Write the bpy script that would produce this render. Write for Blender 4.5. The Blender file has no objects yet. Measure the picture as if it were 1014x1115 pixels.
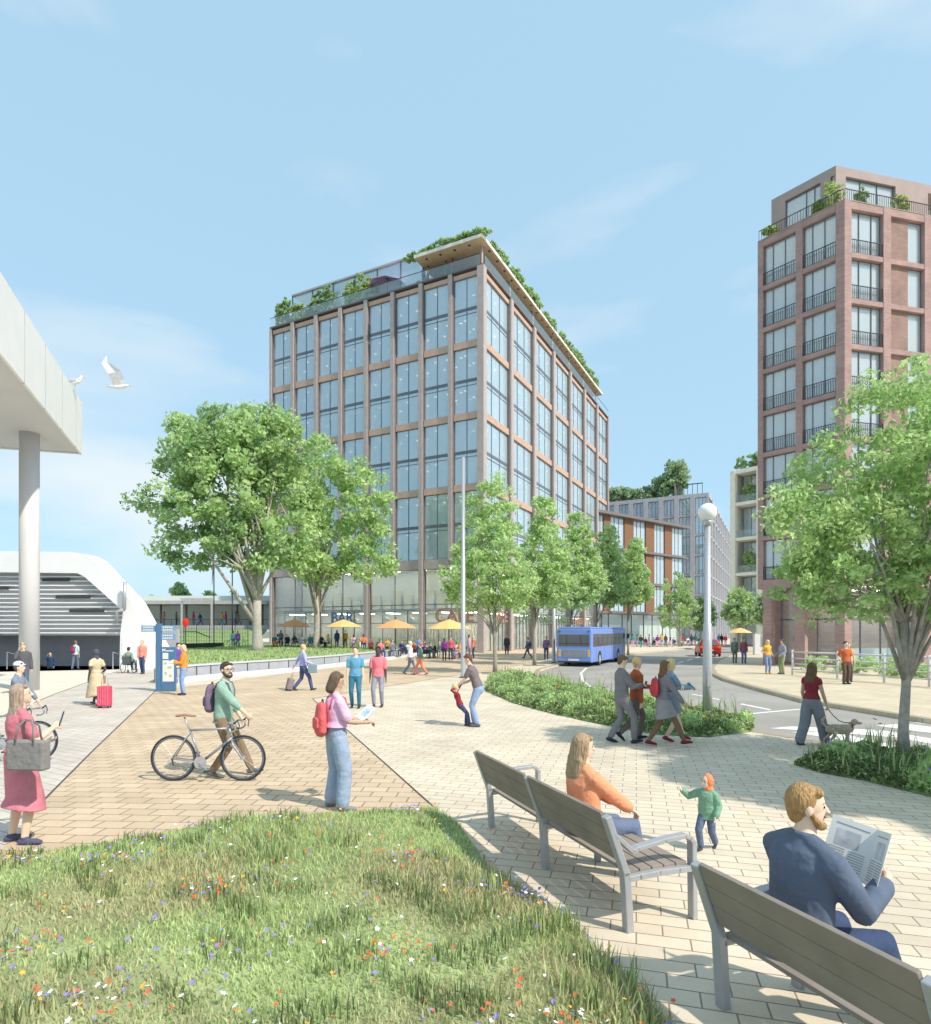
import bpy, bmesh, math, random
import numpy as np
from mathutils import Vector, Matrix
R = math.radians
random.seed(7); rng = np.random.default_rng(7)
scene = bpy.context.scene
COL = scene.collection
F = 670.0; CX = 507.0; HY = 687.0; CAMH = 2.25

def G(px, py, z=0.0):
    """ground point seen at a position of the photograph"""
    Y = F*(CAMH-z)/(py-HY)
    return ((px-CX)/F*Y, Y)
def at(px, Y): return ((px-CX)/F*Y, Y)

# ------------------------------------------------------------------ materials
MATS = {}
def mat(name, col, rough=0.7, var=0.08, scale=6.0, bump=0.0, metal=0.0, spec=0.4, emit=None, bscale=None):
    if name in MATS: return MATS[name]
    m = bpy.data.materials.new(name); m.use_nodes = True
    nt = m.node_tree; b = nt.nodes['Principled BSDF']
    b.inputs['Roughness'].default_value = rough
    b.inputs['Metallic'].default_value = metal
    b.inputs['Specular IOR Level'].default_value = spec
    tc = nt.nodes.new('ShaderNodeTexCoord')
    nz = nt.nodes.new('ShaderNodeTexNoise'); nz.inputs['Scale'].default_value = scale; nz.inputs['Detail'].default_value = 5
    nt.links.new(tc.outputs['Object'], nz.inputs['Vector'])
    rp = nt.nodes.new('ShaderNodeValToRGB')
    rp.color_ramp.elements[0].position = .3; rp.color_ramp.elements[1].position = .7
    rp.color_ramp.elements[0].color = [max(0, c*(1-var)) for c in col[:3]]+[1]
    rp.color_ramp.elements[1].color = [min(1, c*(1+var)) for c in col[:3]]+[1]
    nt.links.new(nz.outputs['Fac'], rp.inputs['Fac']); nt.links.new(rp.outputs['Color'], b.inputs['Base Color'])
    if bump:
        bp = nt.nodes.new('ShaderNodeBump'); bp.inputs['Strength'].default_value = bump; bp.inputs['Distance'].default_value = .02
        n2 = nt.nodes.new('ShaderNodeTexNoise'); n2.inputs['Scale'].default_value = bscale or scale*4
        nt.links.new(tc.outputs['Object'], n2.inputs['Vector'])
        nt.links.new(n2.outputs['Fac'], bp.inputs['Height']); nt.links.new(bp.outputs['Normal'], b.inputs['Normal'])
    if emit:
        b.inputs['Emission Color'].default_value = (*col[:3], 1); b.inputs['Emission Strength'].default_value = emit
    MATS[name] = m; return m

def s2l(r, g, b):
    f = lambda c: (c/255/12.92) if c/255 <= .04045 else ((c/255+.055)/1.055)**2.4
    return (f(r), f(g), f(b))
_cc = {}
def cloth(rgb, rough=.85):
    k = tuple(rgb)
    if k not in _cc:
        m = _cc[k] = mat('cloth_%d_%d_%d' % k, [min(.85,c*1.12) for c in s2l(*rgb)], rough, .08, 9, .55, bscale=11)
        nt = m.node_tree; bp = [n for n in nt.nodes if n.type == 'BUMP'][0]; bp.inputs['Distance'].default_value = .035   # soft creases
        b2 = nt.nodes.new('ShaderNodeBump'); b2.inputs['Strength'].default_value = .2; b2.inputs['Distance'].default_value = .004
        n3 = nt.nodes.new('ShaderNodeTexNoise'); n3.inputs['Scale'].default_value = 140; tc = [n for n in nt.nodes if n.type == 'TEX_COORD'][0]
        nt.links.new(tc.outputs['Object'], n3.inputs['Vector']); nt.links.new(n3.outputs[0], b2.inputs['Height']); nt.links.new(bp.outputs[0], b2.inputs['Normal'])
        nt.links.new(b2.outputs[0], nt.nodes['Principled BSDF'].inputs['Normal'])
    return _cc[k]
_hh = {}
def hairm(rgb):
    k = tuple(rgb)
    if k not in _hh:
        m = _hh[k] = mat('hair_%d_%d_%d' % k, [min(.85,c*1.05) for c in s2l(*rgb)], .5, .3, 3, .9, bscale=3, spec=.35)
        nt = m.node_tree; tc = [n for n in nt.nodes if n.type == 'TEX_COORD'][0]; mp = nt.nodes.new('ShaderNodeMapping'); mp.inputs['Scale'].default_value = (28,28,2.2)
        nt.links.new(tc.outputs['Object'], mp.inputs[0])
        for n in nt.nodes:
            if n.type == 'TEX_NOISE': nt.links.new(mp.outputs[0], n.inputs['Vector'])
    return _hh[k]

def glass_mat(name, tint, refl=.3, haze=.12, hazecol=(.5,.6,.65)):
    m = bpy.data.materials.new(name); m.use_nodes = True; nt = m.node_tree
    for n in list(nt.nodes): nt.nodes.remove(n)
    o = nt.nodes.new('ShaderNodeOutputMaterial')
    t = nt.nodes.new('ShaderNodeBsdfTransparent'); t.inputs['Color'].default_value = (*tint, 1)
    g = nt.nodes.new('ShaderNodeBsdfGlossy'); g.inputs['Roughness'].default_value = .03; g.inputs['Color'].default_value = (.9,.95,1,1)
    d = nt.nodes.new('ShaderNodeBsdfDiffuse'); d.inputs['Color'].default_value = (*hazecol, 1)
    fr = nt.nodes.new('ShaderNodeLayerWeight'); fr.inputs['Blend'].default_value = .15
    pw_ = nt.nodes.new('ShaderNodeMath'); pw_.operation = 'POWER'; pw_.inputs[1].default_value = 1.6; nt.links.new(fr.outputs['Facing'], pw_.inputs[0])
    ad = nt.nodes.new('ShaderNodeMath'); ad.operation = 'MULTIPLY_ADD'; ad.inputs[1].default_value = .6; ad.inputs[2].default_value = refl; ad.use_clamp = True
    nt.links.new(pw_.outputs[0], ad.inputs[0])
    m1 = nt.nodes.new('ShaderNodeMixShader'); m1.inputs[0].default_value = haze
    nt.links.new(t.outputs[0], m1.inputs[1]); nt.links.new(d.outputs[0], m1.inputs[2])
    m2 = nt.nodes.new('ShaderNodeMixShader')
    nt.links.new(ad.outputs[0], m2.inputs[0]); nt.links.new(m1.outputs[0], m2.inputs[1]); nt.links.new(g.outputs[0], m2.inputs[2])
    nt.links.new(m2.outputs[0], o.inputs[0]); MATS[name] = m; return m

def paving_mat(name, c1, c2, joint, ang, bw=.6, rh=.3, jw=.009, off=.5):
    m = bpy.data.materials.new(name); m.use_nodes = True; nt = m.node_tree; b = nt.nodes['Principled BSDF']
    tc = nt.nodes.new('ShaderNodeTexCoord'); mp = nt.nodes.new('ShaderNodeMapping')
    mp.inputs['Rotation'].default_value = (0, 0, ang)
    nt.links.new(tc.outputs['Object'], mp.inputs['Vector'])
    br = nt.nodes.new('ShaderNodeTexBrick'); br.inputs['Scale'].default_value = 1
    br.inputs['Brick Width'].default_value = bw; br.inputs['Row Height'].default_value = rh
    br.inputs['Mortar Size'].default_value = jw; br.inputs['Mortar Smooth'].default_value = .15
    br.inputs['Color1'].default_value = (*c1, 1); br.inputs['Color2'].default_value = (*c2, 1); br.inputs['Mortar'].default_value = (*joint, 1)
    br.offset = off; br.squash = 1
    nt.links.new(mp.outputs[0], br.inputs['Vector'])
    nz = nt.nodes.new('ShaderNodeTexNoise'); nz.inputs['Scale'].default_value = .7; nz.inputs['Detail'].default_value = 8; nz.inputs['Roughness'].default_value = .65
    nt.links.new(tc.outputs['Object'], nz.inputs['Vector'])
    rp = nt.nodes.new('ShaderNodeValToRGB'); rp.color_ramp.elements[0].position = .3; rp.color_ramp.elements[1].position = .68
    rp.color_ramp.elements[0].color = (.8,.775,.76,1); rp.color_ramp.elements[1].color = (1.04,1.03,1.0,1)
    nt.links.new(nz.outputs[0], rp.inputs[0])
    mx = nt.nodes.new('ShaderNodeMixRGB'); mx.blend_type = 'MULTIPLY'; mx.inputs[0].default_value = 1
    nt.links.new(br.outputs['Color'], mx.inputs[1]); nt.links.new(rp.outputs[0], mx.inputs[2])
    n3 = nt.nodes.new('ShaderNodeTexNoise'); n3.inputs['Scale'].default_value = 90; n3.inputs['Detail'].default_value = 3
    nt.links.new(tc.outputs['Object'], n3.inputs['Vector'])
    r3 = nt.nodes.new('ShaderNodeValToRGB'); r3.color_ramp.elements[0].position = .35; r3.color_ramp.elements[1].position = .65
    r3.color_ramp.elements[0].color = (.9,.9,.9,1); r3.color_ramp.elements[1].color = (1,1,1,1)
    nt.links.new(n3.outputs[0], r3.inputs[0])
    mx2 = nt.nodes.new('ShaderNodeMixRGB'); mx2.blend_type = 'MULTIPLY'; mx2.inputs[0].default_value = 1
    nt.links.new(mx.outputs[0], mx2.inputs[1]); nt.links.new(r3.outputs[0], mx2.inputs[2])
    nt.links.new(mx2.outputs[0], b.inputs['Base Color']); b.inputs['Roughness'].default_value = .85
    bp = nt.nodes.new('ShaderNodeBump'); bp.inputs['Strength'].default_value = .35; bp.inputs['Distance'].default_value = .01; bp.invert = True
    nt.links.new(br.outputs['Fac'], bp.inputs['Height']); nt.links.new(bp.outputs[0], b.inputs['Normal'])
    MATS[name] = m; return m

def brick_mat(name, c1, c2, joint, bw=.3, rh=.1, jw=.008):
    m = bpy.data.materials.new(name); m.use_nodes = True; nt = m.node_tree; b = nt.nodes['Principled BSDF']
    tc = nt.nodes.new('ShaderNodeTexCoord'); sp = nt.nodes.new('ShaderNodeSeparateXYZ'); nt.links.new(tc.outputs['Object'], sp.inputs[0])
    ad = nt.nodes.new('ShaderNodeMath'); ad.operation = 'ADD'; nt.links.new(sp.outputs[0], ad.inputs[0]); nt.links.new(sp.outputs[1], ad.inputs[1])
    cb = nt.nodes.new('ShaderNodeCombineXYZ'); nt.links.new(ad.outputs[0], cb.inputs[0]); nt.links.new(sp.outputs[2], cb.inputs[1])
    br = nt.nodes.new('ShaderNodeTexBrick'); br.inputs['Scale'].default_value = 1
    br.inputs['Brick Width'].default_value = bw; br.inputs['Row Height'].default_value = rh; br.inputs['Mortar Size'].default_value = jw
    br.inputs['Color1'].default_value = (*c1, 1); br.inputs['Color2'].default_value = (*c2, 1); br.inputs['Mortar'].default_value = (*joint, 1)
    nt.links.new(cb.outputs[0], br.inputs['Vector'])
    nz = nt.nodes.new('ShaderNodeTexNoise'); nz.inputs['Scale'].default_value = .9; nz.inputs['Detail'].default_value = 6
    nt.links.new(tc.outputs['Object'], nz.inputs['Vector'])
    rp = nt.nodes.new('ShaderNodeValToRGB'); rp.color_ramp.elements[0].position = .3; rp.color_ramp.elements[1].position = .7
    rp.color_ramp.elements[0].color = (.8,.8,.82,1); rp.color_ramp.elements[1].color = (1.1,1.05,1.02,1); nt.links.new(nz.outputs[0], rp.inputs[0])
    mx = nt.nodes.new('ShaderNodeMixRGB'); mx.blend_type = 'MULTIPLY'; mx.inputs[0].default_value = 1
    nt.links.new(br.outputs['Color'], mx.inputs[1]); nt.links.new(rp.outputs[0], mx.inputs[2])
    nt.links.new(mx.outputs[0], b.inputs['Base Color']); b.inputs['Roughness'].default_value = .85
    MATS[name] = m; return m

def leaf_mat(name, col, tr=.35):
    m = bpy.data.materials.new(name); m.use_nodes = True; nt = m.node_tree
    for n in list(nt.nodes): nt.nodes.remove(n)
    o = nt.nodes.new('ShaderNodeOutputMaterial'); d = nt.nodes.new('ShaderNodeBsdfDiffuse'); t = nt.nodes.new('ShaderNodeBsdfTranslucent')
    ge = nt.nodes.new('ShaderNodeNewGeometry'); rp = nt.nodes.new('ShaderNodeValToRGB')
    rp.color_ramp.elements[0].color = [c*.7 for c in col]+[1]; rp.color_ramp.elements[1].color = [min(1, c*1.3) for c in col]+[1]
    nt.links.new(ge.outputs['Random Per Island'], rp.inputs[0])
    nt.links.new(rp.outputs[0], d.inputs[0]); nt.links.new(rp.outputs[0], t.inputs[0])
    mx = nt.nodes.new('ShaderNodeMixShader'); mx.inputs[0].default_value = tr
    nt.links.new(d.outputs[0], mx.inputs[1]); nt.links.new(t.outputs[0], mx.inputs[2]); nt.links.new(mx.outputs[0], o.inputs[0])
    MATS[name] = m; return m

# ------------------------------------------------------------------ tagging / linking
def tag(o, label=None, cat=None, group=None, kind=None):
    if label: o['label'] = label
    if cat: o['category'] = cat
    if group: o['group'] = group
    if kind: o['kind'] = kind
    return o
def empty(name, loc=(0,0,0), rz=0, label=None, cat=None, group=None):
    o = bpy.data.objects.new(name, None); COL.objects.link(o); o.empty_display_size = .2
    o.location = loc; o.rotation_euler = (0,0,rz); return tag(o, label, cat, group)
def link(name, me, parent=None, mats=None):
    o = bpy.data.objects.new(name, me); COL.objects.link(o)
    if parent is not None: o.parent = parent
    if mats:
        for m in (mats if isinstance(mats, (list, tuple)) else [mats]): me.materials.append(m)
    return o
def kids(o): return [c for c in KIDS.get(o.name, [])]
KIDS = {}
def copy_tree(o, parent=None):
    c = o.copy(); COL.objects.link(c)
    if parent is not None: c.parent = parent
    for ch in list(o.children): copy_tree(ch, c)
    return c

class MB:
    """collects boxes, prisms, tubes; builds one mesh"""
    def __init__(s, fr=None): s.v = []; s.f = []; s.fr = fr; s.mi = []; s.cur = 0
    def add(s, vs, fs):
        o = len(s.v)
        if s.fr: vs = [s.fr(*p) for p in vs]
        s.v += [tuple(p) for p in vs]; s.f += [tuple(i+o for i in f) for f in fs]; s.mi += [s.cur]*len(fs)
    def box(s, a0, a1, b0, b1, c0, c1):
        s.add([(a0,b0,c0),(a1,b0,c0),(a1,b1,c0),(a0,b1,c0),(a0,b0,c1),(a1,b0,c1),(a1,b1,c1),(a0,b1,c1)],
              [(0,3,2,1),(4,5,6,7),(0,1,5,4),(1,2,6,5),(2,3,7,6),(3,0,4,7)])
    def prism(s, pts, z0, z1):
        n = len(pts); s.add([(p[0],p[1],z0) for p in pts]+[(p[0],p[1],z1) for p in pts],
              [tuple(range(n-1,-1,-1)), tuple(range(n,2*n))]+[(i,(i+1)%n,n+(i+1)%n,n+i) for i in range(n)])
    def poly3(s, pts, off):
        """flat polygon of 3d points given a thickness vector"""
        n = len(pts); q = [tuple(Vector(p)+Vector(off)) for p in pts]
        s.add([tuple(p) for p in pts]+q, [tuple(range(n-1,-1,-1)), tuple(range(n,2*n))]+[(i,(i+1)%n,n+(i+1)%n,n+i) for i in range(n)])
    def flat(s, pts, z): s.add([(p[0],p[1],z) for p in pts], [tuple(range(len(pts)))])
    def tube(s, pts, r, n=8, caps=True, side=None):
        pts = [Vector(p) for p in pts]; k = len(pts)
        rr = r if isinstance(r, (list, tuple)) else [r]*k
        vs = []
        prev = None
        for i, p in enumerate(pts):
            t = (pts[min(i+1,k-1)]-pts[max(i-1,0)]).normalized()
            ref = Vector(side) if side else (prev if prev is not None else (Vector((1,0,0)) if abs(t.x) < .8 else Vector((0,1,0))))
            a = (ref - t*ref.dot(t))
            if a.length < 1e-4: a = t.orthogonal()
            a.normalize(); b = t.cross(a); prev = a
            ra, rb = rr[i] if isinstance(rr[i], (list,tuple)) else (rr[i], rr[i])
            for j in range(n):
                th = 2*math.pi*j/n; vs.append(tuple(p+a*math.cos(th)*ra+b*math.sin(th)*rb))
        fs = [(i*n+j, i*n+(j+1)%n, (i+1)*n+(j+1)%n, (i+1)*n+j) for i in range(k-1) for j in range(n)]
        if caps: fs += [tuple(range(n-1,-1,-1)), tuple(range((k-1)*n, k*n))]
        s.add(vs, fs)
    def rtube(s, pts, r, n=12, side=None):
        """tube with rounded ends"""
        pts = [Vector(p) for p in pts]
        rr = [q if isinstance(q,(list,tuple)) else (q,q) for q in (r if isinstance(r,(list,tuple)) else [r]*len(pts))]
        t0 = (pts[0]-pts[1]).normalized(); t1 = (pts[-1]-pts[-2]).normalized(); m0 = min(rr[0]); m1 = min(rr[-1])
        sc = lambda q, f: (q[0]*f, q[1]*f)
        P = [pts[0]+t0*m0*.97, pts[0]+t0*m0*.75]+pts+[pts[-1]+t1*m1*.75, pts[-1]+t1*m1*.97]
        Q = [sc(rr[0],.22), sc(rr[0],.68)]+rr+[sc(rr[-1],.68), sc(rr[-1],.22)]
        s.tube(P, Q, n, True, side)
    def ell(s, c, r, n=12, m=8, M=None):
        c = Vector(c); vs = []
        for i in range(1, m):
            ph = math.pi*i/m
            for j in range(n):
                th = 2*math.pi*j/n; p = Vector((r[0]*math.sin(ph)*math.cos(th), r[1]*math.sin(ph)*math.sin(th), r[2]*math.cos(ph)))
                vs.append(p)
        vs += [Vector((0,0,r[2])), Vector((0,0,-r[2]))]
        if M is not None: vs = [M @ p for p in vs]
        vs = [tuple(p+c) for p in vs]; T = len(vs)-2
        fs = [(i*n+j, (i+1)*n+j, (i+1)*n+(j+1)%n, i*n+(j+1)%n) for i in range(m-2) for j in range(n)]
        fs += [(T, j, (j+1)%n) for j in range(n)] + [(T+1, (m-2)*n+(j+1)%n, (m-2)*n+j) for j in range(n)]
        s.add(vs, fs)
    def lathe(s, prof, n=24, c=(0,0,0)):
        vs = [(c[0]+r*math.cos(2*math.pi*j/n), c[1]+r*math.sin(2*math.pi*j/n), c[2]+z) for r, z in prof for j in range(n)]
        k = len(prof); fs = [(i*n+j, i*n+(j+1)%n, (i+1)*n+(j+1)%n, (i+1)*n+j) for i in range(k-1) for j in range(n)]
        fs += [tuple(range(n-1,-1,-1)), tuple(range((k-1)*n,k*n))]; s.add(vs, fs)
    def torus(s, c, R0, r, axis='x', n=40, m=8, a0=0, a1=2*math.pi):
        full = abs(a1-a0-2*math.pi) < 1e-6; k = n if full else n+1; vs = []
        for i in range(k):
            a = a0+(a1-a0)*i/n
            for j in range(m):
                b = 2*math.pi*j/m; q = R0+r*math.cos(b); h = r*math.sin(b)
                p = {'x': (h, q*math.cos(a), q*math.sin(a)), 'z': (q*math.cos(a), q*math.sin(a), h), 'y': (q*math.cos(a), h, q*math.sin(a))}[axis]
                vs.append((c[0]+p[0], c[1]+p[1], c[2]+p[2]))
        fs = [(i*m+j, ((i+1)%k)*m+j, ((i+1)%k)*m+(j+1)%m, i*m+(j+1)%m) for i in range(n if full else n) for j in range(m)]
        s.add(vs, fs)
    def mesh(s, name, smooth=False):
        me = bpy.data.meshes.new(name); me.from_pydata(s.v, [], s.f); me.validate(); me.update()
        bm = bmesh.new(); bm.from_mesh(me); bmesh.ops.recalc_face_normals(bm, faces=bm.faces); bm.to_mesh(me); bm.free()
        if smooth: me.polygons.foreach_set('use_smooth', [True]*len(me.polygons))
        if len(set(s.mi)) > 1 and len(s.mi) == len(me.polygons): me.polygons.foreach_set('material_index', s.mi)
        return me
    def build(s, name, m, parent=None, smooth=False, bevel=0):
        me = s.mesh(name, smooth); o = link(name, me, parent, m)
        if bevel:
            b = o.modifiers.new('bevel', 'BEVEL'); b.width = bevel; b.segments = 2; b.limit_method = 'ANGLE'
        return o
    def blob(s, name, m, parent, voxel, it=2):
        """weld every overlapping piece into one continuous skin"""
        me = s.mesh(name+'_src'); t = bpy.data.objects.new('tmp', me); COL.objects.link(t)
        r = t.modifiers.new('r', 'REMESH'); r.mode = 'VOXEL'; r.voxel_size = voxel
        if it:
            q = t.modifiers.new('s', 'SMOOTH'); q.iterations = it; q.factor = .5
        dg = bpy.context.evaluated_depsgraph_get(); me2 = bpy.data.meshes.new_from_object(t.evaluated_get(dg))
        me2.name = name; bpy.data.objects.remove(t); bpy.data.meshes.remove(me)
        me2.materials.clear(); me2.polygons.foreach_set('use_smooth', [True]*len(me2.polygons))
        return link(name, me2, parent, m)

def face_frame(o, d, n):
    """local (u along, w outwards, z) -> parent space"""
    return lambda u, w, z: (o[0]+d[0]*u+n[0]*w, o[1]+d[1]*u+n[1]*w, z)

# shared materials
M = {}
M['white'] = mat('white_paint', (.78,.78,.78), .5, .03, 1.5)
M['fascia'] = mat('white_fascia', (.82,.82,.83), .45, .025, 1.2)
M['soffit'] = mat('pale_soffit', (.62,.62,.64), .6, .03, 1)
M['steel'] = mat('brushed_steel', (.5,.51,.54), .38, .05, 14, metal=.45)
M['dark'] = mat('dark_metal', (.045,.05,.055), .45, .1, 8)
M['black'] = mat('black_rubber', (.03,.035,.045), .7, .1, 10)
M['concrete'] = mat('concrete', (.42,.42,.44), .85, .1, 2, .2)
M['greywall'] = mat('grey_wall', (.5,.5,.55), .8, .06, 1.5, .1)
M['pier'] = mat('taupe_pier', (.46,.39,.375), .65, .08, 2)
M['pierd'] = mat('dark_pier', (.2,.175,.18), .6, .08, 2)
M['band'] = mat('peach_band', (.55,.38,.3), .7, .08, 2)
M['mull'] = mat('dark_mullion', (.15,.17,.2), .4, .08, 4)
M['int'] = mat('interior_white', (.8,.8,.76), .8, .05, .4)
M['intc'] = mat('interior_cream', (.75,.7,.58), .8, .05, .4)
M['intb'] = mat('interior_blue', (.5,.62,.72), .8, .05, .4)
M['glass'] = glass_mat('window_glass', (.92,.97,.99), .2, .45, (.74,.88,.96))
M['glassc'] = glass_mat('clear_glass', (.95,.98,.98), .05, .08, (.6,.72,.72))
M['glasst'] = glass_mat('tower_glass', (.95,.98,.98), .15, .42, (.84,.91,.93))
M['timber'] = mat('timber_soffit', (.62,.46,.31), .6, .1, 3)
M['lamp'] = mat('warm_ceiling_lamp', (1,.82,.5), .5, 0, 1, emit=1.6); M['fillglow'] = mat('white_fill_glow', (1,.93,.8), .5, 0, 1, emit=9)  # the white glow is for added strips that brighten ground-floor rooms
M['leafA'] = leaf_mat('leaf_light', (.58,.74,.37), .5); M['leafB'] = leaf_mat('leaf_mid', (.48,.65,.30), .5); M['leafC'] = leaf_mat('leaf_dark', (.33,.47,.23), .5)
M['leafY'] = leaf_mat('leaf_yellow', (.52,.6,.17), .4); M['leafG'] = leaf_mat('leaf_grey', (.45,.58,.34), .45); M['leafD'] = leaf_mat('leaf_deep', (.33,.47,.27), .45)
M['bark'] = mat('bark', (.42,.39,.35), .9, .25, 9, .8); M['barkd'] = mat('bark_young', (.33,.3,.25), .9, .2, 14, .6)
M['tile_brown'] = mat('terracotta_panel', (.24,.125,.07), .7, .1, 3)
M['greyst'] = mat('grey_stone', (.45,.44,.47), .75, .08, 2)
M['creamst'] = mat('cream_stone', (.8,.77,.68), .75, .05, 2)
M['kerb'] = mat('kerb_stone', (.36,.31,.23), .85, .1, 3, .2)
M['roadpaint'] = mat('road_paint', (.8,.8,.78), .6, .06, 8)
M['brick'] = brick_mat('red_brown_brick', (.39,.255,.24), (.48,.315,.295), (.38,.3,.28))
M['skin'] = mat('skin_light', (.75,.55,.42), .6, .04, 10, spec=.3)
M['skin2'] = mat('skin_tan', (.55,.38,.27), .6, .04, 10, spec=.3)
M['skin3'] = mat('skin_dark', (.09,.065,.055), .55, .05, 10, spec=.3)
M['eye'] = mat('eye_dark', (.03,.025,.02), .3)
M['lip'] = mat('lip', (.5,.22,.18), .5)

# ------------------------------------------------------------------ camera, sun, sky
cam = bpy.data.cameras.new('camera'); co = bpy.data.objects.new('camera', cam); COL.objects.link(co)
cam.sensor_fit = 'HORIZONTAL'; cam.sensor_width = 36; cam.lens = 36*F/1014; cam.shift_y = (HY-557.5)/1014
cam.clip_end = 5000; co.location = (0,0,CAMH); co.rotation_euler = (R(90),0,0); scene.camera = co
SUN = Vector((.80,-.60,0)).normalized(); EL = R(47)
sd = Vector((SUN.x*math.cos(EL), SUN.y*math.cos(EL), math.sin(EL)))
L = bpy.data.lights.new('sun','SUN'); L.energy = 3.0; L.angle = R(1.2); L.color = (1,.91,.78)
lo = bpy.data.objects.new('sun', L); COL.objects.link(lo); lo.rotation_euler = sd.to_track_quat('Z','Y').to_euler()
w = bpy.data.worlds.new('World'); scene.world = w; w.use_nodes = True; nt = w.node_tree
bg = nt.nodes['Background']; bg.inputs['Strength'].default_value = .15
sky = nt.nodes.new('ShaderNodeTexSky'); sky.sky_type = 'NISHITA'; sky.sun_disc = False
sky.sun_elevation = EL; sky.sun_rotation = math.atan2(sd.x, sd.y); sky.air_density = 1.0; sky.dust_density = 1.2; sky.ozone_density = 1.0
tc = nt.nodes.new('ShaderNodeTexCoord'); mp = nt.nodes.new('ShaderNodeMapping'); mp.inputs['Scale'].default_value = (1,1,3.2); mp.inputs['Location'].default_value = (3.2,1.4,.35)
nz = nt.nodes.new('ShaderNodeTexNoise'); nz.inputs['Scale'].default_value = 1.6; nz.inputs['Detail'].default_value = 6; nz.inputs['Roughness'].default_value = .5; nz.inputs['Distortion'].default_value = .3
rp = nt.nodes.new('ShaderNodeValToRGB'); rp.color_ramp.elements[0].position = .48; rp.color_ramp.elements[1].position = .68
rp.color_ramp.elements[0].color = (0,0,0,1); rp.color_ramp.elements[1].color = (.75,.75,.75,1)
hz_ = nt.nodes.new('ShaderNodeMixRGB'); hz_.inputs[0].default_value = .8; hz_.inputs[2].default_value = (2.15,3.35,4.2,1)
mx = nt.nodes.new('ShaderNodeMixRGB'); mx.inputs[2].default_value = (4.0,4.25,4.3,1)
nt.links.new(sky.outputs[0], hz_.inputs[1])
nt.links.new(tc.outputs['Generated'], mp.inputs[0]); nt.links.new(mp.outputs[0], nz.inputs['Vector']); nt.links.new(nz.outputs[0], rp.inputs[0])
nt.links.new(rp.outputs[0], mx.inputs[0]); nt.links.new(hz_.outputs[0], mx.inputs[1]); nt.links.new(mx.outputs[0], bg.inputs[0])
scene.view_settings.view_transform = 'Standard'; scene.view_settings.look = 'None'; scene.view_settings.exposure = 0.6
#SECTION_SETTING
# ================================================================== GROUND
def slab(name, pts, z0, z1, m, cat=None):
    b = MB(); b.prism(pts, z0, z1); o = b.build(name, m); tag(o, kind='structure'); return o
def sheet(name, pts, z, m):
    b = MB(); b.flat(pts, z); o = b.build(name, m); tag(o, kind='structure'); return o
def clockwise(p):  # make counter clockwise
    a = sum(p[i][0]*p[(i+1)%len(p)][1]-p[(i+1)%len(p)][0]*p[i][1] for i in range(len(p)))
    return p if a > 0 else p[::-1]
def sheetp(name, px, z, m): return sheet(name, clockwise([G(*p, z) for p in px]), z, m)

PA = math.atan2(.353,.935)
pav_cream = paving_mat('paving_cream', (.7,.615,.49), (.78,.7,.575), (.29,.24,.18), PA*.75, .38, .17, .006)
pav_tan = paving_mat('paving_tan', (.62,.49,.345), (.71,.575,.42), (.26,.19,.13), 0.06, .36, .25, .009)
pav_grey = paving_mat('paving_grey', (.62,.58,.53), (.68,.64,.59), (.33,.3,.28), .52, .36, .2, .007)
pav_right = paving_mat('paving_pale', (.64,.56,.42), (.7,.62,.47), (.42,.35,.25), -.1, .5, .22, .007)
asph = mat('asphalt', (.33,.315,.29), .9, .16, .35, .3, bscale=60)
gr = MB()
B = 2500
gr.flat([(-B,-300),(B,-300),(B,36),(-B,36)], -.12); gr.flat([(-B,47),(B,47),(B,B),(-B,B)], -.12); gr.flat([(-20,36),(B,36),(B,47),(-20,47)], -.12); gr.flat([(-B,36),(-60,36),(-60,47),(-B,47)], -.12)
tag(gr.build('ground', mat('far_ground', (.2,.22,.17), .9, .1, .05)), kind='structure')
kerbL = [(30,5.5),(14,9.4),(9.2,10.75),G(1000,823),G(824,796),G(812,792),G(790,785),G(700,768),G(640,756),G(600,745),G(585,736),G(588,729),G(606,724),G(660,716),G(690,711),G(760,705),G(800,702.4),(100,215),(120,260)]
plaza = [(-60,-8),(30,-8)]+kerbL+[(-60,260),(-60,47),(-20,47),(-20,36),(-60,36)]
slab('plaza', plaza, -.14, 0, pav_cream)
sheet('road', [(-2,4),(90,4),(90,70),(150,280),(90,300),(38,100),(-2,30)], -.114, asph)
kerbR = [(40,6.2),(16,9.6),G(1014,784),G(940,772),G(875,762),G(820,748),G(788,739),G(775,733),G(772,727),G(780,719),G(794,713),G(812,706.5),(112,250)]
slab('pavement', [(200,-8),(40,-8)]+kerbR+[(200,250)], -.14, 0, pav_right)
def strip(name, pl, wd, z, m, sgn=1):
    b = MB(); L1 = []; 
    for i, p in enumerate(pl):
        a = Vector(pl[max(i-1,0)]); c = Vector(pl[min(i+1,len(pl)-1)]); t = (c-a).normalized(); n = Vector((-t.y,t.x))*sgn
        L1.append((p, tuple(Vector(p)+n*wd)))
    for i in range(len(L1)-1):
        q = [L1[i][0], L1[i+1][0], L1[i+1][1], L1[i][1]]; b.flat(q, z)
    o = b.build(name, m); tag(o, kind='structure'); return o
strip('kerb', kerbR, .3, .006, M['kerb'], -1)
strip('kerb', kerbL[:-2], .22, .006, M['kerb'], 1)
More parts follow.
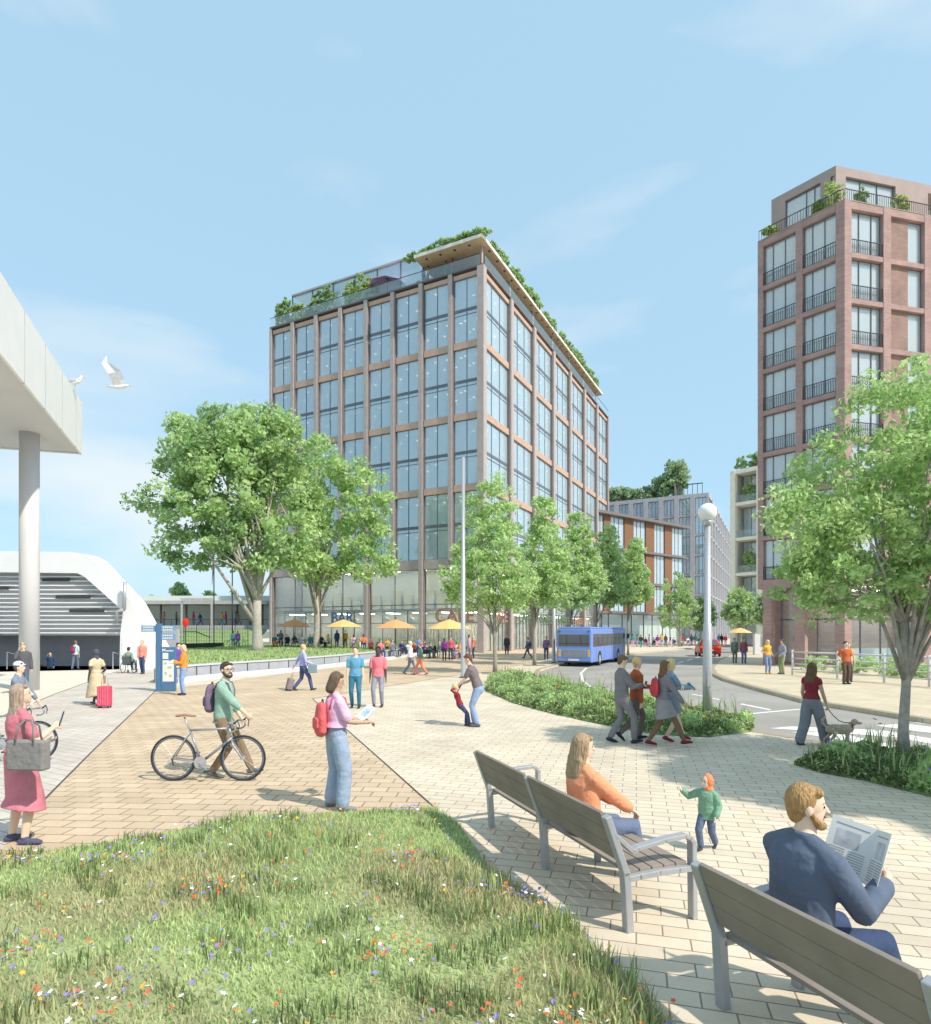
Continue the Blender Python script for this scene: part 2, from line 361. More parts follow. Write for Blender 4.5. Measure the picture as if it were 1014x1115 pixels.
# tan field, smooth station floor, grey strip
tan = [(-30,960),(39,882),(105,815),(170,752.3),(230,745),(330,731),(430,717),(520,708),(545,706),(605,704),(640,704),(600,716),(565,725),(545,729.5),(480,738),(370,756),(340,761),(374,792),(420,833),(471,879),(560,960)]
sheetp('paving', tan, .004, pav_tan)
TAN_W = [G(*p, .004) for p in tan]
grey = [(60,756),(171.5,715),(190,713),(196,741.5),(170,752),(105,815),(39,882),(-30,960),(-170,960),(-170,843),(-40,798)]
sheetp('paving', grey, .004, pav_grey)
smooth = mat('smooth_stone_floor', (.68,.64,.55), .7, .03, .8)
sheet('floor', clockwise([G(-300,890),G(-170,843),G(-40,798),G(60,756),G(171.5,715),(-15,46.9),(-19.98,46.9),(-19.98,35.98),(-60,35.98),(-60,20)]), .005, smooth)
# thin border joints between the paved fields
jm = mat('joint_dark', (.09,.075,.06), .9, .1, 5)
def line_w(name, pts, wd, z, m): 
    return strip(name, pts, wd, z, m)
line_w('paving_joint', [G(*p) for p in [(39,882),(105,815),(170,752.3),(230,745),(330,731)]], .03, .009, jm)
line_w('paving_joint', [G(*p) for p in [(545,729.5),(480,738),(370,756),(340,761),(374,792),(420,833),(471,879)]], .025, .009, jm)
line_w('paving_joint', [G(*p) for p in [(-170,843),(-40,798),(60,756),(171.5,715)]], .03, .009, jm)
# road markings
def mark(px, z=-.108): sheetp('road_marking', px, z, M['roadpaint'])
mark([(862,797),(905,796.5),(985,814),(1040,824),(1040,831),(990,822),(930,808)])
mark([(838,793),(862,791),(960,795),(1060,812),(1060,818),(975,803),(900,797)])
mark([(953,790),(985,788),(1060,797),(1060,803),(1005,797)])
mark([(995,787),(1014,785),(1060,790),(1060,794)])
mark([(772,781),(840,774.5),(915,768),(915,768.8),(840,775.6),(774,782)])
mark([(808,766),(840,772.5),(838,773.3),(806,767)])
mark([(754,755.5),(784,761.5),(783,762.2),(753,756)])
mark([(640,727.3),(634,733),(636,741),(645,748),(660,754),(676,758),(676,759.5),(659,755.6),(643,749),(633.5,741.5),(631.5,733),(638,727)])
for a, b_ in (((737,722),(744,720)),((748,718.8),(754,717)),((757,716),(762,714.6)),((765,713.8),(769,712.5))):
    mark([a, b_, (b_[0]+.9,b_[1]+.5), (a[0]+.9,a[1]+.6)])
# stairwell down to the station underpass
st = MB(face_frame((0,0),(1,0),(0,1)))
for i in range(9): st.box(-60,-20,36+i*.35,36+(i+1)*.35,-3.2,-.16*(i+1))
tag(st.build('steps', M['concrete']), kind='structure')
st = MB(); st.box(-60,-20,39.1,47,-3.2,-1.62); st.box(-19.99,-19.7,36,47,-3.2,-.15); st.box(-60,-20,46.9,47.3,-3,.0); tag(st.build('underpass_floor', M['greywall']), kind='structure')

# ================================================================== MAIN OFFICE BUILDING
C0 = at(525, 63.3); A1 = math.atan2(.889,.457)
ob = empty('office_building', (C0[0],C0[1],0), A1, 'tall glass office building with taupe piers, planted roof terrace and a bar below', 'building')
LR, LL = 50.9, 29.1; NR, NL = 7, 8
ZG = 9.75; ZT = 39.5; FH = (ZT-ZG)/8
fl = face_frame((0,0),(0,1),(-1,0)); fr_ = face_frame((0,0),(1,0),(0,-1))
ball_ = None
def pr(name, fn, boxes, m, parent=None, bevel=0):
    b = MB(fn); [b.box(*x) for x in boxes]; return b.build(name, m, parent or ob, bevel=bevel)
# corner and bay piers
pr('pier', None, [(-.34,.42,-.34,.42,0,ZT+.25)], M['pier'])
for i in range(1, NL+1):
    u = i*LL/NL
    z0 = 0 if i%2 == 0 else ZG
    pr('pier', fl, [(u-.27,u+.2 if i<NL else u,-.5,.34,z0,ZT+.2)], M['pier']); 
    pr('pier_trim', fl, [(u-.33,u-.273,-.3,.2,z0+.02,ZT)], M['pierd'])
for i in range(1, NR+1):
    u = i*LR/NR; pr('pier', fr_, [(u-.42,u+.3 if i<NR else u,-.5,.38,0,ZT+.2)], M['pier'])
    pr('pier_trim', fr_, [(u-.5,u-.423,-.3,.2,.02,ZT)], M['pierd'])
# bands
for k in range(0, 5):
    z = ZG+k*2*FH; h0, h1 = (-.85,.15) if k == 0 else ((-.35,.35) if k < 4 else (-.45,-.0))
    mm = M['pier'] if k == 0 else M['band']
    for i in range(NL if k == 0 else NL):
        u0 = i*LL/NL+(.43 if i == 0 else .245); u1 = (i+1)*LL/NL-.365
        pr('spandrel_band', fl, [(u0,u1,-.3,.1,z+h0,z+h1)], mm)
    for i in range(NR):
        u0 = i*LR/NR+(.43 if i == 0 else .305); u1 = (i+1)*LR/NR-.505
        pr('spandrel_band', fr_, [(u0,u1,-.3,.1,z+h0,z+h1)], mm)
# windows of two storeys each
def window(fn, u0, u1, z0, z1, vs, hs, glass, parent, fm, w0=-.12, t=.055):
    b = MB(fn); d = .05
    b.box(u0,u0+t,w0-d,w0+d,z0,z1); b.box(u1-t,u1,w0-d,w0+d,z0,z1); b.box(u0+t,u1-t,w0-d,w0+d,z0,z0+t); b.box(u0+t,u1-t,w0-d,w0+d,z1-t,z1)
    for v in vs: b.box(v-t*.5,v+t*.5,w0-d*.8,w0+d*1.3,z0+t,z1-t)
    for h, hh in hs: b.box(u0+t,u1-t,w0-d*.9,w0+d*.9,h-hh,h+hh)
    f = b.build('window', fm, parent)
    p = MB(fn); p.box(u0+t*.5,u1-t*.5,w0-.012,w0+.012,z0+t*.5,z1-t*.5); p.build('pane', glass, f); return f
for k in range(4):
    za = ZG+k*2*FH+(.15 if k == 0 else .35); zb = ZG+(k+1)*2*FH-(.35 if k < 3 else .45)
    zm = ZG+(2*k+1)*FH
    for i in range(NL):
        u0 = i*LL/NL+(.43 if i == 0 else .245); u1 = (i+1)*LL/NL-.365; um = u0+(u1-u0)*.48
        window(fl, u0, u1, za, zb, [um], [(zm,.16),(zm-.5,.03)], M['glass'], ob, M['mull'])
    for i in range(NR):
        u0 = i*LR/NR+(.43 if i == 0 else .305); u1 = (i+1)*LR/NR-.505; W = u1-u0
        window(fr_, u0, u1, za, zb, [u0+W*.33,u0+W*.66], [(zm,.16),(zm-.5,.03)], M['glass'], ob, M['mull'])
# ground floor, two levels of shopfront
for i in range(NL//2):
    u0 = i*2*LL/NL+(.43 if i == 0 else .245); u1 = (i+1)*2*LL/NL-.365; W = u1-u0
    window(fl, u0, u1, 4.6, ZG-.85, [u0+W*.5], [(5.1,.05)], M['glassc'], ob, M['mull'], -.25)
    window(fl, u0, u1, .12, 4.5, [u0+W*.25,u0+W*.5,u0+W*.75], [(3.1,.04)], M['glassc'], ob, M['mull'], -.25)
for i in range(NR):
    u0 = i*LR/NR+(.43 if i == 0 else .305); u1 = (i+1)*LR/NR-.505; W = u1-u0
    window(fr_, u0, u1, 4.6, ZG-.85, [u0+W*.33,u0+W*.66], [], M['glassc'], ob, M['mull'], -.25)
    window(fr_, u0, u1, .12, 4.5, [u0+W*q/6 for q in range(1,6)], [(3.1,.04)], M['glassc'], ob, M['mull'], -.25)
# interior: slabs, core, partitions
it = MB()
for k in range(0, 9):
    z = ZG+k*FH; it.box(.55,LR-.3,.55,LL-.3,z-.5,z-.02 if k < 8 else z-.02)
it.box(.5,LR-.3,.5,LL-.3,4.3,4.62)
it.build('floor_slab', M['int'], ob)
it = MB(); it.box(5.2,LR-.4,5.0,LL-.4,.05,ZT-.6); it.build('core', M['int'], ob)
random.seed(3)
it = MB()
for k in range(8):
    z = ZG+k*FH
    for i in range(NL):
        if random.random() < .45: u = (i+random.choice([.02,.5]))*LL/NL+.3; it.box(1.2+random.random(),5.15,u-.06,u+.06,z,z+FH-.55)
    for i in range(NR):
        for q in (.1,.5):
            if random.random() < .5: u = (i+q)*LR/NR; it.box(u-.06,u+.06,1.2+random.random(),4.95,z,z+FH-.55)
it.build('partition', M['intc'], ob)
# desks, shelves and pictures on the core walls
it = MB()
for k in range(8):
    z = ZG+k*FH
    for i in range(NL):
        u = i*LL/NL+.6
        if random.random() < .7: it.box(1.0,1.7,u,u+1.8,z+.0,z+.78)
        if random.random() < .6: it.box(5.1,5.17,u+.3,u+1.5,z+1.6,z+2.7)
    for i in range(NR):
        u = i*LR/NR+.9
        if random.random() < .8: it.box(u,u+2.6,1.0,1.8,z,z+.78)
        if random.random() < .7: it.box(u+1,u+3,4.9,4.97,z+1.6,z+2.8)
it.build('furniture', M['creamst'], ob)
it = MB()
for k in range(8):
    z = ZG+(k+1)*FH-.52
    for i in range(NL):
        for q in (.3,.7):
            for d in (1.2,3.2): u=(i+q)*LL/NL; it.box(d-.1,d+.1,u-.1,u+.1,z-.04,z)
    for i in range(NR):
        for q in (.2,.5,.8):
            for d in (1.2,3.2): u=(i+q)*LR/NR; it.box(u-.1,u+.1,d-.1,d+.1,z-.04,z)
tag(it.build('ceiling_light', M['lamp'], ob), kind='stuff')
for zl_ in (4.29, ZG-.51):  # glowing strips added under both ceilings to brighten the dark ground floor
    for i in range(8):
        u = (i+.5)*LL/NL; it = MB(); it.box(1.4,3.9,u-.15,u+.15,zl_-.06,zl_); it.build('fill_strip', M['fillglow'], ob)
    for i in range(10):
        u = (i+.7)*LR/10; it = MB(); it.box(u-.15,u+.15,1.4,3.9,zl_-.06,zl_); it.build('fill_strip', M['fillglow'], ob)
# back walls, roof
it = MB(); it.box(LR-.28,LR-.0,.0,LL-.3,0,ZT); it.build('wall', M['greyst'], ob); it = MB(); it.box(.2,LR-.3,LL-.28,LL,0,ZT); it.build('wall', M['greyst'], ob)
it = MB(); it.box(-.3,LR,-.3,LL,ZT+.26,ZT+.42); it.build('roof', M['pierd'], ob)
# glazed roof pavilion
px0, px1, py0, py1 = 1.5, 9.5, 7.7, 27.0; zr = ZT+.42; HPV = 4.1
pv = MB(); pv.box(px0-.2,px1,py0-.2,py1,zr+HPV,zr+HPV+.2); pav = pv.build('roof_pavilion', M['greyst'], ob)
n = 6; pv = MB(); pv.box(px0,px0+.03,py0,py1,zr,zr+HPV); pv.box(px0,px1,py0,py0+.03,zr,zr+HPV); pv.build('pane', M['glass'], pav)
pv = MB()
for i in range(n+1): y = py0+(py1-py0)*i/n; pv.box(px0-.08,px0-.005,y-.05,y+.05,zr,zr+HPV)
for i in range(4): x = px0+(px1-px0)*(i+.6)/4; pv.box(x-.05,x+.05,py0-.08,py0-.005,zr,zr+HPV)
pv.build('glazing_bar', M['mull'], pav)
pv = MB(); pv.box(8.9,9.3,8.3,26.6,zr+.01,zr+HPV-.01); pv.build('partition', M['int'], pav)
# glass balustrade along terrace
pv = MB(); pv.box(-.28,-.24,.1,LL-.1,zr,zr+1.05); pv.box(.1,LR-.1,-.28,-.24,zr,zr+1.05); pv.build('balustrade', M['glassc'], ob)
pv = MB(); pv.box(-.29,-.22,.1,LL-.1,zr+1.055,zr+1.1); pv.box(.1,LR-.1,-.29,-.22,zr+1.055,zr+1.1); pv.build('handrail', M['dark'], ob)
# timber canopy over the terrace corner and along the street side
cn = MB(); zc = zr+1.95
cn.prism([(-1.3,-.6),(LR-5.5,-.6),(LR-5.5,5),(6,5),(6,7.4),(-1.3,7.4)], zc, zc+.3)
can = cn.build('canopy', M['timber'], ob)
cn = MB(); cn.box(-1.36,-1.303,-.6,7.4,zc+.03,zc+.36); cn.box(-1.3,LR-5.5,-.66,-.603,zc+.03,zc+.36); cn.build('canopy_edge', M['creamst'], can)
for i in range(22): cn = MB(); cn.box(1+i*2,1.25+i*2,-.42,-.2,zc-.03,zc-.002); cn.build('downlight', M['dark'], can)
for i in range(4): cn = MB(); cn.box(-.8,-.55,1+i*1.7,1.25+i*1.7,zc-.03,zc-.002); cn.build('downlight', M['dark'], can)
for i in range(7):
    x = .1+i*7.27; b = MB(); b.tube([(x,.05,zr),(x,.05,zc)], .13, 10); b.build('canopy_column', M['pier'], ob)
b = MB(); b.box(6,LR-8,4.4,4.9,zr,zc); b.build('terrace_wall', M['pierd'], ob)
# fascia lettering
def text(s, fn_o, parent, size, m, name='sign_lettering', ext=.04):
    cu = bpy.data.curves.new('t', 'FONT'); cu.body = s; cu.size = size; cu.extrude = ext; cu.align_x = 'CENTER'; cu.offset = size*.015
    t = bpy.data.objects.new('t', cu); COL.objects.link(t); dg = bpy.context.evaluated_depsgraph_get()
    me = bpy.data.meshes.new_from_object(t.evaluated_get(dg)); bpy.data.objects.remove(t); me.materials.clear()
    o = link(name, me, parent, m); loc, rz = fn_o; o.location = loc; o.rotation_euler = (R(90), 0, rz); return o
blue_s = mat('sign_blue', s2l(80,110,150), .5); brown_s = mat('sign_brown', s2l(165,125,105), .5); grn_s = mat('sign_grey_green', s2l(95,120,95), .5)
# left face letters read along -y ; right face along +x
text('BAR', ((-.3,17.8,3.2),R(-90)), ob, 1.75, blue_s)
text('CAFE', ((-.3,3.1,3.2),R(-90)), ob, 2.0, brown_s)
for i, (s_, m_) in enumerate((('CAFE',brown_s),('CAFE',grn_s),('COFFEE',grn_s),('BAKERY',grn_s),('FOOD',brown_s))):
    text(s_, ((i*7.27+3.9,-.3,3.25),0), ob, 1.7 if i < 2 else 1.4, m_)
# bar interior: globe lamps, counter, slatted panel
for y in (24.9,17.2,12.8,9.4):
    b = MB(); b.ell((1.3,y,3.4),(.42,.42,.42),16,10); b.tube([(1.3,y,3.8),(1.3,y,4.3)],.02,6); b.build('globe_lamp', M['white'], ob, True)
b = MB(); b.box(2.6,3.2,.8,14,0.05,1.25); b.box(4.85,4.98,15,28,.1,1.5); b.build('counter', mat('counter_cream', (.7,.7,.5), .6), ob)
b = MB()
for i in range(34): b.box(4.7,4.85,1+i*.38,1.18+i*.38,.06,2.9)
b.build('slatted_panel', M['creamst'], ob)
b = MB()
for i in range(18): b.box(4.7,4.85,1+i*1.5,2.1+i*1.5,4.7,6.0+.5*(i%3))
b.build('shelf', M['intc'], ob)

# ================================================================== BRICK TOWER
TC = at(920, 37.0); e1 = Vector((.973,.23)).normalized(); e2 = Vector((-.627,.779)).normalized()
A2 = math.atan2(e1.y, e1.x)
tw = empty('brick_tower', (TC[0],TC[1],0), A2, 'red-brown brick apartment tower with black railings and a rooftop penthouse at the right', 'building')
def rot(v, a): return (v[0]*math.cos(a)-v[1]*math.sin(a), v[0]*math.sin(a)+v[1]*math.cos(a))
d1 = (1,0); n1 = (0,-1); d2 = rot(e2, -A2); n2 = (-d2[1], d2[0])
if n2[0]*1+n2[1]*0 > 0 : n2 = (-n2[0], -n2[1])
PXM = F/37.0
TZ0 = (HY-625.8)/PXM+CAMH; TZT = (HY-217)/PXM+CAMH; NF = 8; SH = (TZT-.45-TZ0)/NF
t1 = face_frame((0,0), d1, n1); t2 = face_frame((0,0), d2, n2)
W2 = 5.25; BW2 = W2/2; BW1 = 3.15; N1 = 4; W1 = BW1*N1
def tp(name, fn, boxes, m, parent=tw): 
    b = MB(fn); [b.box(*x) for x in boxes]; return b.build(name, m, parent)
cpt = [(0,0),(.5,0),(.5,.45),(d2[0]*.55+.2,d2[1]*.55),(d2[0]*.55,d2[1]*.55)]
b = MB(); b.prism([(0,0),(.5,0),(.5,.5),(d2[0]*.5-n2[0]*.5,d2[1]*.5-n2[1]*.5),(d2[0]*.5,d2[1]*.5)], 0, TZT); b.build('corner_pier', M['brick'], tw)
win_u1 = []; 
for i in range(N1):
    u0 = i*BW1+(.52 if i == 0 else .28); u1 = (i+1)*BW1-.28; win_u1.append((u0,u1))
    tp('pier', t1, [(u1,u1+.56 if i < N1-1 else u1+.28,-.5,0,TZ0-.6,TZT-.002)], M['brick'])
win_u2 = []
for i in range(2):
    u0 = i*BW2+(.52 if i == 0 else .2); u1 = (i+1)*BW2-(.2 if i == 0 else .34); win_u2.append((u0,u1))
    tp('pier', t2, [(u1,u1+.4 if i == 0 else W2,-.5,0,TZ0-.6,TZT-.002)], M['brick'])
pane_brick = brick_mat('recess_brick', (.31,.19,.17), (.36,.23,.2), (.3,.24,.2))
for k in range(NF+1):
    z = TZ0+k*SH; 
    h0, h1 = (-.6,.0) if k == 0 else ((-.16,.14) if k < NF else (-.0,.44))
    for (u0,u1) in win_u1: tp('spandrel', t1, [(u0+.001,u1-.001,-.46,-.02,z+h0,z+h1)], M['brick'])
    for (u0,u1) in win_u2: tp('spandrel', t2, [(u0+.001,u1-.001,-.46,-.02,z+h0,z+h1)], M['brick'])
def railing(fn, u0, u1, z0, z1, parent, w=-.08, step=.13, name='railing'):
    b = MB(fn); b.box(u0,u1,w-.02,w+.02,z1-.04,z1); b.box(u0,u1,w-.015,w+.015,z0,z0+.03)
    k = max(2,int((u1-u0)/step))
    for i in range(k+1):
        u = u0+(u1-u0)*i/k; b.box(u-.011,u+.011,w-.011,w+.011,z0+.03,z1-.04)
    return b.build(name, M['dark'], parent)
for k in range(NF):
    za = TZ0+k*SH+(.0 if k == 0 else .14)+.002; zb = TZ0+(k+1)*SH-(.16 if k < NF-1 else 0)-.002
    for i, (u0,u1) in enumerate(win_u1):
        if i%2 == 0:
            f = window(t1, u0+.01, u1-.01, za, zb, [u0+(u1-u0)*.33,u0+(u1-u0)*.72], [], M['glasst'], tw, M['mull'], -.3, .04)
            railing(t1, u0+.02, u1-.02, za+.02, za+.85, f)
        else:
            um = u0+(u1-u0)*.58
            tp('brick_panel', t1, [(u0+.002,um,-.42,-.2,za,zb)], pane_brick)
            window(t1, um+.002, u1-.01, za, zb, [], [], M['glasst'], tw, M['mull'], -.3, .04)
    for i, (u0,u1) in enumerate(win_u2):
        f = window(t2, u0+.01, u1-.01, za, zb, [u0+(u1-u0)*.36,u0+(u1-u0)*.73], [], M['glasst'], tw, M['mull'], -.3, .04)
        railing(t2, u0+.02, u1-.02, za+.02, za+.85, f)
def tin(a, b_): # point inset from both faces
    return (d1[0]*0+a*1+0, 0)
def corner(i1, i2, dep=None):
    # intersection of the two faces moved inward by i1 (right face) and i2 (left face)
    # p = (x, i1) with distance to left face i2
    n = Vector(n2)*-1
    return ((i2-i1*n.y)/n.x, i1)
def ring(i1, L1_, i2, L2_):
    c = Vector(corner(i1,i2)); a = Vector((L1_, i1)); p = Vector(d2)*L2_+Vector(n2)*-i2
    return [tuple(c), tuple(a), (L1_, p.y), tuple(p)]
def prism(name, pts, z0, z1, m, parent): b = MB(); b.prism(pts, z0, z1); return b.build(name, m, parent)
for k in range(NF+1):
    z = TZ0+k*SH; prism('floor_slab', ring(.55, W1-.02, .55, W2-.1), z-.22 if k else z-.5, z-.02, M['int'], tw)
prism('core', ring(2.6, W1-.1, 2.4, W2-.3), TZ0-.3, TZT-.4, M['int'], tw)
prism('roof', ring(-.0, W1, -.0, W2), TZT+.004, TZT+.06, M['kerb'], tw)
far = ring(0, W1, 0, W2)
b = MB(); b.box(W1-.0,W1+.25,.0,far[3][1],0,TZT); b.build('wall', M['brick'], tw)
b = MB(); b.box(far[3][0]+.52,W1,far[3][1]-.25,far[3][1],0,TZT-.01); b.build('wall', M['brick'], tw)
# ceiling spots
b = MB(t1)
for k in range(NF):
    for (u0,u1) in win_u1: b.box((u0+u1)/2-.08,(u0+u1)/2+.08,-1.6,-1.45,TZ0+(k+1)*SH-.26,TZ0+(k+1)*SH-.225)
tag(b.build('ceiling_light', M['lamp'], tw), kind='stuff')
# terrace railing and penthouse
railing(t1, .1, W1-.1, TZT+.06, TZT+.75, tw, -.08, .16, 'terrace_railing'); railing(t2, .1, W2-.05, TZT+.06, TZT+.75, tw, -.08, .16, 'terrace_railing')
stucco = mat('mauve_render', (.42,.33,.31), .8, .06, 2, .2)
PHZ = TZT+.06; PH = 3.1
r_ = ring(1.35, W1-.2, 1.2, W2-.35)
pc = Vector(r_[0]); 
q1 = face_frame(tuple(pc), (1,0), (0,-1)); q2 = face_frame(tuple(pc), d2, n2); Lq = W2-.35-(pc.dot(Vector(d2)))
b = MB(); b.prism([(p[0],p[1]) for p in r_], PHZ+PH-.55, PHZ+PH); ph = b.build('penthouse', stucco, tw)
tp('wall', q1, [(0,.75,-.3,0,PHZ,PHZ+PH-.55)], stucco, ph); tp('wall', q1, [(4.6,7.2,-.3,0,PHZ,PHZ+PH-.55)], stucco, ph); tp('sill', q1, [(.751,4.599,-.3,-.002,PHZ,PHZ+.12)], stucco, ph)
tp('wall', q2, [(.32,.9,-.3,0,PHZ,PHZ+PH-.55)], stucco, ph); tp('wall', q2, [(Lq-.9,Lq,-.3,0,PHZ,PHZ+PH-.55)], stucco, ph)
window(q1, .76, 4.59, PHZ+.13, PHZ+PH-.56, [2.0,3.3], [], M['glasst'], ph, M['mull'], -.2, .04)
window(q2, .91, Lq-.91, PHZ+.02, PHZ+PH-.56, [1.3,1.8], [], M['glasst'], ph, M['mull'], -.2, .04)
prism('room', ring(2.6, W1-.3, 2.3, W2-.5), PHZ, PHZ+PH-.57, M['int'], ph)
# ground floor colonnade: square brick columns, glazing set back
for nm, fn, u in (('column', t2, W2-.62), ('column', t2, 2.6)):
    tp(nm, fn, [(u-.28,u+.28,-.55,0.0-.01,0,TZ0-.6)], M['brick'])
tp('column', t1, [(BW1*2-.35,BW1*2+.35,-.5,-.01,0,TZ0-.6)], M['brick']); tp('column', t1, [(BW1*4-.6,BW1*4-.01,-.5,-.01,0,TZ0-.6)], M['brick'])
b = MB(t1); 
gi = 1.3
c_ = Vector(corner(gi, gi)); g1 = face_frame(tuple(c_), (1,0), (0,-1)); g2 = face_frame(tuple(c_), d2, n2)
window(g1, .1, W1-1.6, .12, TZ0-.62, [.1+i*1.55 for i in range(1,8)], [(3.0,.05)], M['glassc'], tw, M['mull'], 0, .05)
window(g2, .1, W2-1.3, .12, TZ0-.62, [.1+i*1.1 for i in range(1,4)], [(3.0,.05)], M['glassc'], tw, M['mull'], 0, .05)
it = MB(t1); it.box(2.0,8.5,-3.1,-2.8,TZ0-.72,TZ0-.66); it.build('fill_strip', M['fillglow'], tw)  # added glowing strip that lifts the dark lobby
prism('lobby_wall', ring(5.2, W1-.3, 3.4, W2-.4), .01, TZ0-.6, M['intb'], tw)
b = MB(t1); b.box(2.5,9,-3.2,-2.6,.0,1.1); b.build('lobby_counter', M['intb'], tw)

# ================================================================== OTHER BUILDINGS
def simple_building(name, corner_p, ang, LX, LY, z1, nx, ny, rows, label, wallm, pm, pw, ground, fin=None, cat='building', wm=None, band=.35, storey_names=True):
    """corner at local origin; right face along +x (outward -y), left face along +y (outward -x)"""
    root = empty(name, (corner_p[0],corner_p[1],0), ang, label, cat)
    fx = face_frame((0,0),(1,0),(0,-1)); fy = face_frame((0,0),(0,1),(-1,0))
    H = (z1-ground)/rows
    b = MB(); b.box(1.2,LX-.02,1.2,LY-.02,.02,z1-.3); b.build('core', M['intb'], root)
    b = MB(); b.box(-.02,LX,-.02,LY,z1,z1+.5); b.build('roof', wallm, root)
    b = MB(); b.box(LX,LX+.3,0,LY,0,z1-.01); b.build('wall', wallm, root); b = MB(); b.box(.3,LX,LY,LY+.3,0,z1-.01); b.build('wall', wallm, root)
    for fn, L_, n in ((fx,LX,nx),(fy,LY,ny)):
        for i in range(n+1):
            if i == 0 and fn is fx: continue
            u = i*L_/n; a0 = u-pw/2 if i else 0; a1 = u+pw/2 if i < n else u
            b = MB(fn); b.box(a0,a1,-.4,.25,0,z1-.003); b.build('pier', pm, root)
        for k in range(rows+1):
            z = ground+k*H-(0 if k < rows else band)
            b = MB(fn); b.box(.3,L_-.1,-.35,.1,z,z+band); b.build('band', wallm, root)
        for i in range(n):
            for k in range(rows):
                u0 = i*L_/n+pw/2+.02; u1 = (i+1)*L_/n-pw/2-.02; za = ground+k*H+band; zb = ground+(k+1)*H-(0 if k < rows-1 else band)
                vs = [u0+(u1-u0)*.33,u0+(u1-u0)*.66]
                if (u1-u0) < 2: vs = [(u0+u1)/2]
                window(fn, u0, u1, za+.002, zb-.002, vs, [], M['glass'], root, wm or M['mull'], -.2, .09)
            u0 = i*L_/n+pw/2+.02; u1 = (i+1)*L_/n-pw/2-.02
            window(fn, u0, u1, .1, ground-.002, [(u0+u1)/2], [], M['glassc'], root, wm or M['mull'], -.3, .09)
    return root
GBC = at(772,130)
simple_building('grey_building', GBC, A1, 60, 26, 31.0, 10, 8, 6, 'grey stone-framed office block with trees on its flat roof beyond the street', M['greyst'], M['greyst'], 1.0, 5.5)
# brown fin building: only its street front turns the other way
P2 = Vector(at(648,103)); dB = Vector((.785,.62)); AB = math.atan2(.62,.785)
bb = empty('terracotta_building', (P2.x,P2.y,0), AB, 'low building with terracotta panels between tall windows and thin dark eaves', 'building')
fb = face_frame((0,0),(1,0),(0,-1)); LB = 26; ZB = 22.0
b = MB(); b.box(.3,LB-.1,1.2,14,.02,ZB-.1); b.build('core', M['int'], bb)
b = MB(); b.box(-.3,LB+1.0,-1.0,14.5,ZB,ZB+.45); b.build('roof', M['pierd'], bb)
for z in (5.2,10.5,16.2): 
    b = MB(fb); b.box(-.2,LB+.9 if z > 12 else LB+.1,-.3,.55,z,z+.4); b.build('ledge', M['pierd'], bb)
us = [0.0,2.6,7.4,10.0,14.0,16.6,20.4,22.4,26.0]; seq = []
fin = [(2.2,4.0),(7.8,10.4),(14.0,16.6),(19.9,22.3)]
win = [(.1,2.18),(4.02,7.78),(10.42,13.98),(16.62,19.88),(22.32,25.9)]
for k, (z0,z1_) in enumerate(((5.6,10.5),(10.9,16.2),(16.6,22.0))):
    for a, c in fin:
        b = MB(fb); b.box(a,c,-.25,.1,z0,z1_-.002); b.build('terracotta_panel', M['tile_brown'], bb)
    for a, c in win:
        window(fb, a, c, z0+.002, z1_-.002, [a+(c-a)*.3,a+(c-a)*.62], [], M['glass'], bb, M['mull'], -.1, .1)
for a, c in win+fin: window(fb, a+.02, c-.02, .1, 5.19, [], [], M['glassc'], bb, M['mull'], -.4, .08)
b = MB(); b.box(LB-.08,LB,.3,14,0,ZB-.01); b.build('wall', M['greyst'], bb)
# cream building behind the tower
P4 = at(796,92); D4 = Vector((.656,-.755)); A4 = math.atan2(D4.y,D4.x)
cb = empty('cream_building', (P4[0],P4[1],0), A4, 'cream-framed block with open planted balconies behind the brick tower', 'building')
f4 = face_frame((0,0),(1,0),(0,-1)); Z4 = 26.0
b = MB(); b.box(0,.3,.52,12,0,Z4-.01); b.build('wall', M['creamst'], cb); b = MB(); b.box(.31,14,3.3,11.9,.02,Z4-.02); b.build('core', M['int'], cb); b = MB(); b.box(.0,14,.32,11.9,Z4-.005,Z4+.25); b.build('roof', M['creamst'], cb)
for u in (0.0,3.9,7.8,11.7):
    b = MB(f4); b.box(u+.02 if u == 0 else u,u+.75,-.5,.3,0,Z4-.005); b.build('pier', M['creamst'], cb)
    if u < 11:
        for k in range(5):
            z = 5.2+k*5.2 if k < 4 else Z4-.46; b = MB(f4); b.box(u+.76,u+3.88,-3.0,.15,z,z+.45); b.build('balcony_slab', M['creamst'], cb)
            if k < 4:
                window(f4, u+.8, u+3.85, z+.47, z+5.18 if k < 3 else Z4-.48, [u+2], [], M['glass'], cb, M['mull'], -2.4, .08)
                b = MB(f4); b.box(u+.78,u+3.86,-.02,.02,z+.46,z+1.5); b.build('glass_balustrade', M['glassc'], cb)
        window(f4, u+.8, u+3.85, .1, 5.15, [u+2], [], M['glassc'], cb, M['mull'], -.6, .08)
b = MB(f4); b.box(2.5,8,-6,-2,Z4+.01,Z4+2.6); b.build('roof_pavilion', M['intb'], cb)
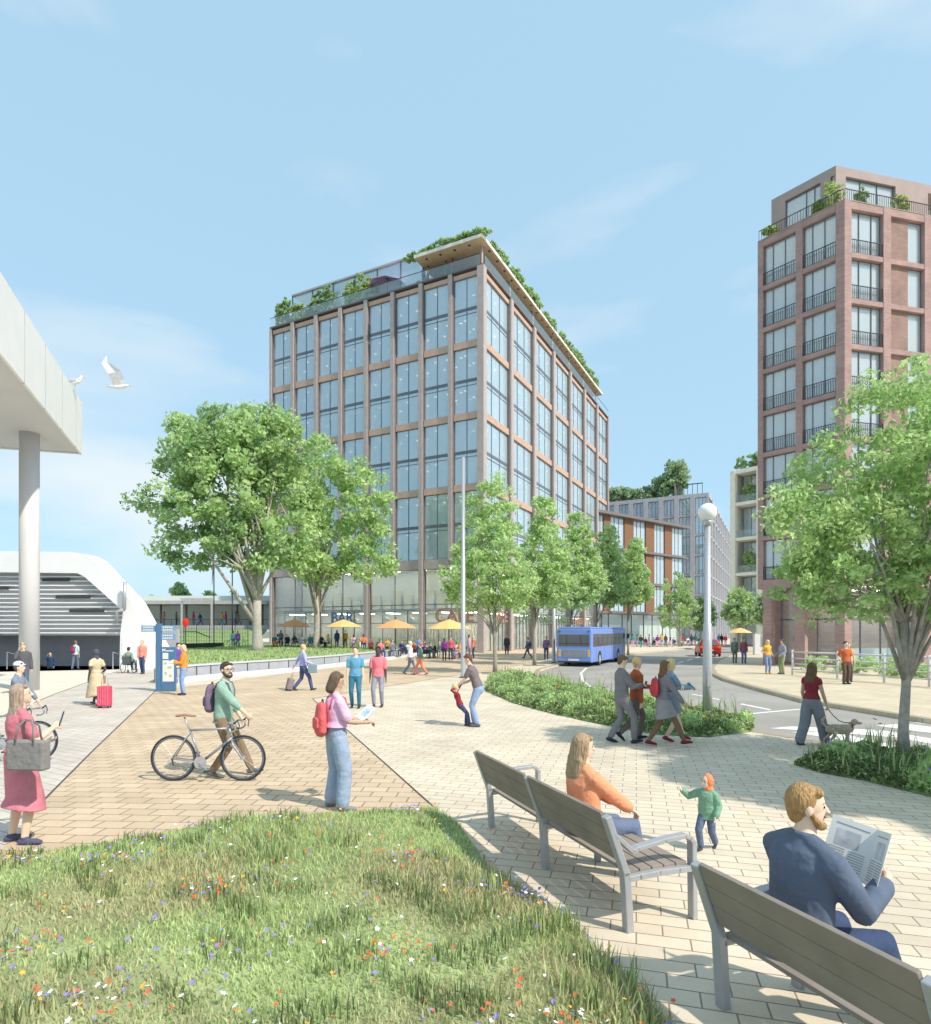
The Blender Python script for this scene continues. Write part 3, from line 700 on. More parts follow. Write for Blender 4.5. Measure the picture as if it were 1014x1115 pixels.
# ================================================================== STATION SIDE
T = Vector((-16.2,26)); da = Vector((.365,-.931)); db = Vector((-.964,-.266))
cr = empty('station_canopy', (T.x,T.y,0), 0, 'white flat canopy slab with panelled fascia carried on a round column', 'canopy')
def cpt_(s, t): p = da*s+db*t; return (p.x, p.y)
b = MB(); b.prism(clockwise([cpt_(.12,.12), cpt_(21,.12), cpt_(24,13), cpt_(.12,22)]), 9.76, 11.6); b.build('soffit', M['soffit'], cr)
k0 = 0; s = 0
nout = Vector((.931,.365))
for i, wd in enumerate([1.15]+[2.3]*9):
    a = Vector(cpt_(s+.012,0)); c = Vector(cpt_(s+wd-.012,0)); b = MB()
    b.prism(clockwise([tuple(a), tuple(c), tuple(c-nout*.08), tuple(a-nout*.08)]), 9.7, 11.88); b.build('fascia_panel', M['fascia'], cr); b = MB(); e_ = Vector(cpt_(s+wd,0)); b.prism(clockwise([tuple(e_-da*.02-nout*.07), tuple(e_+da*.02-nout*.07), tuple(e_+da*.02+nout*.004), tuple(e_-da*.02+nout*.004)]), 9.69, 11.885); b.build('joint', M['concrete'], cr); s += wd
b = MB(); a = Vector(cpt_(0,.02)); c = Vector(cpt_(0,22)); nn = Vector((-.266,.964)); b.prism(clockwise([tuple(a), tuple(c), tuple(c-nn*.08), tuple(a-nn*.08)]), 9.7, 11.87); b.build('fascia_panel', M['fascia'], cr)
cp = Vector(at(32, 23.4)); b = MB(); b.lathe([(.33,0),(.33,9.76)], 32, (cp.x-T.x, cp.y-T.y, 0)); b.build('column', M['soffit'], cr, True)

ex = empty('station_entrance', (-20,36,0), 0, 'low white arched station entrance with grey louvred wall inside', 'building')
def P(px, py, Y=36.0): return ((px-CX)/F*Y+20, 0, CAMH+(HY-py)/F*Y)
outer = [(-170,598),(80,601),(90,603),(99,608),(143,655),(174,712),(174,729)]
inner = [(-170,621),(84,624),(92,628),(128,660),(134,666),(131,690),(130,729)]
b = MB()
for i in range(len(outer)-1):
    q = [P(*outer[i]), P(*outer[i+1]), P(*inner[i+1]), P(*inner[i])]
    b.poly3(q, (0,1.6,0))
b.build('shell', M['fascia'], ex)
lz0 = P(0,692)[2]
b = MB(); q = [P(-170,618),P(86,620),P(134,664),P(134,692),P(-170,692)]; b.poly3([(x,.7,z) for x,_,z in q], (0,.2,0)); b.build('louvre_wall', mat('louvre_backing', (.68,.68,.69), .7, .05, 1), ex)
b = MB()
for i in range(15):
    z = lz0+.12+i*.255; xr = 20-(z-lz0)*.62 if z < 3.6 else 20-(z-3.4)*1.15-.9
    xr = P(130,0)[0] if z < P(0,664)[2] else P(130-(664-(HY-(z-CAMH)*F/36))*1.02,0)[0]
    b.box(-14,xr,.35,.698,z,z+.07)
b.build('louvre', M['fascia'], ex)
for (a, c, py) in ((42,72,631),(57,95,650),(72,110,665),(-40,5,640)):
    b = MB(); x0 = P(a,py); x1 = P(c,py); b.box(x0[0],x1[0],.28,.345,x0[2]-.08,x0[2]+.1); b.build('strip_light', M['dark'], ex)
b = MB(); b.box(-14,P(131,0)[0]+1.8,3.35,3.6,-1.6,lz0+.4); b.build('wall', M['greywall'], ex); b = MB(); b.box(-14,P(131,0)[0]+.2,.93,3.34,lz0+.05,lz0+.3); b.build('soffit', M['greyst'], ex)
b = MB(); b.poly3([P(134,692),P(147,668),P(150,668),P(143,729),P(131,729)], (0,-.05,0)); b.build('pier', M['fascia'], ex)
gp = MB(); p_ = [P(137,667),P(139,664),P(139.5,634)]; gp.tube([(p_[1][0],-.35,p_[1][2]),(p_[2][0],-.35,p_[2][2])], .1, 10); gp.tube([(p_[1][0],-.35,p_[1][2]),(p_[0][0]-.35,-.3,p_[1][2]-.1),(p_[0][0]-.4,-.2,p_[1][2]-.7)], .1, 10)
gp.build('rain_pipe', M['steel'], ex, True)
for (a, lab) in ((9,'slanted steel handrail at the left of the underpass steps'),(124,'slanted steel handrail at the right of the underpass steps')):
    x = P(a,0)[0]-20; b = MB(); b.tube([(0,0,0),(0,0,1.0),(.55,1.5,.5),(.9,2.6,-.4)], .035, 8); b.tube([(.45,1.2,.65),(.45,1.2,-.2)], .03, 8)
    o = b.build('handrail', M['steel'], None); o.location = (x,35.9,0); tag(o, lab, 'handrail', 'underpass handrails')

# ------------------------------------------------ planter with lawn
wp = [(188,744),(205,741.5),(250,737),(320,731),(375,724.5),(430,717.2),(452,713),(470,710)]
WP = [Vector(G(*p)) for p in wp]
def offs(pl, d):
    out = []
    for i, p in enumerate(pl):
        t = (pl[min(i+1,len(pl)-1)]-pl[max(i-1,0)]).normalized(); out.append(p+Vector((-t.y,t.x))*d)
    return out
rw = empty('planter_wall', (WP[0].x,WP[0].y,0), 0, 'curved grey stone retaining wall with a low bench ledge in front of the raised lawn', 'wall')
def wallstrip(name, i0, d0, d1_, z0, z1, m, i1=None):
    A_ = offs(WP, d0); B_ = offs(WP, d1_); b = MB()
    for i in range(i0, (i1 or len(WP))-1):
        q = [A_[i], A_[i+1], B_[i+1], B_[i]]; b.prism([(v.x-WP[0].x, v.y-WP[0].y) for v in q], z0, z1)
    return b.build(name, m, rw)
wallstrip('wall', 0, .35, .8, 0, .62, M['concrete']); wallstrip('coping', 0, .3, .84, .62, .68, M['soffit']); 
wallstrip('ledge', 0, -.25, .348, 0, .2, mat('bluish_stone', (.3,.37,.45), .6, .06, 2), 7)
wallstrip('rill_edge', 0, -.32, -.252, 0, .23, M['fascia'], 7)
b = MB()
for i in range(len(WP)-1):
    n_ = 3
    for k in range(n_):
        p = offs(WP,.33)[i].lerp(offs(WP,.33)[i+1], k/n_); b.box(p.x-WP[0].x-.012,p.x-WP[0].x+.012,p.y-WP[0].y-.03,p.y-WP[0].y+.0,.205,.61)
b.build('joint', M['dark'], rw)
LW = offs(WP, .84)
lawn_b = [(v.x,v.y) for v in LW]+[(-3.5,62),(-12,67.5),(-24,73),(-26,55),(-18,40)]
lawn_m = mat('lawn_soil', (.22,.31,.13), .95, .2, 2.5, .5)
o = slab('lawn_base', clockwise(lawn_b), 0.0, .60, lawn_m)
ramp = empty('access_ramp', G(219,705,.6)+(0,), 0, 'sloping pale stone path with a dark upstand beside the raised lawn', 'ramp')
rx = Vector(G(219,705,.6)); b = MB(); b.poly3([(0,0,.95),(2.2,-.4,.95),(-1.0,-11.5,.64),(-2.4,-10.6,.64)], (0,0,.06)); b.build('path', M['concrete'], ramp); b = MB(); b.poly3([(2.3,-.4,.7),(2.45,-.4,.7),(-.85,-11.5,.7),(-1.0,-11.5,.7)], (0,0,.4)); b.build('upstand', M['dark'], ramp)

def blades(name, poly, n, h, wd, z, mats_, hole=None, lean=.35, zf=None, clump=None, patchy=None):
    xs = [p[0] for p in poly]; ys = [p[1] for p in poly]; P_ = np.array(poly)
    def inside(x, y, PP):
        c = np.zeros(len(x), bool); j = len(PP)-1
        for i in range(len(PP)):
            xi, yi = PP[i]; xj, yj = PP[j]
            m_ = ((yi > y) != (yj > y)) & (x < (xj-xi)*(y-yi)/(yj-yi+1e-12)+xi); c ^= m_; j = i
        return c
    X = []; 
    tot = 0
    while tot < n:
        x = rng.uniform(min(xs), max(xs), n*2); y = rng.uniform(min(ys), max(ys), n*2)
        # density falls with distance from the camera so that blades read at an even size
        k_ = inside(x, y, P_); x, y = x[k_], y[k_]
        if clump is not None:
            d_ = np.sin(x*clump+np.sin(y*clump*1.3)*1.7)*np.sin(y*clump*1.1+np.cos(x*clump*.7)*1.9); kk = rng.random(len(x)) < .45+.55*(d_*.5+.5); x, y = x[kk], y[kk]
        if patchy is not None:
            pn = np.sin(x*3.7+np.sin(y*5.1)*1.4)*np.sin(y*6.3+np.cos(x*4.4)*1.6); kk = pn > patchy*(.5+rng.random(len(x))*.6); x, y = x[kk], y[kk]
        X.append(np.stack([x,y],1)); tot += len(x)
    X = np.concatenate(X)[:n]
    cf = 0.6+.8*(np.sin(X[:,0]*2.1+1.3*np.sin(X[:,1]*2.7))*.5+.5)*(np.sin(X[:,1]*1.7+X[:,0])*.5+.5)
    hh = h*rng.uniform(.5,1.25,n)*cf; a = rng.uniform(0,2*math.pi,n); b_ = rng.uniform(0,2*math.pi,n); ln = rng.uniform(.1,1,n)*lean*hh
    z0 = np.full(n, z) if zf is None else zf(X[:,0], X[:,1])
    dx = np.cos(a)*wd/2; dy = np.sin(a)*wd/2; lx = np.cos(b_)*ln; ly = np.sin(b_)*ln
    V = np.zeros((n,5,3))
    V[:,0] = np.stack([X[:,0]-dx, X[:,1]-dy, z0-.02],1); V[:,1] = np.stack([X[:,0]+dx, X[:,1]+dy, z0-.02],1)
    V[:,2] = np.stack([X[:,0]+dx*.8+lx*.35, X[:,1]+dy*.8+ly*.35, z0+hh*.6],1); V[:,3] = np.stack([X[:,0]-dx*.8+lx*.35, X[:,1]-dy*.8+ly*.35, z0+hh*.6],1)
    V[:,4] = np.stack([X[:,0]+lx, X[:,1]+ly, z0+hh],1)
    me = bpy.data.meshes.new(name); me.vertices.add(n*5); me.vertices.foreach_set('co', V.reshape(-1))
    idx = np.arange(n)[:,None]*5; Lq = np.concatenate([idx+np.array([0,1,2,3]), idx+np.array([3,2,4])],1).reshape(-1)
    me.loops.add(n*7); me.loops.foreach_set('vertex_index', Lq.astype(np.int32))
    me.polygons.add(n*2); ls = (np.arange(n)[:,None]*7+np.array([0,4])).reshape(-1); me.polygons.foreach_set('loop_start', ls.astype(np.int32))
    dryp = np.sin(X[:,0]*1.1+2*np.sin(X[:,1]*.8))*np.sin(X[:,1]*1.9+1.5*np.cos(X[:,0]*1.3)) > .1+rng.normal(0,.25,n)
    mi = np.repeat(np.where(dryp & (len(mats_) == 4), 2, ((cf+rng.uniform(-.3,.3,n) > 1.0).astype(np.int32) + (rng.random(n) < .3))%len(mats_)), 2); 
    me.update(calc_edges=True); me.validate(); o = link(name, me, None, mats_); me.polygons.foreach_set('material_index', mi.astype(np.int32)); return o, X, z0, hh
gA = leaf_mat('grass_light', (.56,.67,.33)); gB = leaf_mat('grass_mid', (.47,.58,.27)); gC = leaf_mat('grass_dry', (.58,.56,.33)); gD = leaf_mat('grass_dark', (.19,.25,.11))
fR = mat('petal_red', (.75,.13,.05), .6, .15, 30); fP = mat('petal_purple', (.27,.22,.62), .6, .15, 30); fW = mat('petal_white', (.85,.85,.85), .6, .05, 30); fY = mat('petal_orange', (.8,.42,.05), .6, .1, 30)
o, *_ = blades('lawn', clockwise(lawn_b), 26000, .12, .06, .6, [gB, gA, gD]); tag(o, 'short grass lawn on the raised planter', 'grass', kind='stuff')

def flowers(name, X, z0, hh, n, size, label, probs=(.42,.33,.15,.1)):
    """each flower a small star of petals on a thin stem"""
    cl_ = np.sin(X[:,0]*2.7+np.sin(X[:,1]*3.9)*1.5)*np.sin(X[:,1]*4.1+np.cos(X[:,0]*2.3)*1.8); pw = np.exp(cl_*2.2); pw /= pw.sum(); idx = rng.choice(len(X), n, replace=False, p=pw); b = MB(); M4 = [fR,fP,fW,fY]
    for i in idx:
        x, y = X[i]; z = z0[i]+max(hh[i],.05)*rng.uniform(.85,1.35)+.02
        g_ = math.sin(x*1.9+y*.7)+math.sin(y*2.3-x)
        p = np.array(probs)*np.array([1.6 if g_ > .3 else .6, 1.6 if g_ < -.2 else .8, 1, 1]); p /= p.sum()
        b.cur = int(rng.choice(4, p=p)); s_ = size*rng.uniform(.6,1.3); a = rng.uniform(0,6.28); tx, ty = rng.uniform(-.5,.5,2)
        nv = 5; vs = [(x,y,z-s_*.15)]
        for k in range(nv*2):
            r_ = s_ if k%2 == 0 else s_*.55; th = a+math.pi*k/nv; u, v = r_*math.cos(th), r_*math.sin(th)
            vs.append((x+u, y+v, z+u*tx+v*ty+s_*.2))
        b.add(vs, [(0,1+k,1+(k+1)%(nv*2)) for k in range(nv*2)])
    me = bpy.data.meshes.new(name); me.from_pydata(b.v, [], b.f); o = link(name, me, None, M4); me.polygons.foreach_set('material_index', b.mi)
    tag(o, label, 'flowers', kind='stuff'); return o
# ------------------------------------------------ foreground meadow
mead = [G(*p) for p in [(-140,948),(-60,942),(0,936),(60,930),(110,922),(200,905),(280,894),(350,888),(420,884),(474,882),(500,899),(530,944),(565,968),(600,992),(640,1027),(690,1075),(735,1120)]]+[(1.05,3.0),(1.5,2.2),(1.6,.6),(-5,.6),(-6.5,3.2)]
mead = clockwise(mead)
mc = np.array(mead)
def edge_dist(x, y):
    d = np.full(np.shape(x), 9.)
    for i in range(len(mc)):
        a = mc[i]; c = mc[(i+1)%len(mc)]; ab = c-a; t = np.clip(((x-a[0])*ab[0]+(y-a[1])*ab[1])/(ab@ab), 0, 1)
        d = np.minimum(d, np.hypot(x-a[0]-ab[0]*t, y-a[1]-ab[1]*t))
    return d
def mz(x, y): return np.minimum(edge_dist(x,y)*.22, .12)+.03*np.sin(x*2.3)*np.sin(y*2.1)*np.minimum(edge_dist(x,y)*2,1)
def mound(name, poly, zf, m, step):
    b = MB(); PP = np.array(poly); x0, y0 = PP.min(0); x1, y1 = PP.max(0); vs = [(p[0],p[1],.0) for p in poly]
    bm = bmesh.new(); bv = [bm.verts.new((p[0],p[1],0)) for p in poly]; bm.faces.new(bv); bmesh.ops.triangulate(bm, faces=bm.faces)
    for _ in range(12):
        es = [e for e in bm.edges if e.calc_length() > step]
        if not es: break
        bmesh.ops.subdivide_edges(bm, edges=es, cuts=1); bmesh.ops.triangulate(bm, faces=[f for f in bm.faces if len(f.verts) > 3])
    co_ = np.array([v.co[:] for v in bm.verts]); zz = zf(co_[:,0], co_[:,1])
    for v, z in zip(bm.verts, zz): v.co.z = z+.012
    me = bpy.data.meshes.new(name); bm.to_mesh(me); bm.free(); me.polygons.foreach_set('use_smooth', [True]*len(me.polygons)); return link(name, me, None, m)
tag(mound('meadow_soil', mead, mz, mat('meadow_ground', (.3,.35,.17), .95, .4, 1.6, .8, bscale=40), .3), kind='structure')
o, X, z0, hh = blades('meadow_grass', mead, 105000, .085, .011, .0, [gA, gB, gC, gD], zf=mz, lean=.8, clump=1.1); tag(o, 'rough meadow grass in the foreground bed', 'grass', kind='stuff')
o, X3, z3, h3 = blades('meadow_tufts', mead, 7500, .17, .011, .0, [gD, gB], zf=mz, lean=.35, clump=3.1, patchy=.55); tag(o, 'taller dark grass tufts standing in the foreground meadow', 'grass', kind='stuff')
flowers('wildflowers', X, z0, hh, 2600, .0165, 'small red, purple and white wildflowers scattered through the foreground meadow')
def leaf_mesh(name, pts, size, mats_, mi, asp=.6):
    n = len(pts); q = rng.normal(size=(n,3)); q /= np.linalg.norm(q,axis=1)[:,None]; r = rng.normal(size=(n,3)); u = np.cross(q,r); u /= np.linalg.norm(u,axis=1)[:,None]; v = np.cross(q,u)
    s_ = size*rng.uniform(.6,1.3,n)[:,None]; V = np.zeros((n,4,3)); V[:,0] = pts-u*s_*.5; V[:,1] = pts-v*s_*.5*asp-q*s_*.08; V[:,2] = pts+u*s_*.5; V[:,3] = pts+v*s_*.5*asp-q*s_*.08
    me = bpy.data.meshes.new(name); me.vertices.add(n*4); me.vertices.foreach_set('co', V.reshape(-1)); me.loops.add(n*4); me.loops.foreach_set('vertex_index', np.arange(n*4,dtype=np.int32))
    me.polygons.add(n); me.polygons.foreach_set('loop_start', (np.arange(n)*4).astype(np.int32)); me.update(calc_edges=True); me.validate()
    for m in mats_: me.materials.append(m)
    me.polygons.foreach_set('material_index', mi.astype(np.int32)); return me
# ------------------------------------------------ verges by the road
def verge(name, px, lab, n, nfl, hb):
    poly = clockwise([G(*p) for p in px]); PP = np.array(poly)
    def ed(x, y):
        d = np.full(np.shape(x), 9.)
        for i in range(len(PP)):
            a = PP[i]; c = PP[(i+1)%len(PP)]; ab = c-a; t = np.clip(((x-a[0])*ab[0]+(y-a[1])*ab[1])/(ab@ab), 0, 1)
            d = np.minimum(d, np.hypot(x-a[0]-ab[0]*t, y-a[1]-ab[1]*t))
        return d
    zf = lambda x, y: np.minimum(ed(x,y)*.5, .14)
    tag(mound(name+'_soil', poly, zf, lawn_m, .5), kind='structure')
    n2 = int(n*1.9); _, XX, zz0, _h = blades('tmp_pts', poly, n2, .1, .01, 0, [gB], zf=zf); me_ = _.data; bpy.data.objects.remove(_); bpy.data.meshes.remove(me_)
    hump = (.5+.5*np.sin(XX[:,0]*5.1+np.sin(XX[:,1]*3.3)*2))*(.5+.5*np.sin(XX[:,1]*4.3+np.cos(XX[:,0]*2.9)*2)); pz = zz0+rng.random(n2)**.6*(.06+hb*1.1*hump)
    tone = ((hump*3+rng.normal(0,.5,n2)).clip(0,2.99)).astype(int); mlist = [gD, M['leafB'], M['leafA'], gA]; tn = np.where(rng.random(n2) < .15, 3, tone)
    o = link(name+'_plants', leaf_mesh(name+'_plants', np.stack([XX[:,0],XX[:,1],pz],1), .085, mlist, tn), None); tag(o, lab+', low leafy ground cover', 'plants', kind='stuff')
    o, X2, z2, h2 = blades(name+'_tall_grass', poly, n//22, hb*2.2, .022, 0, [gD, gB], zf=zf, lean=.4, clump=3.0); tag(o, lab+', tufts of tall dark grass', 'grass', kind='stuff')
    flowers(name+'_flowers', X2, z2, h2, nfl, .035, lab+', orange and purple flower heads', (.4,.25,.05,.3))
verge('road_verge', [(528,752),(531,741),(552,734),(600,743),(640,754),(700,766.5),(770,778),(800,783.5),(823,791),(818,797),(770,803),(715,800),(660,790),(600,777),(560,766)], 'Long planted verge between the paving and the road', 26000, 110, .22)
verge('corner_bed', [(865,833),(885,826),(930,822),(965,824),(1014,829),(1090,842),(1200,870),(1200,930),(1090,892),(1014,868),(940,850),(895,842)], 'Planted bed beside the crossing at the right', 15000, 60, .2)

# ================================================================== TREES
def crown_points(ells, n, clumps, cs):
    """leaf clumps spread through the volume of several ellipsoids, more of them near the outside"""
    vol = np.array([e[3]*e[4]*e[5] for e in ells])**.8; vol /= vol.sum(); C_ = []
    for i in range(clumps):
        e = ells[rng.choice(len(ells), p=vol)]; d = rng.normal(size=3); d /= np.linalg.norm(d); r = rng.uniform(.25,1)**.45
        C_.append([e[0]+d[0]*e[3]*r, e[1]+d[1]*e[4]*r, e[2]+d[2]*e[5]*r])
    C_ = np.array(C_); k = rng.integers(0, clumps, n); rad = cs*rng.uniform(.6,1.3,clumps)
    d = rng.normal(size=(n,3)); d /= np.linalg.norm(d,axis=1)[:,None]; r = rng.random(n)**.4
    pts = C_[k]+d*(rad[k]*r)[:,None]*np.array([1,1,.75]); tone = rng.integers(0,5,clumps)[k]; return pts, tone, C_
def tree(name, loc, ells, n, clumps, cs, leaf, trunk, limbs, label, mats_=('leafA','leafB','leafC'), bark='bark', group=None, cat='tree'):
    root = empty(name, loc, 0, label, cat, group)
    pts, tone, C_ = crown_points(ells, n, clumps, cs)
    mi = np.array([0,0,1,1,2])[tone] if len(mats_) > 2 else (tone%len(mats_))
    link('crown', leaf_mesh('crown', pts, leaf, [M[m] for m in mats_], mi), root)
    b = MB(); pt, rd = trunk; b.tube(pt, rd, 12)
    top = Vector(pt[-1])
    idx = rng.permutation(len(C_))[:limbs]
    for i in idx:
        e = Vector(C_[i]); e = top+(e-top)*.93; k = rng.integers(max(0,len(pt)-2), len(pt)); s0 = Vector(pt[k]); r0 = rd[k]*.62
        mid = s0.lerp(e,.45)+Vector((rng.uniform(-.1,.1),rng.uniform(-.1,.1),.12))*(e-s0).length; 
        b.tube([s0-Vector((0,0,r0*.6)), s0.lerp(mid,.5)+Vector((0,0,.02)), mid, e], [r0, r0*.7, r0*.45, r0*.12], 7)
        e2_ = mid+Vector(rng.uniform(-1,1,3))*(e-mid).length*.6; b.tube([mid, e2_], [r0*.35, r0*.08], 5)
    o = b.build('trunk', M[bark], root, True); return root
# big plane tree on the lawn
Yt = 51; s_ = Yt/F
def lp(px, py, Y, x0, z0=0): return ((px-x0)/F*Y, CAMH+(HY-py)/F*Y-z0)
def el(px, py, rx, ry, Y, x0, dy=0, rd=.9, z0=0):
    x, z = lp(px,py,Y,x0,z0); return (x, dy, z, rx/F*Y, rx/F*Y*rd, ry/F*Y)
x0 = 280; gx = (x0-CX)/F*Yt
tree('plane_tree', (gx,Yt,.58), [el(245,520,62,75,Yt,x0,0,.9,.58), el(280,490,48,52,Yt,x0,1,.9,.58), el(205,500,30,45,Yt,x0,0,1,.58), el(178,552,26,22,Yt,x0,-1,1,.58), el(205,600,33,28,Yt,x0,0,1,.58), el(270,590,50,34,Yt,x0,.5,1,.58), el(315,560,20,60,Yt,x0,1,1,.58)],
     29000, 380, 1.05, .43, ([(0,0,-.1),(.05,0,.5),(-.05,.1,2.2),(0,0,4.2)], [.62,.45,.36,.34]), 20, 'largest broad leafy plane tree, standing on the raised lawn left of the office building', ('leafB','leafA','leafC'))
Yt = 58; x0 = 344; gx = (x0-CX)/F*Yt
tree('lawn_tree', (gx,Yt,.58), [el(350,520,35,42,Yt,x0,0,.8,.58), el(392,560,34,58,Yt,x0,.5,.7,.58), el(400,610,32,28,Yt,x0,0,.8,.58), el(335,580,30,50,Yt,x0,0,.8,.58), el(345,620,30,16,Yt,x0,0,1,.58)],
     13500, 240, .95, .43, ([(0,0,-.1),(.05,0,.6),(.1,.1,3.0),(0,0,5.0)], [.42,.3,.25,.22]), 13, 'second lawn tree, slimmer, in front of the bar windows of the office building', ('leafA','leafB','leafA'))
# pointed street trees along the pavement
for i, (x0, by, pyt, rx, pyb, cx) in enumerate(((539,733,516,47,672,533),(582,724.5,538,33,668,592),(621,720,556,30,665,631),(650,715.5,571,26,663,662),(684,712,586,20,662,690))):
    X_, Yt = G(x0, by); hgt = pyb-pyt
    rx *= 1.1; ells = [el(cx-2, pyb-hgt*.27, rx, hgt*.25, Yt, x0), el(cx, pyb-hgt*.5, rx*.74, hgt*.28, Yt, x0), el(cx+1, pyb-hgt*.76, rx*.46, hgt*.25, Yt, x0), el(cx+1, pyb-hgt*.9, rx*.22, hgt*.14, Yt, x0), el(cx-rx*.4, pyb-hgt*.2, rx*.5, hgt*.16, Yt, x0), el(cx+rx*.45, pyb-hgt*.2, rx*.5, hgt*.17, Yt, x0)]
    th = lp(0,pyb-8,Yt,0)[1]
    pit = MB(); pit.box(X_-.7,X_+.7,Yt-.7,Yt+.7,.002,.012); pt_ = pit.build('tree_pit', mat('pit_gravel', (.3,.25,.19), .95, .35, 18, .8, bscale=60)); tag(pt_, kind='structure')
    tree('street_tree', (X_,Yt,0), ells, [16000,12500,11000,10000,9000][i], 280, .42, .2+.03*i, ([(0,0,-.05),(.02,0,.6),(-.03,0,th*.6),(.0,0,th)], [.14,.11,.09,.08]), 12,
      ['nearest and tallest pointed street tree, in front of the café corner','second pointed street tree from the left, right of the one at the café corner','pointed street tree directly above the left end of the blue bus','pointed street tree above the middle of the blue bus','smallest pointed street tree, above the right end of the blue bus'][i], ('leafA','leafA','leafB'), 'barkd', 'pointed street trees along the café pavement')
for i, (x0, Yt, pyt, rx, pyb, cx, mm, lab) in enumerate(((740,88,612,22,690,737,('leafG','leafB','leafA'),'green street tree in front of the terracotta building'),(763,96,640,15,690,765,('leafG','leafB','leafC'),'small street tree behind the globe lamp post'),(806,76,635,20,684,806,('leafG','leafB','leafG'),'round young tree on the far pavement before the cream building'),(835,66,640,16,680,838,('leafG','leafG','leafC'),'dark young tree close to the tower column'))):
    X_ = (x0-CX)/F*Yt; hgt = pyb-pyt
    tree('street_tree', (X_,Yt,0), [el(cx,pyb-hgt*.3,rx,hgt*.26,Yt,x0), el(cx,pyb-hgt*.6,rx*.75,hgt*.3,Yt,x0), el(cx+rx*.3,pyb-hgt*.45,rx*.6,hgt*.2,Yt,x0)], 5200, 130, .6, .38, ([(0,0,-.05),(0,0,2),(.1,0,3.6)],[.2,.15,.12]), 7, lab, mm, 'bark')
# big tree at the right edge
X_, Yt = G(985, 832); x0 = 985
tree('pavement_tree', (X_,Yt,.06), [el(985,480,75,80,Yt,x0,0,.9), el(915,520,48,55,Yt,x0,.2,1), el(880,575,52,40,Yt,x0,0,1), el(850,545,26,28,Yt,x0,0,1), el(960,580,75,70,Yt,x0,.3,1), el(1040,540,80,110,Yt,x0,.2,.9), el(930,640,70,42,Yt,x0,0,1), el(1040,630,70,50,Yt,x0,0,1), el(868,640,34,26,Yt,x0,.1,1), el(1080,450,60,60,Yt,x0,.4,1), el(975,420,30,30,Yt,x0,0,1)],
     31000, 500, .27, .1, ([(0,0,-.06),(-.02,0,.5),(.03,0,1.3),(.0,0,2.35)], [.11,.08,.068,.07]), 30, 'large spreading tree with slender forked trunk in the planted bed at the right edge', ('leafA','leafB','leafB'), 'bark')
# a neighbour outside the frame casts the dappled shade on the paving
tree('shade_tree', (10.6,6.9,.0), [(0,0,5.5,2.6,2.4,2.0),(-1.2,.8,5.0,1.8,1.8,1.5),(1,-.9,5.2,2,1.8,1.5),(-.8,-1.8,4.9,1.7,1.4,1.2)], 22000, 300, .45, .2, ([(0,0,-.05),(0,0,1.5),(0,0,3.4)],[.16,.13,.11]), 14, 'leafy tree beyond the right edge that shades the paving')
tree('shade_tree', (8.5,6.4,.0), [(0,0,4.6,1.6,1.3,1.3),(-.6,.6,4.4,1.2,1.2,1)], 13000, 180, .4, .18, ([(0,0,-.05),(0,0,1.5),(0,0,3.2)],[.13,.1,.09]), 10, 'smaller leafy tree beyond the right edge near the bench')

def shrub(name, loc, r, n, label, mats_, leaf, group=None, lobes=4):
    ells = [(0,0,r[2]*.5,r[0]*.75,r[1]*.8,r[2]*.5)]
    for k in range(lobes):
        a = rng.uniform(-1,1); ells.append((a*r[0]*.65, rng.uniform(-.3,.3)*r[1], r[2]*rng.uniform(.3,.65), r[0]*rng.uniform(.3,.5), r[1]*.5, r[2]*rng.uniform(.25,.42)))
    root = empty(name, loc, 0, label, 'shrub', group)
    pts, tone, C_ = crown_points(ells, n, max(14,int(n/45)), min(r)*.3); pts[:,2] = np.maximum(pts[:,2], .02); mi = np.array([0,0,0,1,1])[tone]
    link('foliage', leaf_mesh('foliage', pts, leaf, [M[m] for m in mats_], mi), root)
    b = MB()
    for i in range(5):
        e = C_[i]; b.tube([(e[0]*.15,e[1]*.15,0),(e[0]*.5,e[1]*.5,e[2]*.5),tuple(e)], [.05*r[2],.035*r[2],.01*r[2]], 5)
    b.build('stem', M['bark'], root); return root
def on_main(x, y): c, s__ = math.cos(A1), math.sin(A1); return (C0[0]+x*c-y*s__, C0[1]+x*s__+y*c)
# terrace shrubs along left parapet (y along the face)
for (y, r, mm, lab) in ((27.6,(1.6,1.3,2.9),('leafG','leafB'),'tall grey-green shrub on the far left corner of the office roof terrace'),(25.4,(1.3,1,2.0),('leafY','leafA'),'small yellow-green shrub beside the corner shrub on the office roof'),(21.3,(2.6,1.2,2.7),('leafG','leafB'),'wide grey-green shrub in the middle of the office roof terrace'),(16.4,(2.5,1.1,2.8),('leafY','leafA'),'bright yellow-green shrub next to the purple parasol on the office roof'),(23.4,(1.0,.9,1.5),('leafC','leafG'),'low dark shrub between two larger ones on the office roof')):
    p = on_main(.75, y); o = shrub('roof_shrub', (p[0],p[1],ZT+.42), (r[0]*1.1,r[1]*.5,r[2]*1.35), 5200, lab, mm, .3, 'shrubs on the office roof terrace'); o.rotation_euler.z = A1+R(90)
for j, (y, lab) in enumerate(((8.2,'little green bush by the terrace wall under the timber canopy'),(.9,'little bush behind the corner of the office terrace'))):
    p = on_main(1.2, y); shrub('roof_shrub', (p[0],p[1],ZT+.42), (.6,.5,1.2), 350, lab, ('leafG','leafB'), .22, 'shrubs on the office roof terrace')
pos = ['at its left end','left of its corner','on its sharp corner','just right of its corner','third from its corner along the street side','fourth from its corner along the street side','fifth from its corner along the street side','sixth from its corner along the street side','near its far end','at its far end']
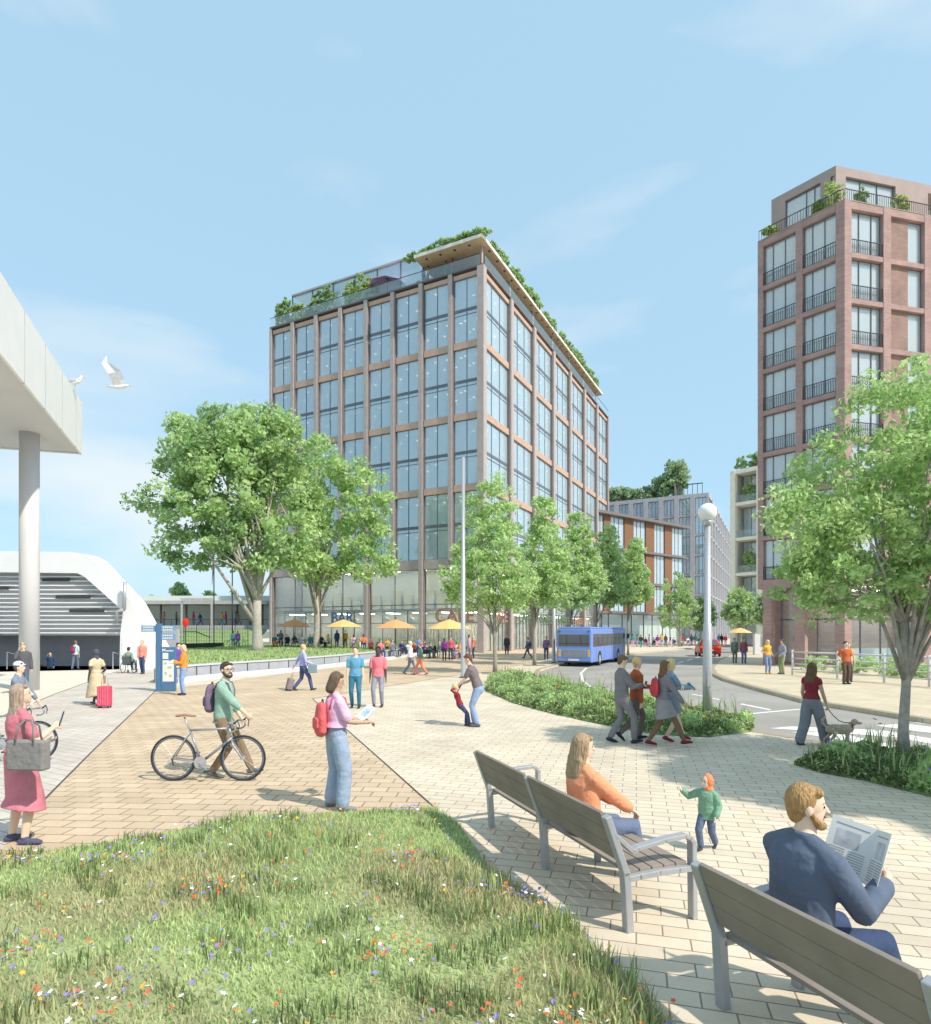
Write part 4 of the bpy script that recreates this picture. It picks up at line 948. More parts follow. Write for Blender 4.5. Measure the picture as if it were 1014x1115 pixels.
for i, (x, y, L_, h) in enumerate(((.2,7.0,1.9,.9),(.0,4.0,1.7,1.3),(0,.9,1.9,1.3),(3.2,-.3,2.2,1.4),(8.0,-.4,2.6,1.7),(13.5,-.4,2.8,2.0),(19.5,-.4,2.4,1.4),(26,-.4,3,1.6),(33,-.4,3.2,2.1),(40,-.4,3.2,2.0))):
    p = on_main(x-.9 if i < 3 else x, y); o = shrub('canopy_shrub', (p[0],p[1],zc+.3), (L_*1.5,.8,h*.72), 3200, 'low green planting on the timber roof canopy, '+pos[i], ('leafB','leafG'), .26, 'planting along the office roof canopy'); o.rotation_euler.z = A1+(R(90) if i < 3 else 0)
# roof trees on the grey building
def on_grey(x, y): c, s__ = math.cos(A1), math.sin(A1); return (GBC[0]+x*c-y*s__, GBC[1]+x*s__+y*c)
for (y, r, lab) in ((19.5,(4.6,2.5,3.6),'rounded shrub at the left of the grey office roof'),(12.5,(4.5,2.5,3.2),'low shrub left of the roof trees on the grey office'),(10,(2.6,2.4,6.0),'slim shrub tree behind the tallest one on the grey roof'),(7,(3.6,3,8.6),'tallest round tree on the grey office roof')):
    p = on_grey(3, y); o = shrub('roof_shrub', (p[0],p[1],31.5), r, 4500, lab, ('leafG','leafD'), .6, 'trees on the grey office roof'); o.rotation_euler.z = A1+R(90)
b = MB(); 
for i in range(6): b.box(-.06,.06,i*1.0-.05,i*1.0+.05,0,2.6)
b.box(-.07,.07,-.1,5.1,2.5,2.7); o = b.build('roof_screen', M['dark'], None); p = on_grey(2,1.5); o.location = (p[0],p[1],31.5); o.rotation_euler.z = A1; tag(o, 'small railing screen at the right corner of the grey office roof', 'railing')
# cream roof hedge, balcony plants
for (u, z, r, lab, mm) in ((1.9,Z4,(2.3,1,2.6),'clipped shrub on top of the cream building, left corner',('leafG','leafB')),(5.0,Z4,(2.6,1,2.3),'clipped shrub on top of the cream building beside the brick tower',('leafG','leafB')),(2.2,20.8+.46-5.2*0,(.9,.8,3.6),'slim balcony shrub on the top planted balcony of the cream building',('leafA','leafB')),(2.3,10.4+.46,(1.3,.8,3.6),'bushy balcony shrub on the middle balcony of the cream building',('leafA','leafB')),(1.6,5.2+.46,(.9,.7,2),'low balcony shrub on the lowest balcony of the cream building',('leafA','leafG'))):
    c, s__ = math.cos(A4), math.sin(A4); y = 1.1; o = shrub('balcony_shrub', (P4[0]+u*c-y*s__, P4[1]+u*s__+y*c, z+.02), r, 2400, lab, mm, .3); o.rotation_euler.z = A4
# tower terrace shrubs
def on_tw(fn, u, w): x, y, _ = fn(u, w, 0); c, s__ = math.cos(A2), math.sin(A2); return (TC[0]+x*c-y*s__, TC[1]+x*s__+y*c)
for (fn, u, r, lab, mm) in ((t2,4.6,(.55,.35,.75),'yellow-green shrub at the far left end of the tower terrace',('leafY','leafA')),(t2,.9,(.7,.45,1.5),'tallest yellow-green shrub at the tower terrace corner',('leafY','leafA')),(t2,1.7,(.4,.35,.85),'small yellow-green shrub left of the tallest one on the tower terrace',('leafY','leafA')),(t1,1.75,(.5,.35,1.05),'grey-green rounded shrub on the tower terrace in front of the penthouse window',('leafG','leafB')),(t1,4.7,(.65,.4,1.15),'yellow-green shrub on the tower terrace at the right edge',('leafY','leafA'))):
    p = on_tw(fn, u, -.55); o = shrub('terrace_shrub', (p[0],p[1],TZT+.06), (r[0]*1.1,r[1],r[2]*1.25), 3000, lab, mm, .11, 'shrubs on the tower terrace')
# hedge behind the pavement fence
for i, (px, py) in enumerate(((905,736),(940,738),(980,740),(1020,743))):
    p = G(px, py); p = (p[0]+1.2, p[1]+2.4)
    shrub('hedge_shrub', (p[0],p[1],0), (1.7,.8,.95), 1500, ['low hedge shrub behind the grey fence, just right of the embracing couple','low hedge shrub behind the fence, second from its left','low hedge shrub behind the fence, left of the tree trunk','low hedge shrub behind the fence at the right edge'][i], ('leafA','leafB'), .13, 'hedge behind the steel fence')

# ================================================================== BACKGROUND PLATFORM
Yb = 80.0
pf = empty('railway_platform', (-40,Yb,0), 0, 'long grey railway platform building on a low embankment behind a mesh fence', 'building')
def bx(name, x0, x1, y0, y1, z0, z1, m, p=pf): b = MB(); b.box(x0,x1,y0,y1,z0,z1); return b.build(name, m, p)
XL, XR = -14, 14.5
bx('deck', XL, XR, -.5, 8, 2.45, 3.0, M['concrete']); bx('back_wall', XL, XR, 3.4, 3.7, 3.01, 5.69, mat('platform_wall', (.72,.76,.7), .7, .05, .5)); bx('roof', XL, XR, -1, 8, 5.7, 6.15, M['concrete']); bx('upper_wall', XL, XR, 3, 8, 6.16, 7.0, mat('pale_cladding', (.62,.66,.62), .7, .05, .5))
for i in range(9):
    x = XL+1.2+i*3.3; bx('column', x, x+.2, -.3, -.1, 3.005, 5.69, M['dark'])
b = MB(); b.poly3([(XL,-1,2.45),(XR,-1,2.45),(XR,-7,.3),(XL,-7,.3)], (0,0,-.15)); b.build('embankment', lawn_m, pf)
b = MB(); b.box(XL,XR,-.52,-.5,3.7,3.76)
for i in range(int((XR-XL)/1)): b.box(XL+i,XL+i+.05,-.52,-.49,3.0,3.7)
b.build('railing', M['dark'], pf)
fe = empty('mesh_fence', (-40,Yb-8,0), 0, 'dark green mesh fence in front of the platform embankment', 'fence')
b = MB()
for i in range(20): b.box(XL+i*1.5,XL+i*1.5+.07,-.03,.03,0,3.0)
b.build('post', M['dark'], fe)
b = MB()
for i in range(95): b.box(XL+i*.3,XL+i*.3+.02,-.01,.01,.1,2.95)
for k in range(7): b.box(XL,XR,-.012,.012,.2+k*.45,.225+k*.45)
b.build('mesh_panel', mat('green_wire', (.05,.09,.06), .5), fe)
for i, (px, Y, ppt, rx, lab) in enumerate(((195,98,642,8,'slim rounded tree behind the railway platform, left of the sign frame'),(229,98,650,7.5,'small round tree right of the sign frame behind the platform'),(250,102,650,16,'wide low tree behind the railway platform next to the plane tree'),(163,104,655,9,'tree far behind the platform right of the station arch'))):
    X_ = (px-CX)/F*Y; zt = CAMH+(HY-ppt+7)/F*Y; r_ = rx/F*Y
    tree('background_tree', (X_,Y,0), [(0,0,zt-r_*1.4,r_,r_,r_*1.4),(.3*r_,0,zt-r_*1.7,r_*.9,r_,r_*1.2)], 2200, 50, .6, .45, ([(0,0,0),(0,0,2),(0,0,zt*.6)],[.3,.25,.15]), 5, lab, ('leafA','leafB','leafG'), 'bark', 'small trees behind the platform')
fr2 = empty('signal_gantry', ((213-CX)/F*76,76,0), 0, 'grey signal gantry frame above the platform railings', 'gantry')
for x in (-1.8,1.9): bx('post', x, x+.18, -.1, .1, 0, 5.9, M['concrete'], fr2)
bx('beam', -1.8, 2.08, -.12, .12, 5.905, 6.3, M['concrete'], fr2)
b = MB(); b.tube([(0,0,0),(0,0,3.0)], .05, 8); o1 = empty('round_sign', ((202-CX)/F*70,70,0), 0, 'red round sign on a thin post before the platform fence', 'sign'); b.build('post', M['dark'], o1)
b = MB(); b.ell((0,0,3.2),(.38,.08,.48),20,10); b.build('disc', mat('sign_red', (.75,.03,.02), .5), o1, True)
for i, (px, Y, py, lab) in enumerate(((233,70,610,'thin dark mast behind the lawn, left one of two'),(253,68,618,'thin dark mast behind the lawn, right one of two'))):
    z = CAMH+(HY-py)/F*Y; b = MB(); b.tube([(0,0,0),(0,0,z)], .07, 8); b.tube([(0,0,z),(-1.1,0,z+.15)], .05, 6); b.box(-1.5,-1.0,-.1,.1,z+.08,z+.18); o = b.build('lamp_mast', M['dark'], None); o.location = ((px-CX)/F*Y,Y,0); tag(o, lab, 'street lamp', 'thin masts behind the lawn')

# ================================================================== STREET FURNITURE
p = G(770.5,786); gl = empty('globe_lamp_post', (p[0],p[1],.12), 0, 'grey lamp post with a large white globe in the road verge', 'street lamp')
u = F/p[1]; hz = (786-572)/u
b = MB(); b.lathe([(.115,-.15),(.11,1.0),(.105,2.3),(.085,2.32),(.08,hz-.1)], 20); b.build('pole', M['steel'], gl, True)
b = MB(); b.lathe([(.075,0),(.11,.03),(.13,.1),(.12,.13)], 20, (0,0,hz-.14)); b.build('collar', M['steel'], gl, True)
b = MB(); b.ell((0,0,hz+.2),(.225,.225,.225),28,18); b.build('globe', mat('opal_globe', (.85,.87,.9), .25), gl, True)
b = MB(); b.box(-.05,.05,-.125,-.112,.75,1.15); b.build('service_door', M['concrete'], gl, bevel=.004)
for (px, by, ty, lab) in ((504.5,738,498,'tallest slim pale pole standing on the paving before the café'),(603,722,551,'slim pale pole at the kerb just left of the bus')):
    p = G(px,by); z = CAMH+(HY-ty)/F*p[1]; q = empty('flag_pole', (p[0],p[1],0), 0, lab, 'pole', 'slim pale poles')
    b = MB(); b.lathe([(.13,0),(.12,.1),(.1,z*.55),(.085,z*.551),(.075,z)], 16); b.build('pole', M['steel'], q, True); b = MB(); b.lathe([(.2,0),(.2,.03),(.14,.06)], 16); b.build('base', M['dark'], q)
# information totem
p = G(173,753); it_ = empty('information_totem', (p[0],p[1],0), R(4), 'blue wayfinding totem with map panels and finger signs', 'sign')
tb = mat('totem_blue', s2l(78,118,158), .5, .04, 4); tb2 = mat('totem_pale', s2l(120,160,190), .5, .04, 4); pap = mat('map_paper', (.8,.82,.78), .6, .08, 9); gp_ = mat('map_green', (.45,.6,.4), .6, .2, 12)
u = F/p[1]; zz = lambda py: (753-py)/u
b = MB(); b.box(-.09,.09,-.08,.08,0,zz(679)); b.build('post', tb, it_, bevel=.01)
pn = MB(); pn.box(.095,.62,-.05,.05,.02,zz(704.5)); pn = pn.build('panel', tb, it_, bevel=.008)
for (a, c, z0, z1, lx) in ((.1,.6,zz(687),zz(681),.15),(.1,.6,zz(697),zz(690),.15),(-.62,-.1,zz(688),zz(681),-.55)):
    b = MB(); b.box(a,c,-.03,.03,z0,z1); f = b.build('finger_sign', tb2, it_)
    b = MB()
    for j in range(2):
        for k in range(5): b.box(lx+k*.075,lx+k*.075+.055,-.036,-.031,z1-.09-j*.1,z1-.045-j*.1)
    b.build('lettering', M['white'], f)
b = MB(); b.box(.16,.36,-.056,-.051,zz(717.5),zz(711)); b.build('small_map', pap, pn)
b = MB(); b.box(.16,.56,-.056,-.051,zz(742),zz(719)); mp_ = b.build('map', pap, pn)
b = MB(); 
for (x, z, w_, h_) in ((.2,1.0,.12,.1),(.33,.85,.15,.09),(.22,.62,.1,.12),(.38,.55,.12,.08),(.42,1.02,.08,.12)): b.box(x,x+w_,-.06,-.057,z,z+h_)
b.build('map_area', gp_, mp_)
t_ = text('M', ((.2,-.055,zz(709.5)),0), pn, .16, M['white'], 'lettering', .004)
b = MB()
for k in range(6): b.box(.28+k*.045,.28+k*.045+.034,-.056,-.051,zz(709.3),zz(708)) 
b.build('lettering', M['white'], pn)

# ------------------------------------------------ benches
wood = mat('grey_brown_slat', (.27,.235,.205), .75, .14, 3, .15)
nt = wood.node_tree
bsteel = mat('bench_metal', (.42,.43,.46), .42, .05, 12, metal=.3)
bdir = Vector((.353,-.935)).normalized(); BA = math.atan2(bdir.y, bdir.x)   # local +x runs along the bench, local +y is the way it faces
def bench(loc, label, L_=2.6):
    root = empty('bench', (loc[0],loc[1],0), BA, label, 'bench', 'benches along the paving')
    # profile of the side frames: y forward, z up
    for i, x in enumerate((0, L_/2, L_)):
        wd = .035
        rear = [(0.0,0,0),(-.03,.0,.45),(-.19,0,.93)]
        b = MB(lambda a, y, z, x=x: (x+a, y, z))
        def bar(pts, t, b=b, wd=wd):
            # flat bar following the points in the y-z plane
            for k in range(len(pts)-1):
                (y0,z0),(y1,z1) = pts[k],pts[k+1]; d = Vector((y1-y0,z1-z0)).normalized(); n = Vector((-d.y,d.x))*t/2; e = d*t*.28
                q = [(y0-n.x-e.x,z0-n.y-e.y),(y1-n.x+e.x,z1-n.y+e.y),(y1+n.x+e.x,z1+n.y+e.y),(y0+n.x-e.x,z0+n.y-e.y)]
                b.add([(-wd,y,z) for y,z in q]+[(wd,y,z) for y,z in q], [(3,2,1,0),(4,5,6,7),(0,1,5,4),(1,2,6,5),(2,3,7,6),(3,0,4,7)])
        bar([(.03,.01),(0,.44)], .062); leg = b.build('leg', bsteel, root, bevel=.008)
        b = MB(lambda a, y, z, x=x: (x+a, y, z))
        bar([(0,.44),(-.16,.87)], .055, b) ; b.build('back_support', bsteel, root, bevel=.008)
        b = MB(lambda a, y, z, x=x: (x+a, y, z)); bar([(.02,.4),(.12,.405),(.3,.41),(.48,.405),(.6,.4)], .045, b); b.build('seat_support', bsteel, root, bevel=.006)
        if i != 1:
            b = MB(lambda a, y, z, x=x: (x+a, y, z)); bar([(.63,.01),(.625,.35),(.62,.6)], .045, b); b.build('leg', bsteel, root, bevel=.008)
            b = MB(lambda a, y, z, x=x: (x+a, y, z)); bar([(.62,.6),(.59,.64),(.54,.66),(.35,.65),(.1,.615),(.06,.6),(-.1,.74)], .036, b); b.build('armrest', bsteel, root, bevel=.006)
        else:
            b = MB(lambda a, y, z, x=x: (x+a, y, z)); bar([(.6,.01),(.6,.4)], .045, b); b.build('leg', bsteel, root, bevel=.008)
    for h in (0, L_/2):
        x0, x1 = h+.04, h+L_/2-.04
        for k in range(3):   # three broad boards of the back
            s0 = .06+k*.135; y = lambda s: -.02-.372*s; z = lambda s: .47+.93*s
            b = MB(); a, c = s0, s0+.131
            b.add([(x0,y(a),z(a)),(x1,y(a),z(a)),(x1,y(c),z(c)),(x0,y(c),z(c))]+[(x0,y(a)+.026,z(a)+.01),(x1,y(a)+.026,z(a)+.01),(x1,y(c)+.026,z(c)+.01),(x0,y(c)+.026,z(c)+.01)],
                  [(3,2,1,0),(4,5,6,7),(0,1,5,4),(1,2,6,5),(2,3,7,6),(3,0,4,7)])
            b.build('back_board', wood, root, bevel=.004)
        for k in range(5):
            b = MB(); b.box(x0-.03,x1+.03,.03+k*.112,.03+k*.112+.1,.425,.452); b.build('seat_board', wood, root, bevel=.004)
    return root
bench((.273,7.03), 'grey-slatted metal-framed bench that the woman in orange sits on')
bench((1.513,3.67), 'grey-slatted bench in the near right corner that the newspaper reader sits on')

# ------------------------------------------------ fence on the right pavement
fp = [Vector(G(863,735)), Vector(G(912,739)), Vector(G(963,743.5)), Vector(G(1012,748)), Vector(G(1066,753)), Vector(G(1125,759))]
fx_ = empty('steel_fence', (fp[0].x,fp[0].y,0), 0, 'pale steel fence of four rails along the right pavement', 'fence')
for p in fp:
    b = MB(); x, y = p.x-fp[0].x, p.y-fp[0].y; b.tube([(x,y,0),(x,y,1.28)], .045, 10); b.build('post', M['soffit'], fx_, True)
for k, z in enumerate((.3,.58,.86,1.18)):
    b = MB()
    for i in range(len(fp)-1):
        a = fp[i]-fp[0]; c = fp[i+1]-fp[0]; t = (c-a).normalized(); b.tube([(a.x+t.x*.05,a.y+t.y*.05,z),(c.x-t.x*.05,c.y-t.y*.05,z)], .03 if k < 3 else .042, 8)
    b.build('rail', M['soffit'], fx_, True)
p = G(824,713); b = MB(); b.box(-.3,.3,-.15,.15,0,2.0); bo = empty('pavement_cabinet', (p[0],p[1],0), R(10), 'pale slim cabinet on the far right pavement beside the tower column', 'cabinet'); b.build('body', M['soffit'], bo, bevel=.03); b = MB(); b.box(-.33,.33,-.18,.18,2.001,2.08); b.build('cap', M['concrete'], bo)

# ------------------------------------------------ café parasols, tables, chairs
or1 = mat('canvas_orange', (.75,.36,.16), .8, .06, 3); or2 = mat('canvas_yellow', (.8,.5,.2), .8, .06, 3); pur = mat('canvas_purple', (.72,.5,.78), .8, .06, 3)
def parasol(loc, r, h, m, label, group='café parasols'):
    root = empty('parasol', loc, 0, label, 'parasol', group); n = 8
    b = MB(); vs = [(0,0,h)]+[(r*.5*math.cos(2*math.pi*k/n), r*.5*math.sin(2*math.pi*k/n), h-.17*r) for k in range(n)]+[(r*math.cos(2*math.pi*k/n), r*math.sin(2*math.pi*k/n), h-.42*r) for k in range(n)]
    b.add(vs, [(0,1+k,1+(k+1)%n) for k in range(n)]+[(1+k,1+n+k,1+n+(k+1)%n,1+(k+1)%n) for k in range(n)]); c = b.build('canopy', m, root); sm = c.modifiers.new('solid','SOLIDIFY'); sm.thickness = .03
    for k in range(n):
        a = 2*math.pi*k/n; b = MB(); b.tube([(0,0,h-.06),(r*math.cos(a)*.99,r*math.sin(a)*.99,h-.42*r-.04)], .018, 5); b.build('rib', M['dark'], root)
    b = MB(); b.tube([(0,0,0),(0,0,h+.15)], .04, 8); b.build('pole', M['dark'], root); b = MB(); b.lathe([(.3,0),(.3,.06),(.08,.1)],14); b.build('base', M['dark'], root); return root
for i, (px, Y, r, m, lab) in enumerate(((320,63,1.75,or1,'orange café parasol, furthest left, beside the lawn tree'),(374,58,1.75,or2,'yellow café parasol under the BAR lettering'),(431,53,1.85,or1,'orange café parasol between the BAR and CAFE lettering'),(489,49.5,1.85,or2,'yellow café parasol under the CAFE lettering'))):
    z0 = .6 if i < 2 else 0
    parasol(at(px,Y)+(z0,), r, (CAMH+(HY-674.3)/F*Y)-z0, m, lab)
    # ground level beneath the raised lawn is met by the base
for j, (px, Y, lab) in enumerate(((806,66,'small yellow parasol far along the right pavement'),)):
    parasol(at(px,Y)+(0,), 1.3, 2.6, or2, lab)
p = on_main(1.3,12.6); parasol((p[0],p[1],ZT+.42), 2.2, 2.6, pur, 'purple parasol on the office roof terrace', 'roof parasol')
def chair_set():
    root = empty('cafe_table', (0,0,0)); b = MB(); b.lathe([(.38,.72),(.38,.75)],18); b.build('table_top', M['steel'], root); b = MB(); b.tube([(0,0,.02),(0,0,.72)],.03,8); b.lathe([(.22,0),(.22,.02)],14); b.build('stand', M['dark'], root); return root
def chair():
    root = empty('cafe_chair', (0,0,0)); b = MB(); b.box(-.21,.21,-.2,.22,.43,.46); b.build('seat', M['dark'], root, bevel=.01); b = MB(); b.box(-.21,.21,-.23,-.205,.5,.86); b.build('backrest', M['dark'], root)
    for x in (-.19,.19):
        b = MB(); b.tube([(x,-.21,0),(x,-.215,.86)],.014,6); b.build('leg', M['dark'], root); b = MB(); b.tube([(x,.2,0),(x,.2,.43)],.014,6); b.build('leg', M['dark'], root)
    return root
T0 = chair_set(); CH0 = chair(); used = {'t': False, 'c': False}
def put(kind, x, y, z, rz, label):
    o = (T0 if kind == 't' else CH0); 
    if used[kind]: o = copy_tree(o)
    used[kind] = True; o.location = (x,y,z); o.rotation_euler.z = rz; tag(o, label, 'table' if kind == 't' else 'chair', 'café tables on the terrace' if kind == 't' else 'chairs of the café terrace'); return o

# ================================================================== VEHICLES
busb = mat('bus_blue', s2l(122,152,222), .35, .02, 1, spec=.5); bglass = mat('bus_glass', (.12,.13,.14), .12, .1, 1.2, spec=.6); bgrey = mat('bus_grey', s2l(140,145,160), .5); amb = mat('amber_lamp', (.9,.5,.03), .35); rubber = M['black']; rim = mat('wheel_rim', (.45,.45,.48), .4, .03, 8)
pb = G(606,723.6); pe = G(644,725.6); q = Vector(pe)-Vector(pb); BAng = math.atan2(-.43,.9); Wb = 2.4; Lb = 11.4; Hb = 2.62
bus = empty('bus', (pb[0],pb[1],-.11), BAng, 'blue single-deck bus seen from behind on the road', 'bus')
# local x along rear (left to right), y forward
rounding = [(0,.12),(.05,.03),(.12,0)]
b = MB(); W_, z0b, z1b = Wb, .28, Hb
b.prism([(.06,0),(W_-.06,0),(W_,.08),(W_,Lb-.25),(W_-.15,Lb),(.15,Lb),(0,Lb-.25),(0,.08)], z0b, z1b-.12)
b.prism([(.12,.06),(W_-.12,.06),(W_-.08,.14),(W_-.08,Lb-.3),(W_-.2,Lb-.1),(.2,Lb-.1),(.08,Lb-.3),(.08,.14)], z1b-.12, z1b)
body = b.build('body', busb, bus, bevel=.05)
b = MB(); b.box(.16,W_-.16,-.02,.03,1.35,2.12); rw_ = b.build('rear_window', bglass, bus, bevel=.01)
b = MB(); b.box(W_*.5-.5,W_*.5-.47,-.03,-.021,1.36,2.11); b.box(W_*.5+.45,W_*.5+.48,-.03,-.021,1.36,2.11); b.box(.2,W_-.2,-.03,-.021,1.52,1.55); b.build('window_bar', M['dark'], rw_)
b = MB(); b.box(.42,W_-.42,-.025,.03,.62,1.13); b.build('engine_grille', bgrey, bus, bevel=.02)
b = MB(); b.box(W_*.5-.38,W_*.5+.32,-.03,.03,.38,.5); b.build('number_plate', M['white'], bus)
for x in (.14,W_-.3):
    for zz_ in (.66,.82,.98): b = MB(); b.box(x,x+.16,-.03,.02,zz_,zz_+.13); b.build('tail_light', amb, bus, bevel=.015)
for x in (.22,W_-.22): b = MB(); b.ell((x,-.0,2.32),(.06,.04,.06),12,8); b.build('roof_lamp', M['dark'], bus, True)
for side, xs in ((0,-.015),(1,W_-.02)):
    b = MB(); b.box(xs,xs+.035,.35,9.9,1.32,2.16); sw = b.build('side_window', bglass, bus)
    b = MB()
    for y in (1.6,3.0,4.4,5.8,7.2,8.6): b.box(xs-.008,xs+.043,y-.03,y+.03,1.325,2.155)
    b.box(xs-.006,xs+.041,.36,9.89,1.86,1.88); b.build('window_bar', M['dark'], sw)
    b = MB(); b.box(xs,xs+.035,10.1,10.85,.5,2.2); b.build('door', bglass, bus)
    for y in (2.2,8.3):
        w0_ = MB(); xw = .0 if side == 0 else W_-.24
        w0_.prism([(0,0)],0,0) if False else None
        b = MB(lambda a, r1, r2, xw=xw, y=y: (xw+a, y+r1, .46+r2)); n_ = 24
        vs = [(0,.46*math.cos(t*2*math.pi/n_),.46*math.sin(t*2*math.pi/n_)) for t in range(n_)]+[(.25,.46*math.cos(t*2*math.pi/n_),.46*math.sin(t*2*math.pi/n_)) for t in range(n_)]
        b.add(vs, [tuple(range(n_)), tuple(range(n_,2*n_))]+[(i,(i+1)%n_,n_+(i+1)%n_,n_+i) for i in range(n_)]); wh = b.build('wheel', rubber, bus)
        b = MB(lambda a, r1, r2, xw=xw, y=y: (xw+a, y+r1, .46+r2)); vs = [(x_,.26*math.cos(t*2*math.pi/n_),.26*math.sin(t*2*math.pi/n_)) for x_ in (-.01,.26) for t in range(n_)]
        b.add(vs, [tuple(range(n_)), tuple(range(n_,2*n_))]+[(i,(i+1)%n_,n_+(i+1)%n_,n_+i) for i in range(n_)]); b.build('rim', rim, wh)
    # dark wheel arches
    for y in (2.2,8.3):
        b = MB(); xs2 = -.006 if side == 0 else W_-.03; pts = [(xs2, y+.56*math.cos(t*math.pi/12), .46+.56*math.sin(t*math.pi/12)) for t in range(13)]; b.poly3([(x,y_,max(z_,.29)) for x,y_,z_ in pts], (.036,0,0)); b.build('wheel_arch', M['dark'], bus)
for (y0_, y1__) in ((.0,0),):
    for yy in (1.2,3.6,5.9,7.1,9.95):
        for xs in (-.004,W_-.0): b = MB(); b.box(xs,xs+.004,yy-.01,yy+.01,.36,1.28); b.build('panel_seam', M['dark'], bus)
for s__, x_ in ((-1,-.28),(1,W_+.06)):
    b = MB(); b.box(x_,x_+.22,Lb-.12,Lb-.02,1.75,2.15); mi_ = b.build('mirror', M['dark'], bus, bevel=.02)
b = MB(); b.box(.08,W_-.08,-.05,.02,.26,.36); b.build('bumper', M['dark'], bus, bevel=.02)
# red car seen from behind
redp = mat('car_red', (.5,.012,.012), .3, .03, 1, spec=.6)
pc_ = G(774,714); car = empty('car', (pc_[0],pc_[1],-.11), R(-14), 'red car driving away down the street behind the lamp post', 'car')
def loft(b, secs):
    n = len(secs[0]); vs = [p for s__ in secs for p in s__]; fs = [(i*n+j,i*n+(j+1)%n,(i+1)*n+(j+1)%n,(i+1)*n+j) for i in range(len(secs)-1) for j in range(n)]+[tuple(range(n)), tuple(range((len(secs)-1)*n,len(secs)*n))]; b.add(vs, fs)
def rr(y, hw, z0, z1, r=.12): return [(-hw+r,y,z0),(hw-r,y,z0),(hw,y,z0+r),(hw,y,z1-r),(hw-r,y,z1),(-hw+r,y,z1),(-hw,y,z1-r),(-hw,y,z0+r)]
b = MB(); loft(b, [rr(0,.82,.4,.86),rr(.08,.93,.26,1.0),rr(.8,.95,.22,1.04),rr(3.2,.95,.22,.98),rr(4.0,.9,.25,.82),rr(4.25,.75,.35,.68)])
loft(b, [[(-.82,.1,1.0),(.82,.1,1.0),(.6,.55,1.56),(-.6,.55,1.56)],[(-.85,3.3,.93),(.85,3.3,.93),(.62,2.2,1.58),(-.62,2.2,1.58)]]); b.build('body', redp, car, bevel=.03)
b = MB(); b.poly3([(-.66,.13,1.06),(.66,.13,1.06),(.52,.46,1.47),(-.52,.46,1.47)], (0,-.035,0)); b.build('rear_window', bglass, car)
for s__ in (-1,1):
    b = MB(); b.poly3([(s__*.86,.55,1.06),(s__*.86,2.9,1.03),(s__*.64,2.2,1.5),(s__*.64,.85,1.5)], (s__*.02,0,0)); b.build('side_window', bglass, car)
    b = MB(); b.box(min(s__*.9,s__*.55),max(s__*.9,s__*.55),-.02,.1,.78,.95); b.build('tail_light', mat('tail_lamp', (.85,.16,.02), .3), car, bevel=.02)
    for y in (.75,3.35):
        b = MB(); b.torus((s__*.86,y,.31),.22,.1,'x',20,8); wh = b.build('wheel', rubber, car, True); b = MB(); b.lathe([(.2,-.02),(.2,.02)],16); o = b.build('rim', rim, wh); o.location = (s__*.9,y,.31); o.rotation_euler = (0,R(90),0)
b = MB(); b.box(-.26,.26,-.03,.02,.55,.66); b.build('number_plate', mat('plate_yellow', (.75,.6,.1), .5), car); b = MB(); b.box(-.7,.7,-.06,.02,.34,.5); b.build('bumper', M['dark'], car, bevel=.02)

